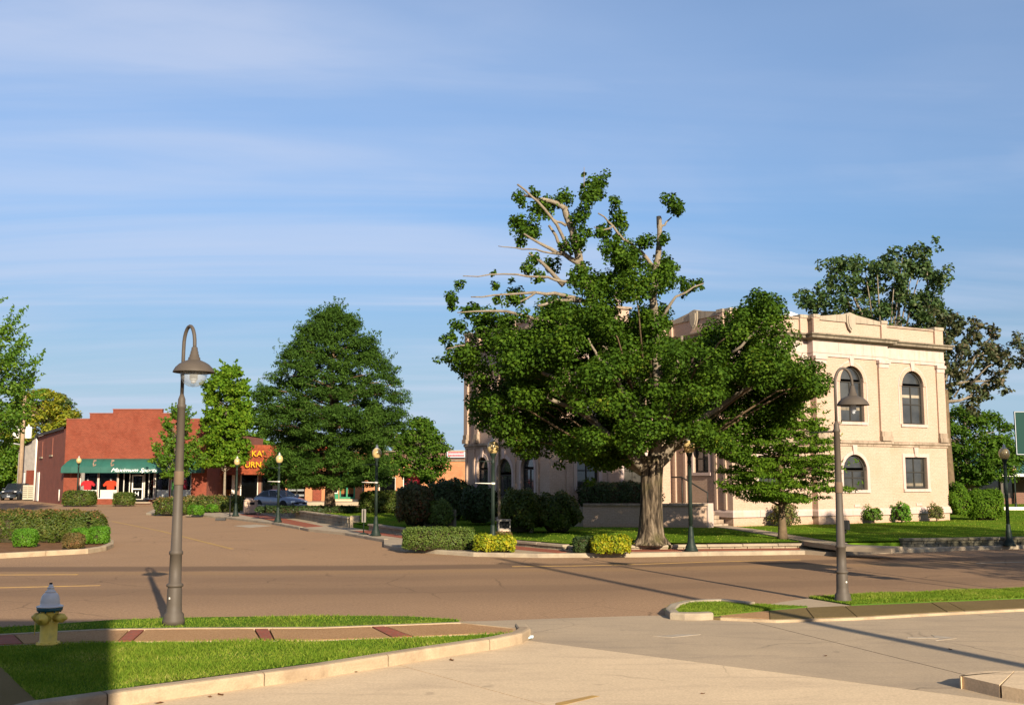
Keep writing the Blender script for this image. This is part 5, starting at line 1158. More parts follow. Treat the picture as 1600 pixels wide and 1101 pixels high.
jersey(155.5, .95, 'navy_cloth', 'dark navy outfit beside the broad red jersey', .5, 1.15, False)
jersey(175, 1.1, 'orange_cloth', 'orange red jersey in the second shop window', .95, 1.0)
jersey(251.5, .75, 'navy_cloth', 'dark navy outfit just right of the shop entrance', .55, 1.5, False)
jersey(272.5, .75, 'lime_cloth', 'lime green outfit half behind the lamp post', .4, 1.3, False)
jersey(290.5, .75, 'crimson_cloth', 'crimson outfit in the rightmost shop window', .55, 1.45, False)

# furniture shop with red shake hood
k6 = .0606; fs = empty('furniture_shop', (-28.7+.05, 100, 0), 0, 'low shop with sloping red shingle hood and yellow letters', 'shop')
X6 = lambda px: (px-327)*k6
MB().wall((0, .8), (11.5, .8), 0, 5.2, [[(.25, .35), (2.6, .35), (2.6, 2.75), (.25, 2.75)], [(2.9, .08), (4.6, .08), (4.6, 2.75), (2.9, 2.75)], [(4.9, .35), (11.0, .35), (11.0, 2.75), (4.9, 2.75)]], .2).build('wall', 'brick_brown', fs)
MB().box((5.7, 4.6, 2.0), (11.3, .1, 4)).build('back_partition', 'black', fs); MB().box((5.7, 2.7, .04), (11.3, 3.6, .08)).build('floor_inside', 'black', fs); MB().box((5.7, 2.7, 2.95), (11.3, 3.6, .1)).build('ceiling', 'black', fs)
MB().box((5.75, 8, 5.25), (11.5, 14, .12)).build('roof', 'roof_dark', fs)
ho = empty('shingle_hood', (0, 0, 0), parent=fs)
rows_ = 9
for r_ in range(rows_):
    f0, f1 = r_/rows_, (r_+1)/rows_
    y0, z0 = -.9+1.5*f0, 2.65+2.7*f0; y1, z1 = -.9+1.5*f1+.06, 2.65+2.7*f1+.1
    nsh = 26; rnd = random.Random(r_)
    for k in range(nsh):
        xa = 11.5*(k+.5*(r_ % 2)*0)/nsh+(.22 if r_ % 2 else 0); xb = min(11.5, xa+11.5/nsh-.015)
        if xb-xa < .05: continue
        j = rnd.uniform(-.02, .03)
        MB().add([(xa, y0-.05, z0+j), (xb, y0-.05, z0+j), (xb, y1, z1), (xa, y1, z1), (xa, y0, z0-.03+j), (xb, y0, z0-.03+j)], [(0, 1, 2, 3), (0, 4, 5, 1)]).build('shingle', 'shake', ho)
MB().add([(0, -.87, 2.62), (11.5, -.87, 2.62), (11.5, .8, 5.3), (0, .8, 5.3), (0, .8, 2.62), (11.5, .8, 2.62)], [(0, 1, 2, 3), (0, 4, 5, 1), (0, 3, 4), (1, 5, 2)]).build('hood_frame', 'shake', ho)
text('lettering', "KA'", .76, 'yellow_letters', fs, (4.18, -.35, 4.35), ext=.05, align='LEFT', sx=1.0)
text('lettering', 'URN', .76, 'yellow_letters', fs, (3.72, -.95, 3.32), ext=.05, align='LEFT', sx=1.0)
for x0, x1, z0, br_ in ((.25, 2.6, .35, ()), (2.9, 4.6, .08, ()), (4.9, 11.0, .35, (6.9, 9.0))):
    shop_window(fs, Vector((0, .8, 0)), Vector((1, 0, 0)), Vector((0, -1, 0)), x0, x1, z0, 2.75, 'white' if x0 > 2.8 and x0 < 4 else 'winframe', fr=.09, bars=br_)
MB().rbox((2.4, .25, 1.4), (.26, .26, 2.7), .02).build('porch_post', 'white', fs)
MB().box((1.2, 1.5, .75), (1.5, .6, 1.0)).build('wooden_crate', 'wood_orange', fs)
m = MB()
for x in (-.3, .3):
    for y in (-.25, .25): m.box((6.1+x, 1.7+y, .5), (.06, .06, .8))
m.box((6.1, 1.7, .92), (.8, .7, .06)); m.box((6.1, 2.0, 1.3), (.75, .06, .7)); m.build('display_chair', 'white', fs)

# dim shopfront, brick pillar and green shopfront behind the oak
k7 = .0575; gs = empty('green_shop', (-19.8, 93, 0), 0, 'single storey shop with green panelled front and bay window behind the oak', 'shop')
X7 = lambda px: (px-456)*k7
MB().wall((0, 0), (X7(600), 0), 0, 4.6, [[(.15, .3), (X7(486), .3), (X7(486), 2.6), (.15, 2.6)], [(X7(518), 1.0), (X7(536), 1.0), (X7(536), 3.0), (X7(518), 3.0)], [(X7(538), .55), (X7(562), .55), (X7(562), 3.0), (X7(538), 3.0)], [(X7(573), .9), (X7(594), .9), (X7(594), 2.5), (X7(573), 2.5)]], .25).build('wall', 'brick_orange', gs)
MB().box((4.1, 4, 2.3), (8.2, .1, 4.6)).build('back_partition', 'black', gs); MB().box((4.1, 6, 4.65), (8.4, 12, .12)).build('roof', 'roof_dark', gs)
oz, az, nz_ = Vector((0, 0, 0)), Vector((1, 0, 0)), Vector((0, -1, 0))
shop_window(gs, oz, az, nz_, .15, X7(486), .3, 2.6, 'winframe', bars=(1.0,)); shop_window(gs, oz, az, nz_, X7(518), X7(536), 1.0, 3.0, 'white', bars=()); shop_window(gs, oz, az, nz_, X7(538), X7(562), .55, 3.0, 'green_trim', fr=.14, bars=(X7(549.5),)); shop_window(gs, oz, az, nz_, X7(573), X7(594), .9, 2.5, 'white', bars=(X7(583),))
for z in (.75, 1.2, 1.65): MB().plate([(.2, z), (X7(485), z), (X7(485), z+.16), (.2, z+.16)], oz, az, nz_, -.4, -.3).build('shelf', 'grey_metal', gs)
MB().plate([(X7(517), .2), (X7(537), .2), (X7(537), .97), (X7(517), .97)], oz, az, nz_, 0, .12).build('panel', 'green_trim', gs); MB().plate([(X7(537.4), .2), (X7(562), .2), (X7(562), .54), (X7(537.4), .54)], oz, az, nz_, 0, .05).build('panel', 'green_trim', gs)
MB().plate([(X7(538), .95), (X7(562), .95), (X7(562), 1.5), (X7(538), 1.5)], oz, az, nz_, -.9, -.8).build('display_table', 'wood_orange', gs)
MB().plate([(X7(499), .1), (X7(511), .1), (X7(511), 4.2), (X7(499), 4.2)], oz, az, nz_, 0, .25).build('pillar', 'brick_red', gs)
MB().rbox((X7(540), -2.2, .2), (X7(600)-X7(485)+2, 4.4, .28), .04).build('raised_walk', 'pave', gs)
MB().box((X7(549), -.4, .42), (2.2, .6, .16)).build('step', 'conc_warm', gs)

# orange brick building with brown upper wall and banner
ob = empty('brick_building', (-12.2, 88, 0), R(-3), 'low orange brick building with brown parapet and white banner', 'building')
MB().wall((0, 0), (14.5, 0), 0, 3.7, [[(1.2, 1.0), (2.6, 1.0), (2.6, 2.4), (1.2, 2.4)], [(3.2, 1.0), (4.6, 1.0), (4.6, 2.4), (3.2, 2.4)]], .2).build('wall', 'brick_orange', ob)
shop_window(ob, oz, az, nz_, 1.2, 2.6, 1.0, 2.4, 'white'); shop_window(ob, oz, az, nz_, 3.2, 4.6, 1.0, 2.4, 'white')
MB().box((7.2, 3, 1.5), (14, .1, 3.0)).build('back_partition', 'black', ob)
MB().wall((0, .9), (14.5, .9), 3.6, 4.5).build('parapet', 'brick_brown', ob); MB().box((7.25, .3, 3.76), (14.6, .8, .12)).build('ledge', 'stone_dirty', ob); MB().box((7.25, .78, 4.55), (14.6, .3, .09)).build('coping', 'wallblock', ob)
MB().box((7.25, 6, 4.4), (14.4, 10, .1)).build('roof', 'roof_dark', ob)
m = MB(); m.add([(3.2, 5, 4.4), (7.2, 5, 4.4), (7.2, 9, 4.4), (3.2, 9, 4.4), (4.6, 7, 5.5), (5.6, 7, 5.5)], [(0, 1, 5, 4), (1, 2, 5), (2, 3, 4, 5), (3, 0, 4)]); m.build('hip_roof', 'roof_dark', ob)
bn = empty('banner', (6.75, .7, 0), parent=ob)
MB().plate([(0, 4.02), (1.55, 4.02), (1.55, 4.62), (0, 4.62)], oz, az, nz_, 0, .05).build('banner_board', 'sign_white', bn)
for z, seedw in ((4.37, 1), (4.11, 2)):
    rr_ = random.Random(seedw); x = .12; m = MB()
    while x < 1.38:
        wl_ = rr_.uniform(.05, .09); m.plate([(x, z), (x+wl_, z), (x+wl_, z+.15), (x, z+.15)], oz, az, nz_, .05, .058); x += wl_+.03
    m.build('lettering', 'red_letters', bn)

# grey block building, pole, AC at far left
gb = empty('grey_building', (-57.5, 121, 0), R(-30), 'grey stucco building with a brick doorway left of the sports shop', 'building')
mw = MB(); mw.wall((1.9, 0), (6.2, 0), 0, 5.4, [[(.6, .1), (1.4, .1), (1.4, 3.0), (.6, 3.0)]], .2, z1b=7.4); mw.wall((1.9, 14), (1.9, 0), 0, 5.4); mw.build('wall', 'grey_block', gb)
MB().plate([(3.5, 0), (5.6, 0), (5.6, 3.2), (3.5, 3.2)], oz, az, nz_, 0, .04).build('brick_panel', 'brick_red', gb); MB().plate([(2.5, .1), (3.3, .1), (3.3, 3.0), (2.5, 3.0)], oz, az, nz_, -.15, -.1).build('door', 'white', gb)
m = MB(); m.add([(1.7, -.2, 5.3), (6.3, -.2, 7.45), (6.3, 14, 7.45), (1.7, 14, 5.3)], [(0, 1, 2, 3)]); m.build('roof', 'roof_dark', gb)
up = empty('utility_pole', P(30, 777, 118)-Vector((0, 0, P(30, 777, 118).z)), 0, 'wooden utility pole with pair of white transformers at the far left', 'utility pole')
MB().lathe([(.26, 0), (.22, 6), (.17, 11.6), (.0, 11.65)], seg=10).build('shaft', 'wood_pole', up)
for z in (10.7, 9.3): MB().box((0, -.2, z), (2.6, .14, .14)).build('crossarm', 'wood_pole', up)
for x in (-.62, .75): MB().lathe([(.34, 6.7), (.36, 6.75), (.36, 7.9), (.3, 8.0), (.08, 8.05), (.06, 8.25), (.0, 8.3)], (x, -.25, 0), 14).build('transformer', 'white', up)
MB().tube([(0, 0, 6.0), (-1.4, -.3, 6.25), (-2.6, -.6, 6.2)], .07, 6).build('lamp_arm', 'grey_metal', up)
for i, px in enumerate((43, 51.5)):
    t = empty('air_conditioner', (P(px, 778, 112).x, 112, 0), R(-10), ('left' if i == 0 else 'right')+' one of two beige air conditioning cabinets beside the parked van', 'air conditioner', 'beige air conditioners beside the sports shop')
    MB().rbox((0, 0, .85), (.62, .9, 1.5), .03).build('cabinet', 'ac', t)
    for k in range(6): MB().box((0, -.455, .35+.2*k), (.5, .02, .05)).build('louvre', 'taupe', t)
# green roofed building on the right
gr = empty('green_roofed_building', (33.0, 78, 0), R(6), 'long low building with green ribbed metal roof and white fascia', 'building')
MB().wall((-2.5, 3), (18, 3), 0, 2.8, [[(1.5+4*i, .8), (4.3+4*i, .8), (4.3+4*i, 2.4), (1.5+4*i, 2.4)] for i in range(4)], .2).build('wall', 'brick_brown', gr)
for i in range(4): shop_window(gr, Vector((0-2.5, 3, 0)), az, nz_, 1.5+4*i, 4.3+4*i, .8, 2.4, 'winframe', 'glassdark')
for x in (.2, 3.2, 6.4, 9.6, 12.8): MB().rbox((x, .3, 1.25), (.2, .2, 2.5), .02).build('porch_post', 'taupe', gr)
MB().box((8.2, -.1, 2.55), (19.4, .12, .22)).build('fascia', 'white', gr)
MB().add([(-1.5, -.2, 2.64), (18, -.2, 2.64), (18, 5, 4.7), (-1.0, 5, 4.7)], [(0, 1, 2, 3)]).build('roof', 'metal_roof', gr)
m = MB()
for k in range(60):
    x = -1.4+k*.33; m.add([(x, -.2, 2.645), (x+.05, -.2, 2.645), (x+.05, 5, 4.71), (x, 5, 4.71), (x+.02, -.2, 2.71), (x+.02, 5, 4.77)], [(0, 4, 5, 3), (4, 1, 2, 5), (0, 1, 4)])
m.build('roof_ribs', 'metal_roof', gr, kind='stuff')
MB().add([(-3.6, .6, 2.9), (-1.52, .3, 2.9), (-1.02, 5, 4.75), (-2.2, 5, 4.75)], [(0, 1, 2, 3)]).build('side_roof', 'metal_roof_brown', gr)
m = MB()
for k in range(7):
    f = k/7; m.add([(-3.6+2.08*f, .55, 2.91), (-3.5+2.08*f, .55, 2.91), (-2.1+1.1*f, 5, 4.78), (-2.2+1.1*f, 5, 4.78), (-3.55+2.08*f, .55, 2.98), (-2.15+1.1*f, 5, 4.84)], [(0, 4, 5, 3), (4, 1, 2, 5)])
m.build('roof_ribs', 'metal_roof_brown', gr, kind='stuff')
g = P(1588, 798, 66); t = empty('barrier_rail', (g.x, g.y, 0), 0, 'short white barrier rail at the right edge by the far lamp', 'barrier')
for x in (-.5, .5): MB().rbox((x, 0, .25), (.12, .12, .5), .02).build('post', 'white', t)
MB().rbox((0, -.08, .42), (1.6, .06, .26), .02).build('rail', 'white', t)

# ================================================================ CARS
def car(label, loc, rz, paint, kind='sedan'):
    """stations along x (front = +x): lower body loft plus glazed cabin; wheels, lamps, plates, mirrors as parts"""
    t = empty('parked_car', loc, rz, label, 'car')
    if kind == 'sedan':
        st = [(-2.32, .42, .70, .62), (-2.25, .32, .88, .74), (-1.9, .26, .98, .82), (-1.2, .22, .98, .87), (0, .20, .95, .88), (.9, .20, .93, .88), (1.3, .22, .92, .87), (1.9, .24, .80, .83), (2.2, .28, .70, .76), (2.33, .36, .56, .62)]
        cab = [(-1.95, .96, .66), (-1.15, 1.36, .58), (-.55, 1.44, .58), (.15, 1.42, .58), (1.15, .92, .70)]; wx = (-1.38, 1.40); wr = .33
    else:
        st = [(-2.3, .45, 1.05, .78), (-2.2, .35, 1.12, .86), (-1.0, .30, 1.12, .93), (.3, .28, 1.12, .93), (1.1, .30, 1.10, .93), (1.5, .32, 1.04, .92), (2.1, .36, .98, .88), (2.3, .42, .85, .80)]
        cab = [(-2.15, 1.12, .80), (-1.95, 1.72, .68), (-.8, 1.78, .70), (.35, 1.74, .68), (1.15, 1.08, .80)]; wx = (-1.42, 1.45); wr = .37
    vs = []
    for x, z0, z1, w in st: vs += [(x, -w*.9, z0), (x, -w, z0+.18), (x, -w, z1-.18), (x, -w*.92, z1-.03), (x, 0, z1+.03), (x, w*.92, z1-.03), (x, w, z1-.18), (x, w, z0+.18), (x, w*.9, z0)]
    k = 9; fs = [(i*k+j, i*k+j+1, (i+1)*k+j+1, (i+1)*k+j) for i in range(len(st)-1) for j in range(k-1)]+[tuple(range(k)), tuple((len(st)-1)*k+j for j in range(k-1, -1, -1))]
    b = MB(); b.add(vs, fs, True); b.build('body', paint, t)
    # roof and pillars
    r = MB(); rv = []
    for x, z, w in cab: rv += [(x, -w, z), (x, -w*.6, z+.03), (x, w*.6, z+.03), (x, w, z)]
    r.add(rv, [(i*4+j, i*4+j+1, (i+1)*4+j+1, (i+1)*4+j) for i in (1, 2) for j in range(3)], True)
    beltz = st[4][2]-.06
    def bl(x): 
        for (xa, _, za, wa), (xb, _, zb2, wb) in zip(st, st[1:]):
            if xa <= x <= xb: f = (x-xa)/(xb-xa); return (wa+(wb-wa)*f)*.93, za+(zb2-za)*f-.03
        return .8, .9
    gl_f = [cab[3], cab[4]]; gl_r = [cab[0], cab[1]]
    MB().add([(gl_f[0][0], -gl_f[0][2], gl_f[0][1]), (gl_f[0][0], gl_f[0][2], gl_f[0][1]), (gl_f[1][0], gl_f[1][2], gl_f[1][1]), (gl_f[1][0], -gl_f[1][2], gl_f[1][1])], [(0, 1, 2, 3)]).build('windscreen', 'carglass', t)
    MB().add([(gl_r[0][0], -gl_r[0][2], gl_r[0][1]), (gl_r[0][0], gl_r[0][2], gl_r[0][1]), (gl_r[1][0], gl_r[1][2], gl_r[1][1]), (gl_r[1][0], -gl_r[1][2], gl_r[1][1])], [(0, 1, 2, 3)]).build('rear_window', 'carglass', t)
    for s in (-1, 1):
        up = [(x, s*w, z) for x, z, w in cab[1:4]]; xs = [cab[0][0]+.15, cab[1][0]+.25, -.25, cab[4][0]-.1]
        dn = [(x, s*bl(x)[0], bl(x)[1]) for x in xs]
        MB().add([up[0], up[1], dn[2], dn[1], dn[0]], [(0, 1, 2, 3, 4)]).build('side_window', 'carglass', t)
        MB().add([up[1], up[2], dn[3], (dn[2][0]+.06, dn[2][1], dn[2][2])], [(0, 1, 2, 3)]).build('side_window', 'carglass', t)
        for q0, q1 in ((up[1], dn[2]), (up[2], (cab[4][0], s*cab[4][2], cab[4][1])), (up[0], (cab[0][0], s*cab[0][2], cab[0][1]))): r.tube([q0, q1], .035, 5)
        MB().rbox((cab[4][0]-.25, s*(bl(.8)[0]+.12), bl(.8)[1]+.12), (.14, .22, .15), .03).build('mirror', paint, t)
        for wxx in wx:
            wc = (wxx, s*(st[4][3]-.10), wr)
            tp = MB().lathe([(wr*.62, -.10), (wr*.95, -.11), (wr, -.06), (wr, .06), (wr*.95, .11), (wr*.62, .10)], wc, 20, ax='Y').build('wheel', 'rubber', t)
            MB().lathe([(.0, s*.085), (wr*.2, s*.10), (wr*.58, s*.07), (wr*.63, s*.105)], wc, 10, False, ax='Y').build('rim', 'grey_metal', tp)
            MB().lathe([(wr*1.16, -.02), (wr*1.16, s*.12), (wr*1.08, s*.125)], (wc[0], wc[1]-s*0.0, wc[2]), 20, ax='Y').build('wheel_arch', 'rubber', t)
        fx_ = st[-2][0]+.05
        MB().rbox((fx_-.06, s*.60, st[-2][2]-.10), (.22, .30, .15), .04).build('headlight', 'lens', t)
        MB().rbox((st[1][0]-.02, s*.62, st[1][2]-.14), (.14, .26, .15), .03).build('tail_lamp', 'tail', t)
        MB().box((.0, s*(st[4][3]+.002), .66), (.16, .012, .03)).build('door_handle', 'chrome', t)
    r.build('roof', paint, t)
    MB().rbox((st[-1][0]-.03, 0, st[-1][2]-.06), (.08, .8, .16), .02).build('grille', 'rubber', t); MB().box((st[-1][0]+.02, 0, .42), (.02, .32, .12)).build('number_plate', 'sign_white', t)
    MB().rbox((st[-1][0]-.05, 0, .34), (.16, 1.3, .14), .03).build('bumper', paint, t)
    MB().box((-.4, 0, .6), (2.2, 1.3, .5)).build('seats', 'rubber', t)
    return t
car('silver blue saloon car parked behind the long block wall', (P(437, 790, 80).x, 80, .0), R(-38), 'car_silver')
car('dark van facing the street beside the beige cabinets', (P(24, 779, 114).x, 114, .0), R(-82), 'car_dark', 'suv')
# ================================================================ BUILDING AND POLE BEHIND THE CAMERA (they cast the near shadows)
bb = empty('bank_building', (1.15, -2.6, 0), 0, 'plain building beside the camera that shades the hydrant corner', 'building')
MB().prism([(0, 0), (-16, 0), (-16, -9), (0, -9)], 0, 7.9).build('wall', 'brick_orange', bb); MB().prism([(.05, .05), (-16.1, .05), (-16.1, -9.1), (.05, -9.1)], 7.9, 8.1).build('roof', 'stone_dirty', bb)
up2 = empty('utility_pole', (10.6, 2.1, 0), 0, 'wooden utility pole outside the right edge that throws the long thin shadow', 'utility pole')
MB().lathe([(.15, 0), (.13, 5), (.105, 11.6), (.0, 11.65)], seg=10).build('shaft', 'wood_pole', up2); MB().box((0, -.15, 10.9), (1.2, .1, .1)).build('crossarm', 'wood_pole', up2)

# ================================================================ THE BIG MAPLE
MY = 33.6
mb = G(1017, 848, .30); MY = mb.y
mp_ = empty('maple_tree', mb, 0, 'big storm pruned maple with bare top limbs in front of the courthouse', 'tree')
rng = np.random.default_rng(11); rnd = random.Random(11)
def T(px, py, dy=0.0):      # point of the tree plane, relative to the tree base
    v = P(px, py, MY); return Vector((v.x-mb.x, dy, v.z-mb.z))
# trunk with flared roots
tm = MB(); rings = []
lev = [(.0, .56), (.10, .48), (.25, .405), (.5, .36), (1.0, .325), (1.6, .31), (2.1, .32), (2.5, .35), (2.75, .38)]
segs = 44; vs = []
for z, r in lev:
    for k in range(segs):
        t_ = 2*math.pi*k/segs
        rr_ = r*(1+.06*math.sin(t_*5+z*.7)+.05*math.sin(t_*9+1+z*.4)+.02*math.sin(t_*13+z)+max(0, .30-z)*.55*math.sin(t_*4+.5))
        vs.append((rr_*math.cos(t_)+.02*z, rr_*math.sin(t_), z-.05))
tm.add(vs, [(i*segs+k, i*segs+(k+1) % segs, (i+1)*segs+(k+1) % segs, (i+1)*segs+k) for i in range(len(lev)-1) for k in range(segs)]+[tuple((len(lev)-1)*segs+k for k in range(segs))], True)
tm.build('trunk', 'bark_maple', mp_)
lb = MB()
def limb(pts, r0, r1, seg=8):
    q = [T(*p) for p in pts]; n = len(q); out = []; rad = []
    for i in range(n-1):
        for j in range(3):
            f = j/3; v = q[i].lerp(q[i+1], f); v += Vector((rnd.uniform(-.5, .5), rnd.uniform(-.5, .5), rnd.uniform(-.5, .5)))*.07*(1 if i+j else 0); out.append(v); rad.append(r0+(r1-r0)*((i+f)/(n-1)))
    out.append(q[-1]); rad.append(r1); lb.tube(out, rad, seg)
limb([(1008, 735), (985, 680, .2), (955, 590, .3), (935, 500, .1), (918, 450, -.1), (905, 412, -.2), (894, 365, -.2), (882, 326, -.1)], .22, .105, 10)
limb([(1022, 735), (1030, 660, -.2), (1022, 560, -.5), (1018, 470, -.5), (1024, 410, -.5), (1027, 346, -.5)], .19, .075, 9)
limb([(1016, 740), (1050, 690, -.2), (1110, 640, -.4), (1180, 600, -.5), (1215, 540, -.5)], .20, .04)
limb([(1016, 740), (1060, 700, .8), (1140, 660, 1.8), (1230, 620, 2.4)], .16, .03)
limb([(1012, 738), (960, 690, -.2), (900, 640, -.4), (820, 610, -.5)], .18, .04)
limb([(1012, 738), (950, 700, 1.3), (870, 650, 2.6), (790, 600, 3.2)], .22, .05)
limb([(1017, 735), (1040, 650, 2), (1060, 560, 3.2)], .2, .05)
# visible bare limbs of the top
limb([(905, 414, -.2), (880, 402, -.4), (850, 392, -.6), (818, 374, -.8)], .10, .03)
limb([(893, 402, -.3), (868, 355, -.5), (840, 325, -.7), (808, 300, -.9)], .06, .03, 6)
limb([(882, 328, -.2), (862, 318, -.2), (842, 313, -.3), (818, 310, -.4)], .09, .04)
limb([(880, 448, -.2), (850, 420, -.5), (826, 402, -.7)], .085, .035)
limb([(880, 395, 0), (872, 375, .1), (858, 350, .2)], .07, .04); limb([(884, 356, -.3), (862, 346, -.4)], .05, .03, 6)
limb([(870, 402, -.5), (835, 396, -.7), (806, 396, -.8), (779, 394, -.9)], .035, .012, 5)
limb([(915, 452, -.4), (880, 447, -.7), (840, 441, -1.0), (790, 441, -1.3), (727, 446, -1.6)], .06, .014, 7)
limb([(930, 480, -.6), (880, 471, -1.2), (835, 470, -1.6), (790, 478, -2.0), (740, 483, -2.3)], .075, .016, 7)
limb([(905, 478, -1.0), (868, 482, -1.5), (838, 492, -1.8)], .07, .04, 6); limb([(836, 470, -1.6), (812, 486, -1.8)], .04, .025, 5)
limb([(1020, 424, -.5), (998, 400, -.6), (972, 382, -.7), (955, 362, -.8), (931, 344, -.9)], .07, .022)
limb([(955, 362, -.8), (940, 370, -.8), (925, 364, -.8)], .035, .015, 5)
limb([(1027, 362, -.5), (1036, 358, -.5), (1046, 345, -.5)], .045, .02, 6)
limb([(905, 330, -.2), (912, 300, -.2), (912, 264, -.2)], .03, .008, 5)
limb([(920, 462, -.6), (924, 490, -.8)], .15, .13); limb([(1056, 533, -1.2), (1048, 565, -1.4), (1040, 610, -1.3), (1030, 680, -.6)], .05, .11)
limb([(910, 545, -2.6), (925, 575, -2.7), (945, 588, -2.6), (1000, 690, -1.0)], .025, .08, 6); limb([(843, 593, -2.4), (862, 601, -2.2), (915, 640, -.2), (1003, 735, .3)], .05, .09, 6)
limb([(1092, 450, -.8), (1050, 470, -.8), (1030, 500, -.6)], .018, .06); limb([(1128, 560, -1.6), (1160, 530, -1.9), (1182, 505, -2)], .05, .015, 6)
limb([(730, 549, -1.6), (712, 553, -1.7), (703, 556, -1.8)], .03, .012, 5); limb([(720, 505, -2.2), (790, 500, -1.8), (900, 520, -1)], .016, .075, 6)
lb.build('limbs', 'bark_pale', mp_)
MB().tube([T(1027, 362, -.5), T(1026, 344, -.5)], [.085, .078], 9).build('cut_stub', 'winframe', mp_)
# leaf clumps: the sparse pollarded top, placed one by one
top = [(818, 302, 15), (833, 308, 10), (885, 304, 16), (868, 317, 10), (936, 287, 17), (918, 305, 12), (924, 322, 22), (905, 342, 20), (915, 360, 10), (843, 334, 20), (820, 353, 22), (810, 340, 13), (832, 362, 14), (814, 373, 12), (858, 318, 14), (893, 384, 18), (903, 372, 12), (878, 392, 10),
       (959, 323, 12), (964, 340, 14), (950, 357, 16), (972, 352, 12), (930, 371, 9), (938, 362, 8), (962, 388, 11), (968, 368, 10), (1046, 329, 17), (1038, 320, 12), (1058, 335, 10), (1000, 388, 17), (995, 404, 18), (1027, 384, 12), (1043, 412, 22), (1034, 430, 22), (1078, 451, 15), (1090, 449, 9), (1064, 452, 12),
       (958, 414, 30), (978, 430, 28), (940, 432, 24), (905, 432, 20), (825, 420, 16), (834, 403, 12), (863, 414, 14), (838, 438, 12), (718, 446, 10), (708, 470, 13), (704, 482, 9), (729, 488, 15), (738, 480, 11), (697, 530, 10), (708, 534, 9), (702, 545, 8), (720, 518, 15), (772, 432, 6), (776, 455, 8), (779, 467, 8), (800, 438, 6), (804, 456, 14), (797, 472, 14), (812, 470, 12), (760, 508, 20), (745, 515, 18), (785, 498, 18), (912, 275, 4), (911, 290, 5), (914, 298, 6)]
cc, rr = [], []
for px, py, r in top:
    c = T(px, py, rnd.uniform(-1.0, .5)); rp = r*MY/F
    for q in range(5): cc.append(c+Vector((rnd.uniform(-.6, .6)*rp, rnd.uniform(-.8, .8)*rp, rnd.uniform(-.6, .6)*rp))); rr.append(rp*rnd.uniform(.5, .78))
C1, N1 = clump_leaves([tuple(c) for c in cc], rr, .95, 1500, rng, .35)
# the full lower crown: clumps filling a round volume, denser in lobes
lobes = [((1078, 615), 1.7, 2.2, 2.2), ((1000, 600), 5.2, 4.6, 3.6), ((850, 580), 3.0, 3.2, 2.6), ((775, 590), 1.7, 1.9, 1.8), ((1180, 580), 2.5, 3.0, 2.4), ((1235, 610), 1.35, 1.5, 1.5), ((900, 500), 2.3, 2.4, 1.8), ((1020, 500), 1.7, 2.2, 1.9), ((1195, 505), 1.0, 1.6, 1.3), ((950, 690), 2.0, 2.6, 1.0), ((830, 670), 1.4, 2.0, 1.2), ((1110, 680), 2.0, 2.4, 1.0)]
poly = [(703, 560), (700, 595), (738, 600), (728, 640), (740, 668), (775, 690), (795, 730), (842, 718), (855, 700), (880, 715), (900, 738), (940, 742), (985, 728), (1000, 712), (1030, 692), (1080, 690), (1110, 712), (1145, 738), (1165, 716), (1215, 690), (1262, 640), (1296, 622), (1296, 590), (1272, 570), (1262, 545), (1236, 520), (1234, 482), (1206, 455), (1170, 452), (1120, 482), (1098, 497), (1062, 520), (1057, 470), (1052, 420), (1030, 410), (960, 402), (905, 425), (862, 458), (832, 482), (765, 492), (742, 520), (702, 538)]
HOLLOWS = [(872, 640, 22), (1070, 640, 10), (905, 560, 8), (1190, 525, 11), (1215, 605, 13), (1122, 640, 12), (1172, 690, 9), (790, 600, 10), (815, 645, 11), (990, 640, 9), (950, 540, 9), (1140, 560, 8), (1100, 520, 8), (765, 560, 8), (1035, 650, 8), (960, 600, 7)]      # dark gaps on the near side
HOLES = [(1066, 520, 12), (760, 520, 8), (972, 490, 15), (908, 472, 13), (1046, 522, 11), (872, 445, 16), (1062, 500, 14), (830, 500, 10), (1078, 560, 8), (1010, 470, 8), (1240, 555, 12), (1250, 660, 14), (1145, 480, 10)]      # gaps where sky or wall shows through
cc2, rr2 = [], []; bm_ = MB(); tries = 0
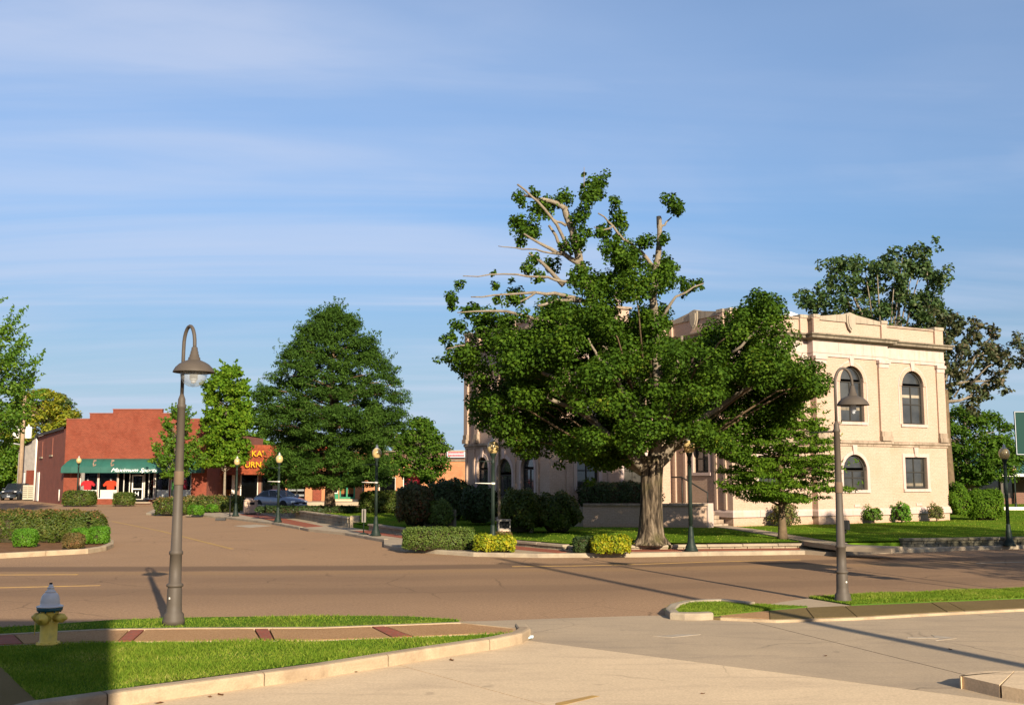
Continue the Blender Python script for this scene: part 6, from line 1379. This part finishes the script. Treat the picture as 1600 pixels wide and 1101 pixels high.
while len(cc2) < 430 and tries < 20000:
    tries += 1
    (lx, ly), ax_, ay_, az_ = rnd.choices(lobes, [l[1]*l[2]*l[3]**.5 for l in lobes])[0]
    d = Vector((rnd.gauss(0, 1), rnd.gauss(0, 1), rnd.gauss(0, 1))).normalized(); q = rnd.uniform(.55, 1.0)
    c = T(lx, ly)+Vector((d.x*ax_*q, d.y*ay_*q, d.z*az_*q))
    w_ = c+mb; s_ = math.cos(PITCH); 
    # keep inside the crown's silhouette
    rel = w_-Vector((0, 0, HC)); f_ = rel.y*math.cos(PITCH)+rel.z*math.sin(PITCH); u_ = -rel.y*math.sin(PITCH)+rel.z*math.cos(PITCH)
    sx_, sy_ = 800+F*rel.x/f_, 550.5-F*u_/f_
    r = rnd.uniform(.36, .70); rp = r*F/f_*.7
    if not all(pip([sx_, sx_-rp, sx_+rp, sx_, sx_], [sy_, sy_, sy_, sy_-rp, sy_+rp], poly)): continue
    if any((sx_-hx_)**2+(sy_-hy_)**2 < (hr_+rp*.6)**2 for hx_, hy_, hr_ in HOLES): continue
    if sx_ > 1135 and sy_ > 605 and c.y < .7: continue      # the young oak stands in front here
    if any((c-o_).length < .53 for o_ in cc2): continue
    # dark hollows between the lobes
    if c.y < .9 and any((sx_-hx_)**2+(sy_-hy_)**2 < (hr_*1.25+rp*.55)**2 for hx_, hy_, hr_ in HOLLOWS): continue
    if 850 < sx_ < 900 and 605 < sy_ < 690 and c.y < -.3: continue
    if 915 < sx_ < 945 and 620 < sy_ < 680 and c.y < 1: continue
    if 1000 < sx_ < 1035 and 540 < sy_ < 600 and c.y < 1: continue
    cc2.append(c); rr2.append(r)
    if rnd.random() < .10: bm_.tube([Vector((c.x*.4, c.y*.4, max(2.8, c.z*.7))), c.lerp(Vector((c.x*.5, c.y*.5, c.z*.8)), .4)+Vector((0, 0, .2)), c], [.045, .026, .010], 5)
bm_.build('branches', 'bark_brown', mp_)
body_ = list(cc2)
for _ in range(230):      # small ragged sprays breaking the outline
    c = rnd.choice(body_); lx, ly = min(((l[0], (c-T(*l[0])).length) for l in lobes), key=lambda q: q[1])[0]
    d = (c-T(lx, ly)).normalized()+Vector((rnd.uniform(-.5, .5), rnd.uniform(-.5, .5), rnd.uniform(-.4, .5)))
    q = c+d.normalized()*rnd.uniform(.35, .85); cc2.append(q); rr2.append(rnd.uniform(.15, .28))
C2, N2 = clump_leaves([tuple(c) for c in cc2], rr2, .66, 1350, rng, .6)
leaf_object('crown', np.vstack([C1, C2]), np.vstack([N1, N2]), np.full(len(C1)+len(C2), .052), .78, 'lf_maple', mp_, rng, droop=.8)

# ================================================================ OTHER TREES
def prof_pts(pts):
    xs, ys = zip(*pts); return lambda k: float(np.interp(k, xs, ys))
g = G(515, 800, .45)
tree('willow_oak', 'large dense dark green oak with a conical crown left of the courthouse', 'tree', g, 11.6, prof_pts([(0, .27), (.08, .32), (.19, .29), (.32, .36), (.52, .33), (.72, .22), (.86, .135), (.95, .075), (1, .03)]), 1000, (.34, .66), 800, .088, .32, 'lf_oak', 'bark_brown', .30, 21, flat=.5, z_branch=.13, up=.5, inner=.25, limb_vis=.10, tilt=.15, wisps=600, wlen=.6)
g = G(1216, 840, .3)
tree('pin_oak', 'young pin oak with layered branches in front of the sunny facade', 'tree', g+Vector((0, -.6, 0)), 6.4, prof_pts([(0, .22), (.08, .31), (.3, .27), (.55, .19), (.8, .095), (1, .02)]), 430, (.28, .52), 640, .078, .32, 'lf_pinoak', 'bark_brown', .13, 22, flat=.20, z_branch=.19, up=.6, inner=.2, limb_vis=.25, tilt=.05, wisps=260, wlen=.5, wup=.3)
tree('pear_tree', 'small rounded tree behind the dark hedges left of the courthouse', 'tree', P(655, 780, 72)-Vector((0, 0, P(655, 780, 72).z-.3)), 6.3, prof_pts([(0, .18), (.3, .30), (.6, .26), (.85, .14), (1, .04)]), 190, (.35, .6), 260, .11, .6, 'lf_pin', 'bark_pale', .11, 23, z_branch=.3)
tree('street_tree', 'young upright tree with ascending branches in front of the green awning', 'tree', P(273, 790, 88)-Vector((0, 0, P(273, 790, 88).z-.1)), 7.9, prof_pts([(0, .12), (.25, .25), (.5, .22), (.8, .11), (1, .02)]), 180, (.24, .42), 420, .11, .6, 'lf_light', 'bark_pale', .10, 24, z_branch=.30, tilt=.75, inner=.1, limb_vis=.9, wisps=120, wlen=.9, wup=1.2)
tree('ginkgo_tree', 'tall light green tree with a pale trunk between the two shops', 'tree', P(350, 783, 93)-Vector((0, 0, P(350, 783, 93).z-.1)), 12.3, prof_pts([(0, .15), (.2, .16), (.5, .175), (.75, .14), (.92, .07), (1, .02)]), 240, (.38, .72), 260, .14, .7, 'lf_lime', 'bark_pale', .13, 25, z_branch=.28, tilt=.5, inner=.2, wisps=160, wlen=.7, wup=.9)
tree('edge_tree', 'light green tree with upswept branch tips at the left edge', 'tree', Vector((-34.3, 64, 0)), 13.4, prof_pts([(0, .20), (.3, .34), (.55, .36), (.8, .27), (1, .07)]), 330, (.4, .7), 300, .11, .55, 'lf_light', 'bark_brown', .24, 26, z_branch=.22, tilt=.75, inner=.3, limb_vis=.5, wisps=420, wlen=1.5, wup=1.1)
tree('yellowing_tree', 'yellow green tree behind the utility pole', 'tree', Vector((-61.3, 138, 0)), 14.2, prof_pts([(0, .28), (.3, .36), (.6, .32), (.85, .2), (1, .05)]), 240, (.7, 1.3), 110, .20, .7, 'lf_yellow', 'bark_brown', .3, 27, z_branch=.08)
tree('roadside_tree', 'green tree with yellow lower leaves behind the parked van', 'tree', Vector((-66, 134, 0)), 11.5, prof_pts([(0, .34), (.3, .4), (.6, .34), (.85, .2), (1, .05)]), 220, (.7, 1.3), 110, .20, .7, 'lf_light', 'bark_brown', .3, 28, z_branch=.05)
tree('far_tree', 'small dark tree above the roof of the sports shop side wall', 'tree', Vector((-71, 165, 0)), 15.5, prof_pts([(0, .2), (.4, .26), (.8, .16), (1, .04)]), 120, (.7, 1.2), 90, .2, .6, 'lf_back', 'bark_brown', .3, 29, z_branch=.2)
for i, (x, y, h, lb_) in enumerate(((-19, 150, 10.2, 'pale olive distant tree behind the white banner, nearest the pear tree'), (-11.5, 140, 8.6, 'round olive distant tree right above the white banner'), (-30, 150, 9.0, 'olive distant tree mostly hidden by the dark oak'))):
    tree('distant_tree', lb_, 'tree', Vector((x, y, 0)), h, prof_pts([(0, .3), (.4, .45), (.8, .3), (1, .08)]), 140, (.8, 1.3), 80, .22, .7, 'lf_olive', 'bark_brown', .25, 30+i, z_branch=.1, group='distant trees behind the brick building')
tree('shop_yard_tree', 'green tree between the grey building and the sports shop roof', 'tree', Vector((-33, 128, 0)), 11.5, prof_pts([(0, .3), (.4, .36), (.8, .24), (1, .06)]), 150, (.6, 1.1), 110, .2, .7, 'lf_light', 'bark_brown', .25, 34, z_branch=.1)
# behind the courthouse: open crowned trees with visible limbs
def open_tree(label, base, mt, seed, clumps, Yp, limbs):
    root = empty('tall_tree', base, 0, label, 'tree'); rng = np.random.default_rng(seed); rnd = random.Random(seed)
    rel = lambda px, py, dy=0: (lambda v: Vector((v.x-base[0], dy, v.z-base[2])))(P(px, py, Yp))
    m = MB(); m.tube([(0, 0, 0), (.05, 0, 2), (0, .1, 5), (0, 0, 8)], [.42, .34, .3, .25], 10); m.build('trunk', bark_ if False else 'bark_brown', root)
    m = MB()
    for pts in limbs:
        q = [rel(*p) for p in pts]; m.tube(q, [.15-.11*i/(len(q)-1) for i in range(len(q))], 7)
    cc, rr = [], []
    for px, py, r in clumps:
        c0 = rel(px, py, rnd.uniform(-1.5, 1.5)); rp = r*Yp/F
        for q in range(11):
            c = c0+Vector((rnd.gauss(0, .5)*rp, rnd.gauss(0, .6)*rp, rnd.gauss(0, .45)*rp)); cc.append(c); rr.append(rp*rnd.uniform(.32, .55))
        if rnd.random() < .5: m.tube([Vector((0, 0, 7)).lerp(c0, .45), Vector((0, 0, 7)).lerp(c0, .75)+Vector((0, 0, .3)), c0], [.08, .05, .02], 5)
    m.build('limbs', 'bark_pale', root)
    C, Nn = clump_leaves([tuple(c) for c in cc], rr, .8, 230, rng, .4); leaf_object('crown', C, Nn, np.full(len(C), .14), .6, mt, root, rng)
    return root
Yp = 72
cl = [(1265, 470, 22), (1285, 480, 22), (1310, 462, 24), (1300, 492, 20), (1340, 480, 24), (1308, 425, 22), (1330, 410, 22), (1345, 430, 22), (1322, 450, 20), (1365, 450, 24), (1370, 480, 24), (1360, 420, 14), (1395, 405, 20), (1410, 398, 18), (1425, 420, 22), (1392, 430, 22), (1400, 465, 26), (1385, 500, 26), (1420, 450, 22), (1445, 400, 20), (1455, 420, 20), (1450, 445, 24), (1440, 475, 26), (1465, 465, 18), (1460, 495, 26), (1430, 505, 26), (1475, 480, 12), (1345, 505, 20), (1305, 510, 16)]
open_tree('tall tree with pale limbs rising behind the parapet of the courthouse', (P(1385, 700, Yp).x, Yp, 0), 'lf_back', 41, cl, Yp, [[(1400, 560), (1404, 500), (1405, 450), (1405, 420)], [(1400, 560), (1440, 500), (1450, 455), (1448, 420)], [(1395, 560), (1350, 500), (1330, 455), (1322, 430)], [(1440, 500), (1428, 490), (1455, 470)], [(1380, 540), (1340, 500), (1325, 470)]])
Yp = 66
cl = [(1488, 490, 18), (1505, 500, 18), (1520, 495, 16), (1530, 510, 18), (1495, 520, 20), (1515, 530, 22), (1490, 550, 22), (1520, 555, 20), (1495, 580, 20), (1545, 540, 14), (1560, 520, 12), (1565, 545, 16), (1575, 560, 14), (1590, 530, 16), (1600, 545, 16), (1615, 530, 18), (1555, 570, 14), (1580, 585, 16), (1590, 600, 14), (1560, 600, 16), (1535, 600, 16), (1510, 605, 14), (1545, 620, 14), (1538, 635, 14), (1570, 610, 12), (1525, 580, 14), (1630, 560, 20)]
open_tree('sparse bronze leaved tree right of the courthouse corner with long pale limbs', (P(1500, 700, Yp).x, Yp+2, 0), 'lf_bronze', 42, cl, Yp, [[(1480, 640), (1500, 580), (1540, 555), (1580, 535)], [(1480, 620), (1495, 540), (1505, 500)], [(1490, 600), (1530, 592), (1570, 590)], [(1485, 625), (1520, 622), (1540, 615)]])
tree('leafy_tree', 'broad green tree overhanging the green metal roof', 'tree', Vector((31.3, 73, 0)), 7.2, prof_pts([(0, .30), (.3, .5), (.6, .48), (.85, .3), (1, .1)]), 230, (.45, .85), 240, .12, .6, 'lf_pin', 'bark_pale', .2, 43, z_branch=.28, tilt=.3)
tree('leafy_tree', 'green tree at the back behind the courthouse corner', 'tree', Vector((31.0, 96, 0)), 9.6, prof_pts([(0, .34), (.3, .44), (.6, .38), (.85, .24), (1, .06)]), 130, (.6, 1.0), 90, .15, .65, 'lf_light', 'bark_brown', .22, 44, z_branch=.05)
# tree out of the frame on the right whose shade lies on the street and the lawn
tree('shade_tree', 'spreading tree outside the right edge that shades the far street', 'tree', Vector((20.5, 12.0, 0)), 11.0, prof_pts([(0, .22), (.3, .34), (.6, .33), (.85, .2), (1, .05)]), 170, (.5, .9), 130, .12, .7, 'lf_pin', 'bark_brown', .25, 45, z_branch=.28)

tree('shade_tree', 'broader spreading tree outside the right edge that shades the courthouse lawn', 'tree', Vector((23.5, 20.5, 0)), 11.0, prof_pts([(0, .26), (.3, .40), (.6, .38), (.85, .2), (1, .05)]), 220, (.5, .9), 130, .12, .7, 'lf_pin', 'bark_brown', .25, 46, z_branch=.28)

# ================================================================ HEDGES AND SHRUBS
def at(px, py, z=ZP): return G(px, py, z)
def pw_(px0, px1, py, z=ZP): return abs(G(px1, py, z).x-G(px0, py, z).x)
def mph(y0, y1, py, z): return (y1-y0)*G(800, py, z).y/F
g = at(-90, 850, .1)
w = pw_(-200, 172, 848, .1); xr = G(171, 848, .1).x-.55
shrub('hedge', 'long dark clipped hedge on the kerbed island at the left edge', (xr-w/2, G(0, 848, .1).y+.75, .1), (w, 1.3, 1.02), 'lf_hedge', 51, 900, .045, .6, boxy=.7, cat='hedge', lump=.22, top='lf_brownbush')
for i, (x0, x1, y0, y1, mt, lb_) in enumerate(((18, 52, 828, 855, 'lf_bright', 'bright green cube shaped shrub alone in front of the left hedge'), (96, 126, 835, 858, 'lf_brownbush', 'browning round shrub in front of the left hedge, nearest the kerb'), (109, 137, 827, 851, 'lf_bright', 'bright green mounded shrub behind the browning one'), (137, 166, 824, 850, 'lf_bright', 'bright green round shrub at the right end of the left hedge'))):
    c = at((x0+x1)/2, y1, .1); w = pw_(x0, x1, y1, .1); shrub('shrub', lb_, c+Vector((0, w*.3, 0)), (w, w*.9, mph(y0, y1, y1, .1)*1.03), mt, 60+i, 2000, .025, .6, boxy=.25, lump=.12, group='small shrubs in front of the left hedge')
def hedge(label, x0, x1, y0, y1, dep, mt, seed, dens=700, leaf=.05, boxy=.8, z=ZP, cat='hedge', name='hedge', rz=0, lump=.1, **k):
    c = at((x0+x1)/2, y1, z); w = pw_(x0, x1, y1, z); return shrub(name, label, c+Vector((0, dep/2, 0)), (w, dep, mph(y0, y1, y1, z)), mt, seed, dens, leaf, .6, boxy=boxy, cat=cat, rz=rz, lump=lump, **k)
hedge('clipped hedge left of the shop door at the corner of the sports shop', 96, 140, 768, 789.5, 1.6, 'lf_hedge', 71, 260, .08, z=.1)
hedge('short clipped hedge right in front of the second shop window', 175, 203, 771, 789, 1.4, 'lf_hedge', 72, 260, .08, z=.1)
hedge('thick reddish tipped hedge in front of the shop entrance side', 240, 300, 780, 803, 1.6, 'lf_hedge', 73, 320, .07, lump=.2, top='lf_brownbush')
hedge('long hedge leading to the street lamp by the tan bin', 285, 374, 777, 800, 1.4, 'lf_hedge', 74, 320, .07, lump=.2, top='lf_brownbush')
for i, (x0, x1, y0, y1, lb_) in enumerate(((291, 314, 790, 805, 'small green shrub in front of the thick hedge end'), (320, 337, 788.5, 800.5, 'small green shrub at the middle of the long hedge'), (305, 319, 790, 800, 'low green shrub between two small ones at the long hedge'))):
    hedge(lb_, x0, x1, y0, y1, 1.0, 'lf_bright', 75+i, 500, .05, .15, name='shrub', cat='shrub')
hedge('pale clipped box hedge on the street corner', 628, 739, 827, 859, 1.3, 'lf_hedge2', 81, 1300, .032, .85, lump=.05)
hedge('golden yellow shrub left of the pair, in front of the grey bin', 741, 775, 837, 863, .8, 'lf_gold', 82, 1400, .04, .1, name='shrub', cat='shrub', lump=.3)
hedge('golden yellow shrub in front of the grey bin, right of its twin', 768, 805, 839, 863, .8, 'lf_gold', 83, 1400, .04, .1, name='shrub', cat='shrub', lump=.3)
hedge('low dull brown shrub right behind the golden shrubs', 772, 799, 832, 850, .6, 'lf_brownbush', 84, 1200, .03, .4, name='shrub', cat='shrub')
hedge('dark clipped shrub left of the golden shrubs by the maple', 897, 930, 841, 864, .7, 'lf_dark', 85, 1500, .03, .5, name='shrub', cat='shrub')
hedge('golden yellow shrub beside the dark clipped one', 925, 957, 839, 866, .75, 'lf_gold', 86, 1400, .04, .12, name='shrub', cat='shrub', lump=.3)
hedge('golden shrub with orange tips nearest the maple trunk', 951, 987, 839, 866, .8, 'lf_gold', 87, 1400, .04, .12, name='shrub', cat='shrub', lump=.3)
for i in range(4): pass
ZL = .38
hedge('rounded dark green hedge behind the parking sign lamp', 560, 627, 769, 803, 2.4, 'lf_hedge', 91, 420, .06, .35, z=ZL)
hedge('low dark hedge line behind the oak trunk', 398, 560, 792, 801, .8, 'lf_dark', 92, 420, .06, .6, z=.44)
hedge('burning bush with crimson crown beside the stone pillar', 616, 672, 757, 822, 2.0, 'lf_burn', 93, 420, .06, .1, z=ZL, name='shrub', cat='shrub', lump=.3)
b = at(643, 812, ZL)+Vector((0, .4, 1.25)); shrub('red_shrub', 'vivid crimson leaved shrub top above the stone pillar', (b.x, b.y+.3, .4), (.85, .8, 2.05), 'lf_red', 94, 420, .05, .6, boxy=.0, ground=1.2)
hedge('leaning leafy shrub with bare stems in front of the pillar wall', 664, 708, 783, 824, 1.0, 'lf_hedge2', 95, 520, .05, .0, z=.33, name='shrub', cat='shrub', lump=.4)
hedge('large dark bush against the wing of the courthouse, left one', 668, 735, 752, 812, 2.2, 'lf_dark', 96, 360, .06, .15, z=.4, name='shrub', cat='shrub', lump=.25)
hedge('dark bush below the left corner of the courthouse', 720, 776, 762, 818, 2.0, 'lf_dark', 97, 360, .06, .15, z=.4, name='shrub', cat='shrub', lump=.25)
hedge('big dark rounded hedge mass in deep maple shade, left half', 778, 850, 768, 832, 2.0, 'lf_hedge', 98, 500, .06, .05, z=.34, lump=.35)
hedge('big dark rounded hedge mass in deep maple shade, right half', 836, 910, 774, 832, 2.0, 'lf_hedge', 99, 500, .06, .05, z=.34, lump=.35)
# on the terrace and in front of its wall
def local(x, y, z): return C0+Vector((x*math.cos(CY)-y*math.sin(CY), x*math.sin(CY)+y*math.cos(CY), z))
shrub('hedge', 'dark hedge standing on the terrace above the low brick wall', local(-3.6, 2.9, 1.1), (3.6, 1.0, 1.0), 'lf_dark', 101, 520, .05, rz=CY+R(-12), boxy=.5, cat='hedge', lump=.2)
for x0, x1, y0, y1, lb_, sd in ((924, 946, 781, 814, 'thin dark shrub in front of the terrace wall, far from the maple', 102), (967, 991, 782, 814, 'thin dark shrub in front of the terrace wall, next to the maple trunk', 103), (1036, 1070, 769, 812, 'dark shrub right of the maple trunk by the handrail', 104)):
    hedge(lb_, x0, x1, y0, y1, .7, 'lf_dark', sd, 520, .045, .0, z=.36, name='shrub', cat='shrub', lump=.4, ground=.35)
def wall_shrub(lb_, px, w, h, mt, sd, lump=.85, gz=.0, off=.75):
    """along the sunny plinth: choose x on the facade by photo column"""
    best = min(range(0, 1300), key=lambda i: abs(800+F*(local(i/100, -off, 0).x/local(i/100, -off, 0).y)-px)); c = local(best/100, -off, .33)
    m_ = shrub('shrub', lb_, c, (w, w*.85, h), mt, sd, 460, .045, .6, boxy=.0, lump=lump, ground=gz)
    s = MB(); rn = random.Random(sd)
    for k in range(5): s.tube([(rn.uniform(-.05, .05), rn.uniform(-.05, .05), 0), (rn.uniform(-.3, .3)*w, rn.uniform(-.3, .3)*w, h*.7)], [.014, .006], 5)
    s.build('stems', 'bark_brown', m_); return m_
wall_shrub('pinkish open shrub behind the trunk of the pin oak', 1222, 1.0, .95, 'lf_rose', 111)
wall_shrub('yellow green rose bush under the arched ground floor window', 1358, .70, .72, 'lf_light', 112, gz=.2)
wall_shrub('fresh green rose bush between the two ground floor windows', 1402, .78, .85, 'lf_bright', 113, gz=.1)
wall_shrub('rose bush with pink tips near the right corner of the facade', 1455, .66, .80, 'lf_rose', 114, gz=.2)
hedge('round green bush with forked stem next to the courthouse corner', 1483, 1530, 757, 813, 1.4, 'lf_pinoak', 121, 520, .055, .0, z=.35, name='shrub', cat='shrub', lump=.35, ground=.25)
hedge('dense ball shaped bush in front of the green roofed porch', 1524, 1577, 766, 813, 1.5, 'lf_pinoak', 122, 620, .05, .15, z=.35, name='shrub', cat='shrub', lump=.15)
